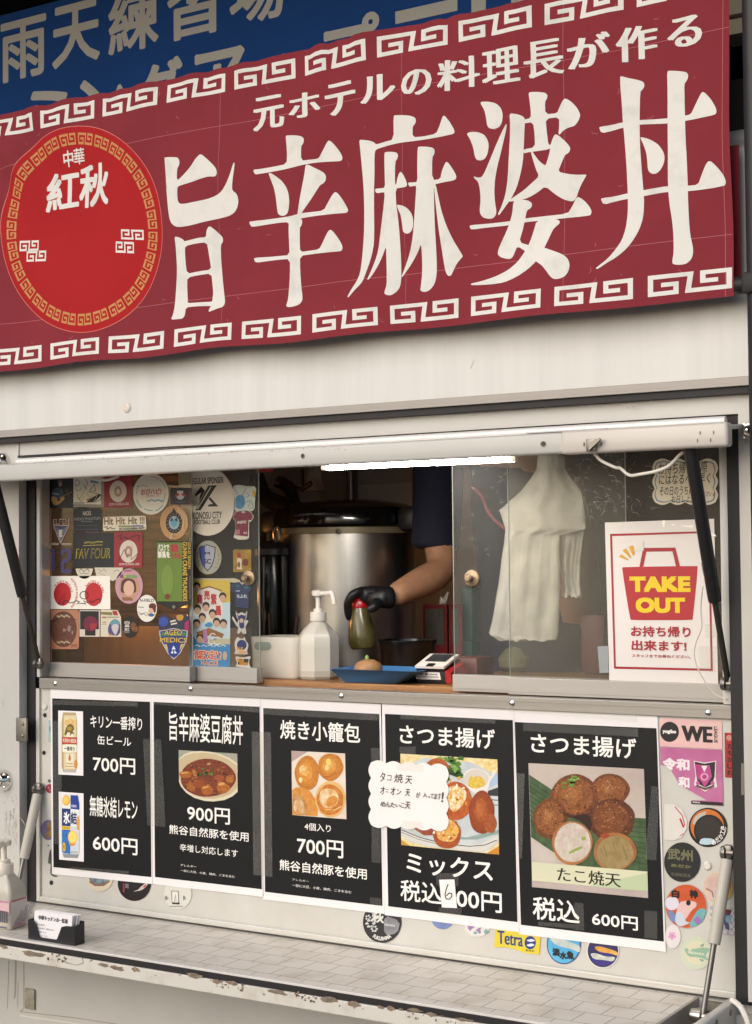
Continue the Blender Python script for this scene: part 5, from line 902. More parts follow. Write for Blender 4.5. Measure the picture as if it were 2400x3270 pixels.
# second pane
def d(S):
    S.poly(ell(838, 560, 398, 498, 60), 'd2c9b8'); S.text('REGULAR SPONSER', 575, 215, 1072, 288, '1f1a1a', bold=.02)
    S.many([[(655, 490), (650, 455), (742, 335), (800, 400), (715, 560), (718, 500), (745, 420)], [(845, 325), (972, 318), (755, 655), (735, 685), (655, 688), (712, 595), (720, 560)], [(872, 490), (995, 630), (835, 632), (855, 602), (915, 590), (850, 520)]], '1d181c'); S.poly(stroke([(885, 345), (690, 665)], 12), 'd2c9b8')
    S.text('KONOSU CITY', 620, 715, 1048, 808, '231c1c', bold=.016); S.text('FOOTBALL CLUB', 642, 828, 1018, 885, '231c1c', bold=.014)
stk('C', YI, 'big beige round sponsor sticker with a black zigzag logo', d)
stk('C', YI, 'torn white sticker covered with blue pen scribble, top right of the pane', lambda S: (S.poly(chaikin([(1200, 330), (1300, 312), (1420, 335), (1555, 335), (1530, 520), (1530, 690), (1380, 710), (1210, 690), (1235, 500)]), 'bfc7bd'), S.poly(chaikin([(1240, 500), (1300, 455), (1375, 480), (1390, 600), (1340, 670), (1245, 660)]), P2('5a94b8', '3f78a4', 150)), S.many([stroke([(1230, 350), (1275, 455)], 26), stroke([(1400, 360), (1345, 470)], 26)], 'a9a6b8'), S.many([ell(1515, 440, 26, 55, 10)], 'c9a83c'), S.many([stroke([(1280, 510), (1360, 590)], 8), stroke([(1400, 430), (1450, 470), (1400, 500)], 7), stroke([(1390, 570), (1470, 540), (1430, 640)], 7), stroke([(1480, 560), (1510, 640), (1450, 670)], 7)], '4c6672')))
stk('C', YI, 'dark red football shirt shaped sticker with white edge', lambda S: (S.poly([(1200, 770), (1255, 700), (1320, 690), (1420, 690), (1475, 710), (1515, 775), (1480, 850), (1445, 855), (1445, 1090), (1400, 1115), (1290, 1118), (1215, 1085), (1240, 1000), (1245, 830), (1225, 840)], 'bfb6a8'), S.poly([(1208, 775), (1260, 710), (1320, 700), (1418, 700), (1470, 720), (1500, 775), (1475, 835), (1435, 825), (1428, 1070), (1240, 1050), (1250, 820), (1232, 830)], '6f1f34'), S.poly(ell(1360, 712, 30, 18, 12), 'b8b0a8'), S.text('AGFC', 1268, 842, 1405, 878, 'c9c0ba', bold=.04, shear=.2), S.many([rect(1245, 970, 1308, 1040)], 'a0606c'), S.text('4:4', 1362, 1000, 1415, 1035, 'b9aeb0', bold=.03)))
stk('C', YI, 'grey oval badge sticker with a blue shield and two letters', lambda S: (S.poly(ell(845, 1378, 197, 250, 40), '8a7c58'), S.poly(ell(845, 1376, 190, 242, 40), '8f9288'), S.many([ell(845+158*math.cos(rad(a)), 1376+205*math.sin(rad(a)), 16, 24, 7) for a in list(range(-45, 60, 18))+list(range(125, 235, 18))], '93805a'), S.poly([(712, 1228), (832, 1185), (955, 1228), (945, 1370), (905, 1500), (835, 1582), (760, 1490), (725, 1380)], '2a2420'), S.poly([(722, 1238), (832, 1198), (942, 1238), (932, 1370), (895, 1490), (835, 1565), (770, 1480), (738, 1375)], '9498a4'), S.poly([(722, 1238), (800, 1210), (800, 1520), (770, 1480), (738, 1375)], '3f4c88'), S.text('M', 792, 1298, 872, 1335, '2b2725', bold=.03), S.text('SC', 782, 1400, 892, 1470, '2b2725', bold=.02)))
stk('C', YI, 'small mustard yellow square sticker with a small brown and white figure shape', lambda S: (S.poly(rect(1210, 1262, 1478, 1592), P2('94762a', '7a5c20', 60)), S.poly(ell(1390, 1450, 48, 55, 18), '5a2f1c'), S.poly(ell(1298, 1345, 30, 42, 14), '8a2c2c'), S.poly(chaikin([(1260, 1400), (1300, 1380), (1345, 1410), (1330, 1500), (1350, 1560), (1250, 1545), (1290, 1500)]), 'b9ac98'), S.poly(chaikin([(1285, 1440), (1310, 1440), (1310, 1530), (1285, 1520)]), '3a2c24')))
def d(S):
    S.poly(rrect(572, 212, 1330, 1527, 60)[0:0] or [(572, 215), (1240, 215), (1300, 235), (1330, 280), (1165, 275), (1168, 1528), (575, 1515)], 'a9a286'); S.poly([(572, 238), (1100, 238), (1150, 255), (1168, 300), (1168, 640), (572, 640)], 'b8a044'); S.poly([(572, 640), (1168, 560), (1168, 1100), (572, 1100)], 'a9bcc0'); S.poly([(572, 1000), (700, 1150), (900, 1190), (1168, 1180), (1168, 1528), (575, 1515)], '3a78a4')
    S.poly(chaikin([(680, 420), (740, 370), (860, 345), (960, 370), (1040, 420), (1070, 700), (1040, 850), (680, 850)]), 'c6c0b6'); S.poly(stroke([(735, 375), (860, 335), (1000, 380), (1045, 400)], 20), '7a5230')
    S.text('商', 680, 445, 765, 590, 'a3303a', bold=.04); S.text('売', 785, 390, 870, 530, 'a3303a', bold=.04); S.text('繁', 885, 440, 972, 600, 'a3303a', bold=.04); S.text('昌', 955, 615, 1035, 760, 'a3303a', bold=.04)
    for x, y in ((680, 350), (1060, 500), (815, 640), (690, 680), (910, 745), (760, 800), (680, 890), (970, 870), (1070, 890), (725, 1100)): S.poly(ell(x, y-22, 54, 60, 14), '2b211f', up=x == 680 and y == 350)
    for x, y in ((680, 350), (1060, 500), (815, 640), (690, 680), (910, 745), (760, 800), (680, 890), (970, 870), (1070, 890), (725, 1100)): S.poly(ell(x, y+10, 44, 52, 14), 'b3917a', up=x == 680 and y == 350)
    S.poly([(665, 1010), (860, 940), (1080, 1030), (1050, 1090), (900, 1060), (700, 1040)], '7f5a34'); S.poly(chaikin([(790, 900), (860, 850), (920, 880), (900, 930), (820, 930)]), '3f7fa0'); S.poly([(775, 960), (830, 960), (838, 1150), (790, 1170)], '9a6a94')
    S.many([stroke(ell(x, y, r_, r_*1.1, 14, 30, 330), 13) for x, y, r_ in ((915, 1070, 44), (985, 1130, 50), (890, 1140, 36))], 'cfcfc8'); S.many([stroke([(650+i*95, 1205+8*(i % 2)), (690+i*95, 1190), (730+i*95, 1215)], 10) for i in range(5)], 'cdd6d8')
    S.text('認定!', 632, 1255, 1045, 1422, 'd6c9bb', bold=.05); S.text('認定!', 645, 1265, 1035, 1412, 'b34a30', bold=.02); S.text('NACK5', 745, 1425, 998, 1495, 'd6c2b4', bold=.045); S.text('NACK5', 752, 1432, 990, 1488, 'a8543c', bold=.01); S.poly(ell(1098, 1350, 36, 66, 14), 'a39a8c')
stk('E', YI, 'tall yellow and blue sticker with many small faces in a boat', d)
stk('E', YI, 'navy blue football shirt shaped sticker', lambda S: (S.poly([(1175, 300), (1280, 270), (1410, 270), (1480, 305), (1470, 405), (1440, 415), (1440, 650), (1250, 640), (1240, 420), (1180, 410)], '23304f'), S.poly([(1305, 272), (1390, 272), (1345, 312)], '9a968c'), S.many([[(1250, 310), (1310, 318), (1300, 345), (1250, 335)], [(1370, 330), (1440, 330), (1430, 370), (1375, 365)]], '2f5a60'), S.text('ちふれ', 1265, 450, 1415, 505, 'a9b2b4', bold=.03), S.many([rect(1250, 392, 1310, 408)], '8a94a0')))
stk('E', YI, 'white edged navy die cut sticker with two curved horns', lambda S: (S.poly(chaikin([(1245, 680), (1275, 740), (1340, 705), (1390, 740), (1420, 675), (1410, 790), (1380, 830), (1445, 830), (1410, 890), (1390, 930), (1410, 1030), (1350, 1030), (1330, 980), (1300, 1030), (1265, 1020), (1290, 940), (1250, 900), (1190, 800), (1205, 760), (1270, 880), (1290, 820), (1255, 770)]), 'aaa7a4'), S.poly(chaikin([(1262, 720), (1290, 770), (1340, 740), (1385, 770), (1408, 710), (1395, 790), (1365, 850), (1380, 930), (1340, 960), (1300, 930), (1300, 850)]), '2b2c58'), S.poly(ell(1332, 835, 30, 32, 14), 'b09a88')))
stk('E', YI, 'die cut sticker with gold letters over a round navy helmet shape', lambda S: (S.poly(chaikin([(1275, 1065), (1310, 1100), (1355, 1100), (1385, 1065), (1390, 1130), (1440, 1180), (1410, 1300), (1440, 1330), (1215, 1325), (1250, 1290), (1225, 1160)]), 'b4b1aa'), S.poly(ell(1338, 1190, 72, 75, 20), '26305e'), S.text('BLUE', 1262, 1220, 1355, 1270, 'c48a2c', bold=.04, shear=.15), S.text('LEGENDS', 1280, 1275, 1405, 1318, 'c48a2c', bold=.04, shear=.15)))
stk('E', YI, 'white edged sticker with gold letters only, at the foot of the pane', lambda S: (S.poly(chaikin([(1235, 1350), (1340, 1380), (1480, 1350), (1440, 1430), (1455, 1500), (1480, 1530), (1230, 1505), (1275, 1470)]), 'b9b5ab'), S.poly([(1270, 1390), (1440, 1395), (1430, 1490), (1285, 1480)], '2f2c30'), S.text('BLUE', 1275, 1390, 1368, 1440, 'c48a2c', bold=.04, shear=.15), S.text('LEGENDS', 1300, 1442, 1432, 1490, 'c48a2c', bold=.04, shear=.15)))
S = Sheet(YI-.0003, 'C'); S.poly([(408, 146), (605, 142), (605, 350), (412, 352)], P2('c9bfa2', 'a59c86', 12)); S.build('sticker', 'blank pale label behind the pane above the small navy sticker', 'sticker', GW)
# ---- right pane
S = Sheet(.0333, 'H'); S.poly(cloud(603, 232, 1085, 560, 4, 3, .045), 'd6cbb0'); S.poly(cloud(615, 246, 1070, 548, 4, 3, .035), '5f8298'); S.poly(cloud(622, 254, 1062, 540, 4, 3, .033), 'd6cbb0')
for t_, x0, y0, x1, y1 in (('お持ち帰りの際', 630, 245, 1022, 325), ('にはなるべく早く', 636, 342, 1045, 408), ('その日のうちに', 640, 438, 910, 500), ('ください', 960, 475, 1062, 512), ('お召し上がり', 735, 505, 960, 560)): S.text(t_, x0, y0, x1, y1, '33281f', bold=.008, shear=.08)
S.poly(stroke([(1068, 510), (1082, 475)], 8), 'a83a34'); S.build('handwritten_sign', 'cream cloud shaped handwritten sign with blue outline inside the right window', 'sign')
S = Sheet(.0332, 'H'); S.poly([(202, 722), (1075, 692), (1108, 2022), (238, 1998)], 'dbd5d0'); tk = S.build('take_out_poster', 'white poster with a red carrier bag and yellow capitals in the right window', 'poster')
S = Sheet(.0328, 'H'); R_ = '9c1f2c'
S.poly([(243, 813), (1040, 790), (1065, 1908), (275, 1890)], R_, holes=[[(260, 830), (1025, 806), (1048, 1890), (290, 1872)]]); S.build('frame_border', parent=tk)
S = Sheet(.0327, 'H'); S.poly([(478, 1080), (508, 925), (765, 922), (802, 1070), (770, 1072), (742, 952), (533, 955), (508, 1078)], R_); S.poly(chaikin([(338, 1085), (350, 1078), (935, 1068), (945, 1078), (905, 1490), (895, 1502), (415, 1502), (403, 1490)]), 'a8222c'); S.text('TAKE', 398, 1155, 888, 1275, 'e0c01c', bold=.05, slope=-.004); S.text('OUT', 448, 1322, 845, 1445, 'e0c01c', bold=.05, slope=-.004)
S.text('お持ち帰り', 410, 1548, 888, 1640, R_, bold=.024); S.text('出来ます!', 415, 1660, 855, 1752, R_, bold=.026); S.text('スタッフまでお尋ねください。', 418, 1772, 888, 1808, R_, bold=.012); S.many([[(315, 995), (335, 975), (392, 1018), (388, 1025)], [(345, 945), (372, 930), (412, 998), (402, 1005)], [(392, 915), (428, 905), (440, 975), (425, 985)]], 'd29a2a'); S.build('lettering', parent=tk)
for p_, mm in (([(438, 878), (510, 872), (512, 946), (435, 948)], mat('white_masking', 'd9d4cc', .5)), ([(144, 1712), (228, 1708), (232, 1922), (160, 1925)], mat('grey_tape', '8f9296', .45)), ([(968, 1042), (1015, 1042), (1020, 1158), (990, 1150)], mat('grey_tape', '8f9296', .45)), ([(998, 1535), (1145, 1520), (1142, 1640), (1003, 1645)], M_tape), ([(950, 1710), (1150, 1715), (1150, 1925), (955, 1905)], M_tape)):
    S = Sheet(.0322, 'H'); S.poly(p_, mm); S.build('tape_strip', parent=tk)

# ------------------------------------------------------------------ stickers on the apron
GA = 'stickers on the white panel around the posters'; YA = -.0016
def ask(fr, label, draw): return stk(fr, YA, label, draw, GA)
ask('R6', 'pink and cream rectangular sticker with a black disc and large black capitals', lambda S: (S.poly([(140, 195), (555, 213), (560, 405), (142, 385)], P2('d99ab0', 'e6c3b4', 6)), S.poly(chaikin([(300, 225), (540, 225), (540, 350), (330, 370)]), P2('e2c9b6', 'dcb0b4', 10)), S.poly(ell(205, 288, 63, 68, 36), '19161a'), S.text('yogibo', 158, 270, 250, 306, 'ece6e0', bold=.04), S.text('WE', 285, 245, 495, 362, '1a1416', bold=(.05, .02)), S.vtext('LEAGUE', 503, 252, 528, 362, '2a2022', bold=.03, turn=True)))
def d(S):
    S.poly([(142, 390), (558, 410), (566, 785), (350, 770), (358, 748), (455, 748), (300, 660), (262, 628), (200, 520), (145, 510)], P2('a8437c', 'c27aa2', 5)); S.poly([(350, 750), (562, 762), (566, 785), (350, 772)], '251c22'); S.text('令和', 158, 460, 340, 552, 'eadde0', bold=.04); S.text('和', 262, 588, 340, 668, 'eadde0', bold=.04)
    S.poly([(368, 482), (440, 495), (518, 482), (515, 590), (525, 660), (480, 665), (445, 690), (410, 668), (370, 645), (380, 580)], 'e3d6d8'); S.poly([(374, 488), (440, 502), (512, 488), (508, 590), (490, 640), (445, 662), (395, 635), (385, 580)], '2b2228'); S.poly([(380, 505), (440, 515), (420, 620), (390, 600)], 'b03a7c'); S.poly([(440, 515), (475, 512), (490, 590), (442, 660), (400, 590)], 'b8488a'); S.poly(ell(440, 590, 26, 26, 20), 'd7a0bc'); S.poly(ell(440, 590, 16, 16, 16), 'b03a7c'); S.poly([(418, 515), (460, 515), (440, 560)], 'e3d6d8'); S.poly(stroke([(385, 648), (445, 672), (505, 650)], 14), '5a4a40'); S.many([ell(395, 632, 13, 14, 10), ell(495, 632, 13, 14, 10)], 'c05a96'); S.text('REDS', 362, 755, 410, 768, 'e3d6d8', bold=.03)
ask('R6', 'torn magenta sticker with white characters and a club crest', d)
ask('R6', 'narrow red vertical sticker with black characters at the panel edge', lambda S: (S.poly([(574, 293), (638, 297), (643, 598), (578, 594)], 'a8232c'), S.many([ell(606, 328, 20, 20, 12)], 'c98a80'), S.vtext('たもかしわ', 592, 366, 632, 588, '1d1416', bold=.03)))
ask('R6', 'worn round white sticker with a few red strokes', lambda S: (S.poly([(170, 775), (240, 775), (290, 810), (322, 880), (318, 945), (285, 1000), (230, 1018), (170, 1010)], 'd7d2cb'), S.many([stroke([(240, 790), (290, 850), (308, 920)], 6), stroke([(275, 870), (300, 930)], 12), stroke([(275, 990), (298, 970)], 5)], 'b02832')))
ask('R6', 'round black and orange sticker with white writing along its rim', lambda S: (S.poly(ell(463, 930, 130, 132, 44), '1b1518'), S.poly(ell(458, 922, 112, 114, 40), 'c8702c'), S.poly(chaikin([(355, 900), (390, 840), (470, 815), (380, 920)]), 'b9b2a8'), S.poly(ell(470, 950, 102, 106, 36), '1d191a'), S.poly(ell(464, 945, 84, 88, 30), '2e2826'), S.poly(chaikin([(400, 1040), (420, 1000), (500, 1005), (520, 1035), (460, 1048)]), 'b6cdd8'), S.arc('めだか工房', 463, 930, 105, 107, -75, 5, 30, 'e8e2da', .03, flip=True)))
ask('R6', 'round black sticker with dull gold brush characters', lambda S: (S.poly(ell(290, 1163, 122, 133, 44), '1f2122'), S.text('武州', 190, 1068, 362, 1160, '6f6d50', bold=.024), S.text('めだか', 215, 1172, 350, 1208, '77734f', bold=.02), S.text('安藤観賞魚', 215, 1230, 350, 1268, '5c5a48', bold=.01)))
ask('R6', 'round orange sticker with a pale goldfish and bold black characters', lambda S: (S.poly(ell(315, 1459, 141, 149, 44), 'b9aeb0'), S.poly(ell(315, 1459, 137, 145, 44), P2('b8442a', 'c8602c', 10)), S.poly(chaikin([(190, 1480), (240, 1500), (260, 1570), (210, 1560)]), '6f84b4'), S.many([chaikin([(330, 1590), (400, 1470), (455, 1480), (430, 1560), (370, 1600)])], '6fa8ac'), S.poly(ell(222, 1440, 46, 46, 24), 'd6d2dc'), S.poly(chaikin([(250, 1500), (270, 1430), (330, 1420), (385, 1430), (388, 1460), (350, 1490), (320, 1540), (280, 1590), (245, 1550)]), 'dcb9b4'), S.poly(chaikin([(250, 1500), (290, 1495), (310, 1560), (350, 1570), (270, 1600), (240, 1560)]), 'c2cbd8'), S.poly(ell(332, 1436, 16, 18, 14), '1d181a'), S.poly([(365, 1550), (395, 1525), (420, 1555), (392, 1585)], '9a6ab0'), S.text('白', 218, 1345, 272, 1405, '1d1416', bold=.05), S.text('神', 338, 1345, 395, 1410, '1d1416', bold=.05)))
ask('R6', 'round picture sticker in pink and tan behind the grey strut', lambda S: (S.poly(ell(530, 1335, 100, 102, 36), 'd9b88c'), S.poly(ell(530, 1335, 95, 97, 36), P2('b98c8e', 'd9c4b4', 14)), S.poly(chaikin([(520, 1250), (600, 1270), (625, 1330), (590, 1400), (560, 1330)]), P2('a8703c', 'c99a58', 30)), S.poly(ell(600, 1370, 22, 34, 14), 'd2ae3a'), S.poly(ell(592, 1318, 10, 12, 10), '6a2c30'), S.many([stroke([(450, 1340), (490, 1360), (500, 1400)], 6)], '6f4448')))
def d(S):
    S.poly([(475, 1458), (652, 1475), (655, 1660), (480, 1632)], 'a9a7aa'); L = []
    for i in range(8):
        for j in range(8):
            if (i+j) % 2: L.append([(475+i*22.4, 1458+i*2.3+j*22), (497+i*22.4, 1460+i*2.3+j*22), (497+i*22.4, 1482+i*2.3+j*22), (475+i*22.4, 1480+i*2.3+j*22)])
    S.many(L, 'c9c7c9'); S.poly(chaikin([(570, 1490), (620, 1490), (600, 1560), (610, 1630), (570, 1600)]), '4a4a6c'); S.poly(ell(595, 1495, 26, 16, 12), '6a2a30'); S.poly(ell(600, 1545, 20, 26, 12), '7fa0b8')
ask('R6', 'silver checked square sticker behind the grey strut', d)
ask('R6', 'faded round white sticker with a small pink blossom', lambda S: (S.poly(ell(228, 1662, 52, 80, 30), 'dcd4d4'), S.many([ell(222+17*math.cos(rad(a)), 1658+17*math.sin(rad(a)), 11, 11, 10) for a in range(18, 378, 72)], 'd9a0c4'), S.poly(ell(222, 1658, 6, 6, 8), 'b85a9a')))
ask('R6', 'pale green round sticker with a faded fish shape and curved capitals', lambda S: (S.poly(ell(385, 1774, 105, 112, 44), 'c6cdb8'), S.poly(ell(385, 1770, 78, 82, 36), 'd3d0b2'), S.poly(chaikin([(298, 1738), (360, 1748), (430, 1735), (485, 1745), (440, 1790), (480, 1830), (400, 1800), (330, 1800)]), '8fb09a'), S.text('MEDAKA', 328, 1760, 440, 1790, 'd9d8c0', bold=.03), S.many([chaikin([(405, 1725), (440, 1705), (430, 1735)]), chaikin([(400, 1812), (440, 1818), (425, 1835)])], '7fa08c'), S.poly(ell(342, 1748, 12, 13, 12), 'd3d0b2')))
# bottom row
ask('R8', 'yellow flag shaped sticker with blue serif style word and a fish disc', lambda S: (S.poly([(612, 262), (700, 272), (795, 290), (790, 366), (740, 362), (690, 345), (650, 335), (606, 338)], 'd9c63c'), S.text('Tetra', 620, 268, 724, 335, '2c3c78', bold=(.03, .006)), S.poly(ell(753, 318, 23, 27, 24), '223a80'), S.many([chaikin([(735, 308), (760, 302), (775, 310), (755, 316)]), chaikin([(735, 328), (758, 320), (774, 328), (752, 335)])], 'd6dbe2'), S.text('めだか', 735, 344, 770, 357, '3a3420', bold=.02)))
ask('R8', 'round light blue sticker with a silver fish and bold black characters', lambda S: (S.poly([p for p in ell(889, 325, 69, 80, 40)], '1d3a7c'), S.poly(ell(889, 325, 65, 76, 40), P2('3f97c8', '62b4da', 20)), S.poly(chaikin([(828, 300), (850, 290), (930, 320), (958, 335), (955, 360), (925, 345), (860, 330)]), P2('a8b8b8', 'c6ccc4', 60)), S.text('淡', 842, 338, 875, 375, '14161c', bold=.045), S.text('水', 872, 352, 902, 388, '14161c', bold=.045), S.text('魚', 900, 350, 932, 388, '14161c', bold=.045)))
ask('R8', 'round purple sticker with two small fish, orange and silver', lambda S: (S.poly(ell(1048, 352, 66, 70, 40), 'd9d6d2'), S.poly(ell(1048, 352, 62, 66, 40), '2f2a5a'), S.poly(ell(1048, 385, 45, 28, 20), '3a2f78'), S.poly(chaikin([(1010, 335), (1035, 332), (1080, 345), (1108, 355), (1110, 372), (1080, 362), (1030, 355)]), P2('c88a2c', 'e0b060', 60)), S.poly(chaikin([(995, 362), (1020, 360), (1060, 375), (1100, 375), (1090, 395), (1050, 388), (1010, 385)]), P2('a9b0a4', 'd6d8cc', 60)), S.poly(ell(1014, 338, 3, 3, 8), '1d1a1a')))
ask('R8', 'round black and grey sticker with white flowers under the third poster', lambda S: (S.poly(ell(152, 235, 78, 84, 44), '2a2a2c'), S.poly(chaikin([(160, 205), (225, 230), (215, 280), (160, 290)]), P2('6a6a70', '9a9aa0', 20)), S.many([ell(105+14*math.cos(rad(a)), 240+14*math.sin(rad(a)), 7, 5, 8, wob=.3) for a in range(0, 360, 60)]+[ell(120+10*math.cos(rad(a)), 262+10*math.sin(rad(a)), 5, 4, 8, wob=.3) for a in range(0, 360, 60)]+[ell(95+8*math.cos(rad(a)), 216+8*math.sin(rad(a)), 4, 4, 8) for a in range(0, 360, 72)], 'c9c9c8'), S.text('秋', 110, 195, 160, 240, 'd9d6d2', bold=.03), S.text('MEDAKA', 162, 240, 205, 254, 'd0d0d0', bold=.02), S.arc('FUKUSHIMA', 152, 235, 60, 66, 235, 305, 15, 'e2e0dc', .04, flip=True)))
ask('R8', 'blue edge of a round sticker showing under the fourth poster', lambda S: S.poly(ell(397, 215, 47, 48, 30), P2('4a5c94', '7f8fc0', 20)))
ask('R8', 'round white sticker with violet and green flecks under the fourth poster', lambda S: (S.poly(ell(538, 252, 52, 42, 30), 'd9d6d3'), S.many([ell(510, 255, 14, 12, 8, wob=.4), ell(545, 268, 10, 12, 8, wob=.4)], '9a7aa4'), S.many([ell(575, 272, 10, 9, 8, wob=.4), ell(530, 278, 8, 6, 8)], '6fa89a')))
ask('P1', 'round cream sticker with a brown and blue picture under the first poster', lambda S: (S.poly(ell(1010, 2045, 132, 138, 36), 'd3c6ad'), S.poly(ell(1008, 2030, 108, 98, 30), P2('5a4a44', '7fa0a8', 60)), S.many([stroke([(905, 2080), (960, 2118), (1050, 2118), (1110, 2075)], 16)], '8a5a40')))
ask('P1', 'round black sticker with a red and white streak beside the first poster foot', lambda S: (S.poly(ell(1360, 2100, 168, 178, 44), '1d181c'), S.poly(chaikin([(1420, 2140), (1490, 2085), (1500, 2110), (1440, 2170), (1340, 2185), (1400, 2165)]), 'c9b9b4'), S.poly(chaikin([(1440, 2140), (1485, 2100), (1470, 2140)]), 'b02c30'), S.text('妃', 1270, 2100, 1305, 2150, '8f9296', bold=.02), S.many([rect(1245, 2100, 1262, 2190)], '8a3a34')))
ask('P2', 'round translucent sticker with a pair of white work trousers', lambda S: (S.poly(ell(335, 2110, 138, 150, 40), 'd3d1c8'), S.poly([(270, 2075), (345, 2080), (350, 2200), (320, 2210), (312, 2130), (300, 2205), (275, 2200)], '3f3c3a'), S.poly([(277, 2082), (338, 2086), (342, 2190), (322, 2198), (312, 2110), (298, 2195), (280, 2190)], 'dcd9d2'), S.many([ell(300, 2203, 24, 9, 10), ell(335, 2206, 22, 8, 10)], '2a2626'), S.many([ell(222, 2150, 18, 22, 9, wob=.3), ell(400, 2150, 16, 22, 9, wob=.4), rect(255, 2228, 385, 2236)], '8a8680')))
ask('P1', 'round violet sticker with a tan figure half under the first poster', lambda S: (S.poly(ell(488, 1558, 76, 102, 32), '6f6488'), S.poly(chaikin([(470, 1490), (500, 1475), (520, 1500), (520, 1640), (450, 1640), (480, 1560)]), P2('a98a58', '6a4a34', 60))))
ask('P1', 'small round red sticker edge left of the first poster', lambda S: (S.poly(ell(502, 1138, 40, 46, 24), '8a3040'), S.many([ell(490, 1130, 8, 10, 7), ell(505, 1155, 9, 7, 7)], 'c98a90'), S.text('め', 483, 1042, 513, 1076, '2a2420', bold=.02)))
ask('P1', 'narrow white label with green print left of the beer can poster', lambda S: (S.poly(rect(484, 428, 520, 682), 'cfd2cc'), S.poly(rect(489, 440, 520, 670), '9fb4b0'), S.many([ell(512, 530, 14, 30, 12)], '5f8a94')))
ask('P1', 'torn dark red and green sticker edge low beside the first poster', lambda S: (S.poly(chaikin([(500, 1770), (520, 1750), (528, 2010), (590, 2025), (560, 2036), (520, 2020), (505, 1990), (515, 1900), (485, 1900), (490, 1840)]), P2('5a2030', '3f5a40', 40))))

# ------------------------------------------------------------------ inside the truck
ZC = 1.3035
def onc(fr, x, y): return atz(*q(fr, x, y), ZC)
b = MB(); b.box((-1.02, .073, ZC-.02), (.78, .80, ZC), bev=.002); b.box((-1.02, .40, .56), (.78, .44, ZC-.021)); b.build('counter_top', M_wood, truck, 0)
# wall panels, shelf and ducts at the back
b = MB(); p0 = qa('F', 720, 165, 1.38); p1 = qa('F', 1400, 345, 1.38); b.box((p0.x, 1.385, 1.2), (p1.x+.6, 1.399, p0.z), bev=.003); b.build('wall_panel', mat('back_panel_grey', 'dcd9d2', .5, .0, var=.08, scale=4), truck, 0)
b = MB(); p0 = qa('F', 545, 50, 1.3); p1 = qa('F', 718, 345, 1.3); b.box((p0.x, 1.3, 1.2), (p1.x, 1.384, 2.2)); b.build('wall_panel', mat('back_post_grey', '9a968c', .5, .1, var=.15, scale=6, stretch=(4, 1, .2)), truck, 0)
b = MB(); b.tube([(qa('F', 775, 10, 1.34).x, 1.34, 1.2), (qa('F', 775, 10, 1.34).x, 1.34, 2.2)], .02, 14); b.build('duct_pipe', M_steeld, truck)
# copper coloured reflective sheet behind the sticker panes
b = MB(); rows = []; fx0, fx1 = -1.25, at(585, 1800, .42).x
for i in range(181):
    z = ZC+.002+.62*i/180; rows.append([(fx0+(fx1-fx0)*j/30, .34+.0035*math.sin(i*.9)*(.4+noise.noise(Vector((j*.2, i*.03, 0))))+.016*noise.noise(Vector((j*.13, i*.035, 3)))+.10*(j/30), z) for j in range(31)])
b.ring_surface(rows, caps=False, closed=False); b.build('reflective_sheet', mat('copper_sheet', '9a8468', .2, .85, var=.45, scale=9, stretch=(.4, 1, 5), bump=.6, bscale=16), truck)
b = MB(); b.box((-1.02, .30, ZC+.001), (-.52, .335, ZC+.10)); b.build('backing_board', mat('grey_brown_board', '8a7a68', .5, var=.2, scale=8, stretch=(4, 1, .3)), truck, 0)
lp = at(412, 1872, .24); b = MB(); b.lathe(lp, [(.004, .03), (.012, .02), (.018, .004), (.016, -.012), (.006, -.02), (.0005, -.021)], 18); hl = b.build('heat_lamp', glow('warm_bulb', 'ffa95a', 85), None)
tag(hl, 'small warm glowing bulb behind the stickers of the left window panes', 'lamp')
b = MB(); b.tube([lp+Vector((0, 0, .03)), lp+Vector((0, 0, .06)), (lp.x, lp.y, 2.2)], [.013, .004, .003], 10); b.build('cord', M_black, hl)

# big rice pot
pc = at(1105, 1900, .52); pr_ = .168; zb = qa('F', 760, 541, .36).z; zt2 = qa('F', 760, 490, .36).z
pot = empty('pot', (pc.x, .52, ZC), 'large steel pot with a black domed lid behind the counter', 'pot')
M_pot = mat('pot_steel', 'd2cec8', .32, 1, var=.15, scale=40, stretch=(1, 1, .03))
b = MB(); b.lathe((pc.x, .52, ZC), [(pr_*.9, 0), (pr_, .012), (pr_, zb-ZC)], 64); b.build('body', M_pot, pot)
b = MB(); b.lathe((pc.x, .52, zb), [(pr_+.001, .0005), (pr_+.006, .001), (pr_+.006, zt2-zb), (pr_*.95, zt2-zb+.001)], 64); bd = b.build('band', mat('cream_band', '8f8468', .4, .2), pot)
ql = qa('F', 680, 528, .52-pr_-.006); b = MB(); b.lathe((ql.x, .52-pr_-.006, ql.z), [(.006, 0), (.006, .003), (.002, .005), (.0005, .005)], 12, Matrix.Rotation(rad(90), 3, 'X')); b.build('screw', M_steeld, bd)
b = MB(); zl_ = zt2+.0015; b.lathe((pc.x, .52, zl_), [(pr_*1.0, 0), (pr_*1.05, .006), (pr_*1.06, .03), (pr_*1.02, .046), (pr_*.9, .056), (pr_*.5, .066), (.03, .068), (.0005, .068)], 64); b.build('lid', mat('black_gloss_lid', '121214', .12, .3, coat=.6), pot)
for s_ in (-1, 1):
    b = MB(); b.box((pc.x+s_*(pr_+.03)-.025, .47, zl_-.01), (pc.x+s_*(pr_+.03)+.025, .57, zl_+.045), bev=.012); b.build('grip', M_black, pot)
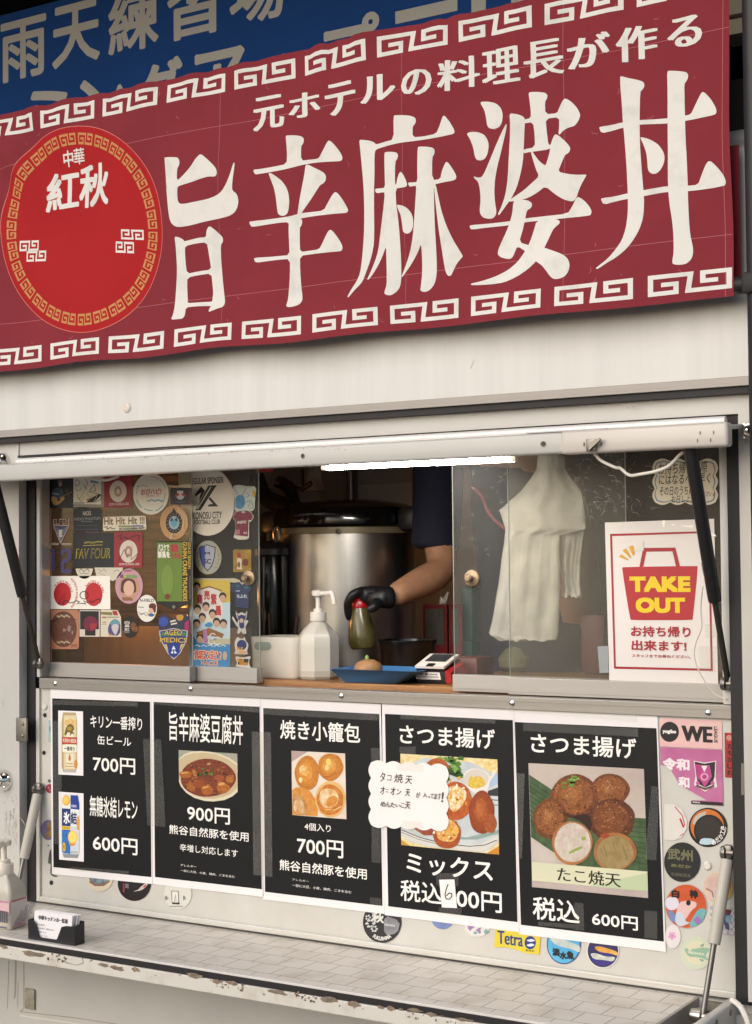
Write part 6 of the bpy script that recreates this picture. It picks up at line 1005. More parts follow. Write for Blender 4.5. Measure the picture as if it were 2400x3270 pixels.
# dark urns
def urn(fr, cx, x0, x1, yt, Y, label, mt_):
    a_ = qa(fr, x0, 1000, Y); b_ = qa(fr, x1, 1000, Y); r_ = (b_.x-a_.x)*.42; cx_ = (a_.x+b_.x)/2; zt3 = qa(fr, cx, yt, Y).z
    o = empty('urn', (cx_, Y, ZC), label, 'urn'); b = MB(); b.lathe((cx_, Y, ZC), [(r_*.96, 0), (r_, .01), (r_, zt3-ZC-.012), (r_*.9, zt3-ZC-.002)], 40); b.build('body', mt_, o)
    b = MB(); b.lathe((cx_, Y, zt3), [(r_*1.06, -.006), (r_*1.08, .008), (r_*.8, .022), (r_*.3, .028), (.012, .03), (.012, .05), (.0005, .052)], 40); b.build('lid', M_black, o)
    b = MB(); b.tube(spline([(cx_+r_*.5, Y-.01, zt3+.02), (cx_+r_*.6, Y-.02, zt3+.05), (cx_+r_*.9, Y-.02, zt3+.055), (cx_+r_*1.0, Y-.02, zt3+.03)]), .005, 8); b.build('handle', M_steel, o)
M_urn = mat('black_gloss_urn', '1a1918', .18, .6)
urn('F', 165, 40, 290, 690, .34, 'tall glossy black urn at the left of the open window', M_urn)
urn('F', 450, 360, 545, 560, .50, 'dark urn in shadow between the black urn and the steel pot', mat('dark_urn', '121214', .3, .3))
# hose, plastic bag, hanging tongs
M_hose = mat('dark_blue_hose', '12131c', .4)
b = MB(); b.tube(spline([qa('F', 40, 100, .6), qa('F', 90, 230, .6), qa('F', 160, 290, .58), qa('F', 260, 325, .56), qa('F', 370, 360, .55)]), .022, 14); b.tube(spline([qa('F', 210, 140, .62), qa('F', 270, 170, .62), qa('F', 320, 240, .6), qa('F', 345, 330, .58)]), .016, 12)
tag(b.build('exhaust_hose', M_hose), 'thick dark looping hoses at the top left of the open window', 'hose')
b = MB(); c0_ = qa('F', 490, 60, .9)
pts = [(478, 30), (520, 35), (515, 110), (545, 205), (500, 215), (440, 212), (468, 120)]
b.prism([(qa('F', x, y, .9).x, qa('F', x, y, .9).z) for x, y in pts], .88, .92); o = b.build('plastic_bag', clear('clear_bag', 'bdbdb8', .75, .15, .2), None, 0); tag(o, 'small clear plastic bag hanging near the ceiling left of the back panel', 'bag')
b = MB(); b.tube([qa('F', 300, 150, .8), qa('F', 340, 190, .8), qa('F', 400, 200, .8), qa('F', 470, 150, .8)], .007, 10); b.tube([qa('F', 400, 40, .8), qa('F', 405, 170, .8)], .004, 8); tag(b.build('ladle_rack', M_black), 'dark utensil rack hanging above the pot lid at the left', 'rack')
b = MB(); p0 = qa('F', 55, 50, .2); p1 = qa('F', 150, 58, .2); b.box((p0.x, .19, p1.z), (p1.x, .21, p0.z+.01)); tag(b.build('red_label', mat('red_tag', 'c2474c', .5), None, 0), 'little red strip showing under the hood bar at the window gap', 'label')

b = MB(); b.box((.02, .96, .56), (1.29, .98, 2.2)); b.build('dark_backdrop', mat('backdrop_shade', '35322e', .6, var=.3, scale=3), truck, 0)  # added dark sheet in place of the deep shade behind the right panes
# counter items
a_ = onc('F', -55, 1600); c_ = onc('F', 360, 1683); w0 = at(790, 2140, .115).x; w1 = at(947, 2140, .115).x; zt4 = qa('F', 300, 1350, .115).z
bk = empty('storage_bin', ((w0+w1)/2, .17, ZC), 'white plastic bin with an oval handle hole left of the pump bottle', 'bin')
def rr_ring(x0, x1, y0, y1, r, z): return [(x, y, z) for x, y in rrect(x0, y0, x1, y1, r, 6)]
b = MB(); T = .003
b.ring_surface([rr_ring(w0+.006, w1-.006, .121, .222, .018, ZC+.001), rr_ring(w0+.003, w1-.003, .118, .226, .02, ZC+.006), rr_ring(w0, w1, .115, .23, .02, zt4), rr_ring(w0+T, w1-T, .118, .227, .018, zt4), rr_ring(w0+.007, w1-.007, .122, .222, .016, ZC+.008)]); b.build('body', mat('bin_white', 'd9d4c8', .4, var=.03), bk)
S = Sheet(.1145, 'F'); S.poly(rrect(25, 1385, 158, 1446, 29), '8f9a90'); S.build('handle_hole', parent=bk)
# white pump bottle in the window
pb = at(1017, 2150, .155); k_ = (at(1017+66, 2150, .155).x-at(1017-66, 2150, .155).x)/2*.84
def zf(y, Y=.155): return qa('F', 525, y, Y).z
bt = empty('pump_bottle', (pb.x, .155, ZC), 'white translucent pump bottle standing in the open window beside the bin', 'bottle')
mb_ = mat('translucent_white', 'd6d2c6', .35, trans=.15, var=.03)
b = MB(); z0 = ZC+.001; b.lathe((pb.x, .155, 0), [(k_*.92, z0), (k_*1.0, z0+.006), (k_*.98, zf(1600)), (k_*1.0, zf(1420)), (k_*.98, zf(1345)), (k_*.86, zf(1310)), (k_*.45, zf(1240)), (k_*.34, zf(1225)), (k_*.34, zf(1215))], 8, Matrix.Rotation(rad(22), 3, 'Z')); b.build('body', mb_, bt, 30)
b = MB(); b.lathe((pb.x, .155, 0), [(k_*.93, z0+.0005), (k_*1.008, z0+.006), (k_*.992, zf(1602)), (k_*.97, zf(1601))], 8, Matrix.Rotation(rad(22), 3, 'Z')); b.build('liquid_level', mat('liquid_tint', 'b9b5a8', .35, trans=.1), bt, 30)
b = MB(); b.lathe((pb.x, .155, 0), [(k_*.39, zf(1222)), (k_*.40, zf(1218)), (k_*.40, zf(1155)), (k_*.36, zf(1150)), (k_*.22, zf(1149)), (k_*.22, zf(1127)), (k_*.12, zf(1125)), (k_*.11, zf(1030))], 28); b.build('cap', M_wplastic, bt)
b = MB(); pz = zf(1010); b.lathe((pb.x, .155, pz), [(k_*.13, -.012), (k_*.14, -.008), (k_*.30, -.004), (k_*.31, .005), (k_*.22, .008), (.0005, .008)], 24); b.tube(spline([(pb.x, .155, pz), (qa('F', 600, 1000, .15).x, .15, pz+.001), (qa('F', 632, 1000, .15).x, .15, pz), (qa('F', 648, 1085, .15).x, .15, qa('F', 648, 1090, .15).z)]), [.006]*19 if False else .0055, 10); b.build('nozzle', M_wplastic, bt)
# blue tray
t0 = onc('F', 715, 1698); t1 = onc('F', 1215, 1702); Yt = t0.y; zr = qa('F', 900, 1604, Yt-.01).z; xl_, xr_ = qa('F', 604, 1598, Yt-.02).x, qa('F', 1262, 1604, Yt-.02).x
b = MB()
def tr(x0, x1, y0, y1, z): return [(x, y, z) for x, y in rrect(x0, y0, x1, y1, .008, 3)]
b.ring_surface([tr(t0.x, t1.x, Yt, Yt+.09, ZC+.001), tr(xl_, xr_, Yt-.02, Yt+.115, zr), tr(xl_-.003, xr_+.003, Yt-.023, Yt+.118, zr+.001), tr(xl_+.003, xr_-.003, Yt-.017, Yt+.112, zr+.001), tr(t0.x+.002, t1.x-.002, Yt+.003, Yt+.088, ZC+.004)])
tag(b.build('money_tray', mat('blue_tray', '4478ac', .4, var=.05)), 'shallow blue plastic tray in front of the pot', 'tray')
oc = qa('F', 912, 1550, Yt+.04); r_ = .026
b = MB(); b.lathe((oc.x, Yt+.04, ZC+.0045+.02), [(.004, -.02), (.016, -.018), (.029, -.006), (.031, .004), (.026, .015), (.013, .0215), (.003, .023)], 26); on = b.build('onion_ball', mat('tan_skin', 'a67c52', .5, var=.25, scale=60)); tag(on, 'round tan ball with a green tip sitting in the blue tray', 'ornament')
b = MB(); b.lathe((oc.x-.003, Yt+.04, ZC+.046), [(.004, 0), (.005, .004), (.003, .009), (.0005, .01)], 12); b.build('green_tip', mat('green_tip', '7fa04a', .5), on)
# card reader
a_ = onc('F', 1290, 1708); x0 = a_.x; x1 = x0+.068; y0 = a_.y; 
cr = empty('card_reader', (x0+.035, y0+.03, ZC), 'card reader with black screen, white sloped top and red side', 'card reader')
zm = qa('F', 1400, 1612, y0).z; zf2 = qa('F', 1400, 1585, y0).z; zk = qa('F', 1450, 1490, y0+.06).z
b = MB(); yz = [(y0+.004, ZC+.001), (y0, ZC+.012), (y0, zm), (y0-.004, zf2-.002), (y0+.06, zk-.006), (y0+.072, zk-.02), (y0+.07, ZC+.001)]
b.ring_surface([[(x0, y, z) for y, z in yz], [(x1, y, z) for y, z in yz]]); b.build('body', M_black, cr, 30)
b = MB(); d_ = Vector((0, .064, zk-zf2)); 
def slab(b, u0, u1, v0, v1, t0_, t1_):
    n_ = Vector((0, -(zk-zf2), .064)).normalized(); o_ = Vector((x0, y0-.004, zf2))
    f = lambda u, v, t: o_+Vector((u*(x1-x0), 0, 0))+d_*v+n_*t
    b.ring_surface([[f(u0, v0, t0_), f(u1, v0, t0_), f(u1, v1, t0_), f(u0, v1, t0_)], [f(u0, v0, t1_), f(u1, v0, t1_), f(u1, v1, t1_), f(u0, v1, t1_)]])
slab(b, -.02, 1.0, -.02, 1.0, -.001, .004); b.build('top_cover', M_wplastic, cr, 0)
b = MB(); slab(b, .14, .86, .36, .93, .0042, .0055); b.build('screen', mat('reader_screen', '3a3c40', .15, coat=.5), cr, 0)
b = MB(); slab(b, .38, .62, -.03, .16, .0042, .006); b.build('slot', M_black, cr, 0)
b = MB(); yz2 = [(y0+.0, ZC+.003), (y0-.004, zf2-.006), (y0+.056, zk-.012), (y0+.066, zk-.03), (y0+.064, ZC+.003)]; b.ring_surface([[(x1+.0005, y, z) for y, z in yz2], [(x1+.012, y+.004, z-.002) for y, z in yz2]]); b.build('side_panel', mat('red_plastic', 'a5262c', .35, coat=.2), cr, 30)
S = Sheet(y0-.0006, 'F'); S.poly([(1278, 1616), (1465, 1622), (1476, 1678), (1285, 1672)], 'd5d3ce'); S.many([rect(1290, 1628, 1340, 1640), rect(1350, 1628, 1378, 1642), rect(1385, 1632, 1450, 1640), rect(1292, 1648, 1455, 1654), rect(1294, 1660, 1460, 1666)], '6a6a70'); S.build('label_plate', parent=cr)
# black pan behind
pp = onc('F', 1215, 1560); Yp = .36; zp = qa('F', 1215, 1385, Yp-.1).z; xa_ = qa('F', 965, 1400, Yp).x; xb_ = qa('F', 1462, 1400, Yp).x; rp_ = (xb_-xa_)*.40
b = MB(); b.lathe(((xa_+xb_)/2, Yp, 0), [(rp_*.8, ZC+.001), (rp_*.86, ZC+.008), (rp_*.97, zp-.01), (rp_*1.03, zp-.004), (rp_*1.03, zp), (rp_*.95, zp-.001), (rp_*.82, ZC+.01), (.001, ZC+.01)], 48)
tag(b.build('black_pan', mat('black_enamel', '141416', .25, coat=.4)), 'round black pan behind the card reader', 'pan')
# papers in red frames, small things on the counter
for (x0_, x1_, lab) in ((1335, 1525, 'red framed notice behind the forearm, the wider of two'), (1540, 1640, 'red framed notice half hidden by the sliding pane edge')):
    Yq = .62; a_ = qa('F', x0_, 1095, Yq); c_ = qa('F', x1_, 1418, Yq)
    o = empty('wall_notice', ((a_.x+c_.x)/2, Yq, ZC), lab, 'notice', 'framed notices at the back of the counter'); b = MB(); b.box((a_.x, Yq, ZC+.001), (c_.x, Yq+.01, a_.z)); b.build('frame', mat('red_frame', '8c2026', .45), o, 0)
    b = MB(); b.box((a_.x+.008, Yq-.002, c_.z+.004), (c_.x-.008, Yq-.0005, a_.z-.01)); b.build('paper', mat('grey_notice', '6a655e', .5, var=.3, scale=60), o, 0)
b = MB(); a_ = qa('F', 1545, 960, .6); c_ = qa('F', 1640, 1090, .6); b.box((a_.x, .65, ZC+.06), (c_.x, .70, a_.z), bev=.006); b.box((a_.x, .645, ZC+.001), (c_.x, .705, ZC+.0595)); tag(b.build('teal_box', mat('teal_plastic', '1f6a66', .4), None), 'teal plastic box behind the red framed notices', 'box')
b = MB(); b.prism([(qa('F', x, y, .58).x, qa('F', x, y, .58).z) for x, y in ((1470, 1088), (1478, 1030), (1500, 1050), (1530, 992), (1546, 1000), (1520, 1088))], .575, .58); tag(b.build('paper_tag', M_wplastic, None, 0), 'small white folded tag above the wider red framed notice', 'tag')
b = MB(); b.lathe(onc('F', 805, 1500)+Vector((.02, .16, 0)), [(.03, 0.001), (.045, .004), (.05, .03), (.047, .03), (.03, .008), (.0005, .008)], 28); tag(b.build('shallow_dish', mat('dish_grey', '7f8a86', .3)), 'shallow pale dish under the hanging sauce bottle', 'dish')
b = MB()
for i in range(4): b.tube([onc('F', 690+8*i, 1540)+Vector((0, .1, .012+.002*i)), onc('F', 770-3*i, 1556)+Vector((.0, .1, .004))], .0035, 6)
tag(b.build('wooden_forks', M_wplastic), 'few white disposable forks lying left of the tan ball', 'fork')
bb = at(880, 2010, .3); b = MB(); b.box((at(845, 2040, .3).x, .28, ZC+.001), (at(960, 2040, .3).x, .36, ZC+.045), bev=.004); b.tube([(at(935, 2040, .3).x, .3, ZC+.04), (at(950, 1970, .3).x, .3, at(950, 1970, .3).z)], .004, 8); b.tube([(at(862, 2040, .3).x, .3, ZC+.04), (at(860, 1960, .3).x, .3, at(860, 1960, .3).z)], .003, 8)
tag(b.build('cutlery_box', mat('cutlery_box', '3a3836', .4, .3)), 'dark box of utensils behind the white bin', 'box')
# the white carrier bags hanging behind the right pane
def hang(name, fr, rows, Y, m_, amp, freq, label, cat, thick=.004, grp=None):
    b = MB(); R = []; n_ = 26
    P_ = []
    for i in range(len(rows)-1):
        for k in range(6):
            t = k/6; P_.append(tuple(rows[i][j]+(rows[i+1][j]-rows[i][j])*t for j in range(3)))
    P_.append(rows[-1])
    front, back = [], []
    for i, (y, xa, xb) in enumerate(P_):
        f_ = []; g_ = []
        for j in range(n_+1):
            p = qa(fr, xa+(xb-xa)*j/n_, y, Y); u = j/n_
            d_ = amp*(math.sin(freq*u*6.28+i*.05)*.5+.5*math.sin(freq*2.7*u*6.28+1+i*.02)*abs(noise.noise(Vector((u*3, i*.05, 5))))+noise.noise(Vector((u*5, i*.12, 7)))+.5*noise.noise(Vector((u*12, i*.3, 2))))*min(1, .25+i/len(P_)); e_ = math.sin(math.pi*u)*.012
            zz = p.z+(.003*noise.noise(Vector((u*7, 1, 1)))*3 if i == len(P_)-1 else 0)
            f_.append((p.x, Y+d_-e_, zz)); g_.append((p.x, Y+d_+e_+thick, zz))
        R.append(f_+g_[::-1])
    b.ring_surface(R); return tag(b.build(name, m_, None, 80), label, cat, grp)
M_bag = clear('white_bag_film', 'cfccc6', .36, .4, .02)
hang('carrier_bag', 'G', [(40, 800, 1040), (170, 785, 1050), (260, 730, 1110), (370, 640, 1200), (545, 440, 1230), (720, 495, 1235), (780, 492, 1000), (1000, 460, 1000), (1250, 425, 1000), (1500, 385, 995), (1680, 350, 985), (1745, 430, 965)], .13, M_bag, .005, 3.4, 'white plastic carrier bags hanging in a bundle behind the right window pane', 'bag')
hang('carrier_bag', 'G', [(420, 990, 1235), (700, 1000, 1232), (1000, 1005, 1190), (1200, 1005, 1195), (1345, 1005, 1210)], .15, M_bag, .008, 1.6, 'shorter white carrier bag hanging at the right of the bag bundle', 'bag')
b = MB(); b.tube(spline([qa('G', 200, 330, .25), qa('G', 290, 430, .25), qa('G', 340, 560, .25), qa('G', 430, 660, .25), qa('G', 510, 725, .25)]), .004, 8); tag(b.build('hanging_cord', mat('red_cord', '7a2434', .5)), 'thin red cord hanging behind the inner right pane', 'cord')
b = MB(); p = qa('G', 920, 50, .2); b.tube([p+Vector((0, 0, -.012*i)) for i in range(6)], [.004, .006, .004, .006, .004, .006], 8); tag(b.build('bag_chain', M_steel), 'short metal chain holding the white carrier bags', 'chain')
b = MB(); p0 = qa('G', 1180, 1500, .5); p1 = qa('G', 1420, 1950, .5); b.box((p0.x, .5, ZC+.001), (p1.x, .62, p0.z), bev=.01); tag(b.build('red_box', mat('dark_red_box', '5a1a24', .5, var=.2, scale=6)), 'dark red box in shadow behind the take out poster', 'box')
b = MB(); p0 = onc('G', 480, 2050); b.lathe(p0+Vector((0, .06, .0)), [(.02, .001), (.034, .012), (.036, .03), (.022, .05), (.006, .062), (.0005, .064)], 16, sx=1.1); tag(b.build('food_bag', mat('pale_green_bag', '77785e', .5, var=.3, scale=50)), 'pale green crumpled bag on the counter behind the right pane', 'bag')
b = MB(); b.box((qa('G', 60, 1900, .25).x, .22, ZC+.001), (qa('G', 300, 1900, .25).x, .30, ZC+.05), bev=.006); tag(b.build('maroon_pouch', mat('maroon_pouch', '5f2624', .5)), 'maroon box on the counter right of the card reader', 'box')

# ------------------------------------------------------------------ the cook: forearm and gloved hand reach to the sauce bottle
def skin_obj(name, chains, m, parent, sub=2, root=0):
    V, E, Rr = [], [], []
    for ch in chains:
        prev = None
        for it in ch:
            if isinstance(it, int): prev = it; continue
            p, r = it; V.append(Vector(p)); Rr.append(r); i = len(V)-1
            if prev is not None: E.append((prev, i))
            prev = i
    me = bpy.data.meshes.new(name); me.from_pydata(V, E, []); me.materials.append(m)
    o = bpy.data.objects.new(name, me); COL.objects.link(o)
    if parent: o.parent = parent; o.matrix_parent_inverse = Matrix.Translation(-parent.location)
    sk = o.modifiers.new('Skin', 'SKIN'); sk.use_smooth_shade = True; sk.branch_smoothing = .6
    for i, sv in enumerate(me.skin_vertices[0].data): sv.radius = (Rr[i], Rr[i]); sv.use_root = (i == root)
    sb = o.modifiers.new('Subdivision', 'SUBSURF'); sb.levels = sub; sb.render_levels = sub
    return o
HY = .275
wr_ = qa('F', 1085, 1040, HY+.03); el_ = qa('F', 1500, 830, HY+.20); hem = qa('F', 1432, 690, HY+.22); sh = qa('F', 1440, -260, HY+.26)
per = empty('person', (el_.x+.1, .62, .56), 'cook in a dark short sleeved shirt and black glove holding a sauce bottle', 'person')
tx0 = el_.x+.16; ty0 = .66
body = skin_obj('body', [[((tx0, ty0, .62), .12), ((tx0, ty0, .95), .135), ((tx0, ty0, 1.25), .14), ((tx0, ty0, 1.55), .15), ((tx0-.01, ty0, 1.86), .14), ((tx0-.01, ty0, 2.0), .055), ((tx0-.01, ty0-.01, 2.1), .06)],
    [4, ((sh.x, HY+.27, sh.z), .05), ((hem.x+.006, hem.y, hem.z+.05), .04), ((el_.x, el_.y, el_.z), .040), ((el_.x*.72+wr_.x*.28, el_.y*.72+wr_.y*.28, el_.z*.72+wr_.z*.28-.002), .041), ((el_.x*.4+wr_.x*.6, el_.y*.4+wr_.y*.6, el_.z*.4+wr_.z*.6), .034), ((wr_.x, wr_.y, wr_.z), .026)]], M_skin, per, 2)
shirt = skin_obj('shirt', [[((tx0, ty0, .66), .145), ((tx0, ty0, .95), .155), ((tx0, ty0, 1.25), .16), ((tx0, ty0, 1.55), .172), ((tx0-.01, ty0, 1.86), .155), ((tx0-.01, ty0, 1.95), .085)],
    [4, ((sh.x, HY+.27, sh.z), .072), ((sh.x*.5+hem.x*.5, HY+.25, sh.z*.5+hem.z*.5), .066), ((hem.x+.002, hem.y, hem.z+.02), .062), ((hem.x, hem.y-.002, hem.z+.002), .064)]], M_navy, per, 2)
gw = qa('F', 1050, 1045, HY+.01); gp = qa('F', 930, 1020, HY+.005); gk = qa('F', 850, 985, HY-.005)
G = lambda x, y, Y: tuple(qa('F', x, y, Y))
glove = skin_obj('glove', [
    [(G(1118, 1040, HY+.035), .033), (G(1060, 1045, HY+.02), .030), (G(985, 1035, HY+.012), .034), (G(925, 1015, HY+.012), .031), (G(885, 990, HY+.01), .024)],
    [3, (G(845, 985, HY-.012), .0125), (G(790, 1010, HY-.03), .0105), (G(748, 1085, HY-.03), .0095), (G(752, 1160, HY-.022), .0085), (G(768, 1215, HY-.012), .0075)],
    [3, (G(838, 1010, HY+.01), .012), (G(785, 1055, HY+.004), .0105), (G(760, 1120, HY+.0), .0095), (G(778, 1180, HY-.004), .008)],
    [3, (G(838, 1040, HY+.032), .0115), (G(790, 1095, HY+.03), .010), (G(780, 1150, HY+.022), .009), (G(800, 1195, HY+.012), .0078)],
    [2, (G(900, 1080, HY+.05), .0105), (G(830, 1130, HY+.05), .009), (G(812, 1175, HY+.04), .0082), (G(825, 1205, HY+.028), .007)],
    [2, (G(985, 1080, HY-.012), .014), (G(960, 1110, HY-.028), .0125), (G(930, 1128, HY-.036), .0105), (G(905, 1135, HY-.036), .0085)]], M_glove, per, 2)
# sauce bottle held upright by its neck
so_ = qa('F', 866, 1240, HY); BX = so_.x; k2 = (qa('F', 962, 1350, HY).x-qa('F', 752, 1350, HY).x)/2*.85
def zs(y): return qa('F', 866, y, HY).z
sb_ = empty('sauce_bottle', (BX, HY, zs(1440)), 'clear sauce bottle of olive green liquid with a red cap in the gloved hand', 'bottle')
tl = Matrix.Rotation(rad(-4), 3, 'Y')
b = MB(); z0 = zs(1440); b.lathe((BX, HY, z0), [(k2*.70, 0), (k2*.86, .003), (k2*.97, zs(1390)-z0), (k2*1.0, zs(1340)-z0), (k2*.93, zs(1270)-z0), (k2*.78, zs(1200)-z0), (k2*.62, zs(1135)-z0), (k2*.58, zs(1120)-z0)], 36, tl)
b.build('bottle_body', mat('olive_sauce', '4a4118', .25, var=.25, scale=20, coat=.3, col2='6a6440'), sb_)
b = MB(); off = Vector(tl @ Vector((0, 0, zs(1122)-z0))); b.lathe(Vector((BX, HY, z0))+off, [(k2*.60, 0), (k2*.62, .004), (k2*.60, zs(1080)-zs(1122)), (k2*.46, zs(1045)-zs(1122)), (k2*.25, zs(1028)-zs(1122)), (.0005, zs(1026)-zs(1122))], 32, tl); b.build('red_cap', mat('red_cap', 'b01c26', .25, coat=.4), sb_)

# ------------------------------------------------------------------ things on the counter flap
# hand sanitiser at the left edge
zb_ = ZS+.001; c1 = atz(*q('K', 105, 1250), zb_); c2 = atz(*q('K', 292, 1188), zb_); c0 = Vector((c1.x-.082, c1.y-.004, zb_))
dx = Vector((c1.x-c0.x, c1.y-c0.y, 0)); dy = Vector((c2.x-c1.x, c2.y-c1.y, 0))
sz = empty('sanitizer_bottle', c1+(dy-dx)/2, 'translucent white hand sanitizer pump bottle standing at the left end of the counter flap', 'bottle')
ctr = c1+dy/2-dx/2
def sq(k, z, n=6): 
    o_ = []
    for cx, cy, a in ((.5, .5, 0), (-.5, .5, 90), (-.5, -.5, 180), (.5, -.5, 270)):
        for i in range(n+1):
            t = rad(a+90*i/n); u = cx*.72+.14*math.cos(t); v = cy*.72+.14*math.sin(t); p = ctr+dx*u*k+dy*v*k; o_.append((p.x, p.y, z))
    return o_
def zk2(y): 
    v = ray(*q('K', 100, y)); t = (ctr.y-CAM.y)/v.y; return (CAM+v*t).z
def cir(r, z, n=28): 
    return [(ctr.x+r*math.cos(rad(45/7*0)+2*math.pi*i/n), ctr.y+r*math.sin(2*math.pi*i/n), z) for i in range(n)]
b = MB(); b.ring_surface([sq(.93, zb_), sq(1, zb_+.004), sq(1, zk2(880)), sq(1.0, zk2(820)), sq(.93, zk2(770)), sq(.72, zk2(700)), sq(.52, zk2(655)), sq(.5, zk2(640))]); b.build('body', mat('sanitizer_white', 'd9d2c4', .3, trans=.25, var=.05, scale=20), sz)
rr2 = (qa('K', 180, 600, ctr.y).x-qa('K', 0, 600, ctr.y).x)/2*.8
b = MB(); b.ring_surface([cir(rr2, zk2(645)), cir(rr2*1.03, zk2(640)), cir(rr2*1.02, zk2(545)), cir(rr2*.95, zk2(535)), cir(rr2*.68, zk2(533)), cir(rr2*.68, zk2(495)), cir(rr2*.3, zk2(490)), cir(rr2*.28, zk2(340)), cir(rr2*.78, zk2(338)), cir(rr2*.8, zk2(290)), cir(rr2*.7, zk2(280)), cir(.0005, zk2(279))]); 
nd = (dx.normalized()*.35-dy.normalized()).normalized(); zn = zk2(312)
b.tube(spline([Vector((ctr.x, ctr.y, zn)), Vector((ctr.x, ctr.y, zn))+nd*.028, Vector((ctr.x, ctr.y, zn-.006))+nd*.038, Vector((ctr.x, ctr.y, zk2(440)))+nd*.04]), .0065, 12); b.build('pump_head', mat('pump_cream', 'e4dccb', .35), sz)
n1 = Vector((dy.y, -dy.x, 0)).normalized(); n0 = Vector((dx.y, -dx.x, 0)).normalized()
def face(bpt, ex, nrm, items, parent, name):
    me = bpy.data.meshes.new(name); V, F, MI, MT = [], [], [], []
    for li, (pts, m_) in enumerate(items):
        m_ = P(m_) if isinstance(m_, str) else m_
        if m_ not in MT: MT.append(m_)
        i0 = len(V)
        for u, v in pts: p = bpt+ex*u+Vector((0, 0, v))+nrm*(.0006+.00015*li); V.append(p)
        F.append(tuple(range(i0, len(V)))); MI.append(MT.index(m_))
    me.from_pydata(V, [], F)
    for x in MT: me.materials.append(x)
    me.polygons.foreach_set('material_index', MI); return link(name, me, parent)
HB = zk2(880)-zb_
it = [(rect(.04, .003, .96, HB*.98), 'd9d2ca'), (rect(.08, HB*.90, .9, HB*.955), 'b85a6c')]
rr = random.Random(2)
for i in range(26):
    y = HB*(.06+.80*i/26); x = .1+(.18 if i > 19 else 0); xe = rr.uniform(.7, .92)
    while x < xe: l_ = rr.uniform(.03, .12); it.append((rect(x, y, min(x+l_, xe), y+HB*.015), rr.choice(['6a6478', '84788a', '5c5870']) if i > 4 else 'a8627a')); x += l_+.02
face(c1, dy, n1, it, sz, 'back_label')
it = [(rect(.3, HB*.55, .98, HB*.95), 'd8b4b8'), (rect(.3, HB*.88, .96, HB*.94), 'b98a9a')]
for i in range(12): it.append((rect(.62+.028*i, HB*.24, .62+.028*i+(.018 if i % 3 else .010), HB*.62), '3a3650'))
for i in range(8): it.append((rect(.66+.035*i, HB*.06, .685+.035*i, HB*.12), '5a5468'))
face(c0, dx, n0, it, sz, 'front_label')
# business card holder
h0 = atz(*q('K', 300, 1337), ZS+.0006); h1 = atz(*q('K', 800, 1414), ZS+.0006); h2 = atz(*q('K', 858, 1386), ZS+.0006)
ex = (h1-h0); ey = (h2-h1); L_ = ex.length; D_ = max(.03, ey.length); ex.normalize(); ey = Vector((-ex.y, ex.x, 0))
HH = (q('K', 0, 1340)[1]-q('K', 0, 1150)[1])/1420*1.0
ch_ = empty('card_holder', (h0+h1)/2+ey*D_/2, 'small black open holder full of white business cards on the counter flap', 'card holder')
def hp(u, v, z): return h0+ex*u+ey*v+Vector((0, 0, z))
def hslab(b, poly, v0, v1):
    f = [hp(u, v0, z) for u, z in poly]; g_ = [hp(u, v1, z) for u, z in poly]; b.ring_surface([f, g_], caps=False)
    tri = tessellate_polygon([[Vector((u, z, 0)) for u, z in poly]])
    for side, rev in ((f, 0), (g_, 1)):
        vs = [b.bm.verts.new(p) for p in side]
        for t in tri: b.bm.faces.new([vs[i] for i in (t if not rev else t[::-1])])
b = MB(); w_ = L_
hslab(b, [(0, 0), (w_, 0), (w_, HH*.96), (w_*.80, HH*.93), (w_*.72, HH*.86), (w_*.62, HH*.2), (w_*.58, HH*.16), (w_*.26, HH*.16), (w_*.22, HH*.2), (w_*.12, HH*.95), (0, HH)], 0, .003)
hslab(b, [(.0005, .0), (w_-.0005, 0), (w_-.0005, HH*1.12), (.0005, HH*1.12)], D_-.003, D_)
def hbox(b, u0, u1, v0, v1, z0, z1): b.ring_surface([[hp(u0, v0, z0), hp(u1, v0, z0), hp(u1, v1, z0), hp(u0, v1, z0)], [hp(u0, v0, z1), hp(u1, v0, z1), hp(u1, v1, z1), hp(u0, v1, z1)]])
hbox(b, 0, .003, .0031, D_-.0031, 0, HH); hbox(b, w_-.003, w_, .0031, D_-.0031, 0, HH); hbox(b, .0031, w_-.0031, .0031, D_-.0031, 0, .002); b.build('holder', M_black, ch_, 0)
b = MB(); cz = .003; rr = random.Random(6); CH = HH*1.45
for i in range(9):
    v = .006+i*.0021; t_ = rr.uniform(-.0015, .0015); lean = .004
    b.ring_surface([[hp(.008+t_, v, cz), hp(w_-.016+t_, v, cz), hp(w_-.016+t_, v+.0005, cz), hp(.008+t_, v+.0005, cz)], [hp(.008+t_+i*.0012, v+lean, CH), hp(w_-.016+t_+i*.0012, v+lean, CH), hp(w_-.016+t_+i*.0012, v+lean+.0005, CH), hp(.008+t_+i*.0012, v+lean+.0005, CH)]])
cards = b.build('business_cards', mat('card_white', 'e9e5e6', .5), ch_, 0)
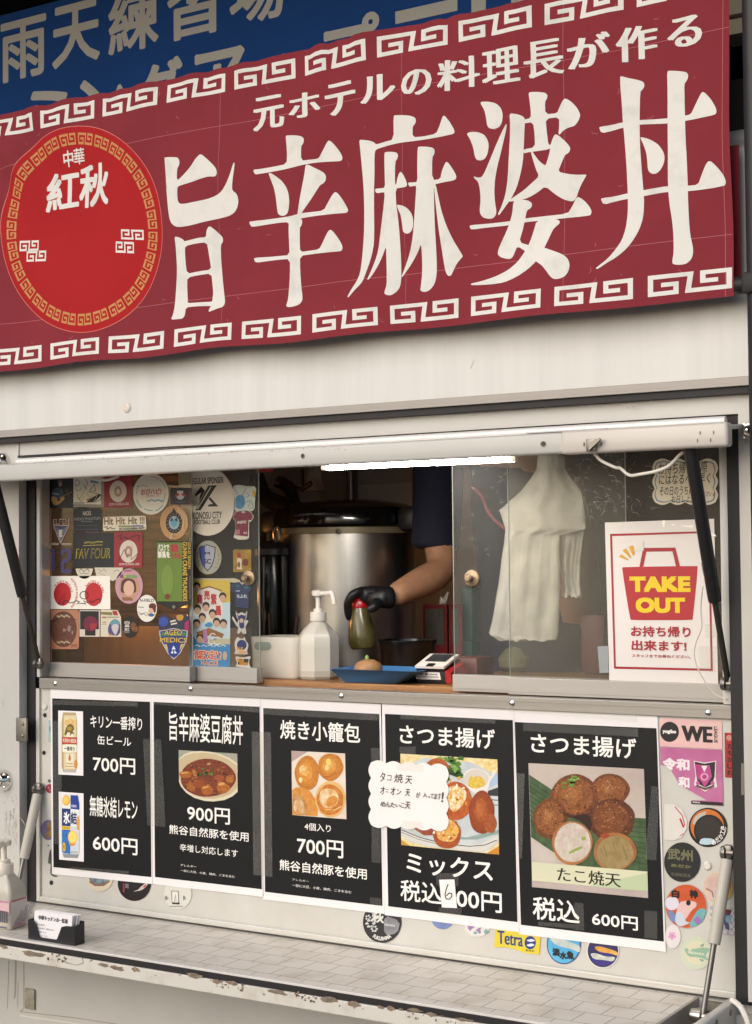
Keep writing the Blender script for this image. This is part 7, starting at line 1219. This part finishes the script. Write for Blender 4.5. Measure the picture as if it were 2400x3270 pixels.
def cardtext(t, u0, z0, u1, z1, m_, bold=0):
    vs, fs = tmesh(t); X0, X1 = min(v[0] for v in vs), max(v[0] for v in vs); Y0, Y1 = min(v[1] for v in vs), max(v[1] for v in vs); V, F = [], []
    for k in ((0, 0), (bold, 0), (-bold, 0)) if bold else ((0, 0),):
        i0 = len(V)
        for x, y in vs:
            u = u0+(u1-u0)*(x-X0)/(X1-X0)+k[0]*.02; z = z0+(z1-z0)*(y-Y0)/(Y1-Y0); V.append(hp(u, .006-.0006+.004*(z-cz)/(CH-cz)-.00005*len(F)*1e-3-.0002*(1 if k[0] > 0 else 2 if k[0] < 0 else 0), z))
        F += [tuple(i0+j for j in f) for f in fs]
    me = bpy.data.meshes.new('lettering'); me.from_pydata(V, [], F); me.materials.append(P(m_)); link('lettering', me, ch_)
cw_ = w_-.024
cardtext('中華キッチンカー紅秋', .008+cw_*.13, CH*.70, .008+cw_*.90, CH*.86, '26242a', .02)
for i, t_ in enumerate(('〒365-0073', '埼玉県鴻巣市八幡田 565-1', '出張販売承ります。', 'お気軽にどうぞ')): cardtext(t_, .008+cw_*.02, CH*(.50-.125*i), .008+cw_*(.30, .56, .36, .38)[i], CH*(.56-.125*i), '5a565c')
me_ = MB(); S = None
# ------------------------------------------------------------------ clear tape on the sill
for fr, p_, Y in (('P1', [(520, 28), (1390, 80), (1388, 124), (520, 100)], -.0095), ('P4', [(350, 10), (560, 0), (560, 70), (350, 66)], -.0095), ('P5', [(60, 50), (1190, 78), (1190, 178), (60, 90)], -.0095)):
    S = Sheet(Y, fr); S.poly(p_, M_tape); S.build('clear_tape', parent=sill)

# ------------------------------------------------------------------ scratches and crinkles on the plastic panes
def scratches(Y, fr, box, n, seed, l, m_, name):
    S = Sheet(Y, fr); r_ = random.Random(seed); L = []
    for i in range(n):
        x, y = r_.uniform(box[0], box[2]), r_.uniform(box[1], box[3]); a = r_.gauss(0, .9); k = r_.uniform(.3, 1)*l
        L.append(stroke([(x, y), (x+k*.5*math.cos(a), y+k*.5*math.sin(a)+r_.uniform(-3, 3)), (x+k*math.cos(a+.4), y+k*math.sin(a+.4))], r_.uniform(1.5, 4), .6))
    S.many(L, m_); S.build(name, parent=truck)
M_scr = clear('scratch_haze', 'e6e4dc', .55, .4, .05)
scratches(.0582, 'G', (60, 150, 490, 1000), 30, 3, 60, M_scr, 'pane_scratches')
scratches(.0332, 'G', (1050, 60, 1600, 660), 60, 4, 90, M_scr, 'tape_crinkles')
scratches(.0332, 'H', (20, 120, 600, 640), 46, 5, 80, M_scr, 'tape_crinkles')
scratches(.0580, 'C', (1140, 120, 1560, 700), 26, 6, 60, M_scr, 'pane_scratches')

M_gl = mat('tape_glint', 'f4f1ea', .12, coat=.5)  # pale shapes painted as light glints on the poster tape
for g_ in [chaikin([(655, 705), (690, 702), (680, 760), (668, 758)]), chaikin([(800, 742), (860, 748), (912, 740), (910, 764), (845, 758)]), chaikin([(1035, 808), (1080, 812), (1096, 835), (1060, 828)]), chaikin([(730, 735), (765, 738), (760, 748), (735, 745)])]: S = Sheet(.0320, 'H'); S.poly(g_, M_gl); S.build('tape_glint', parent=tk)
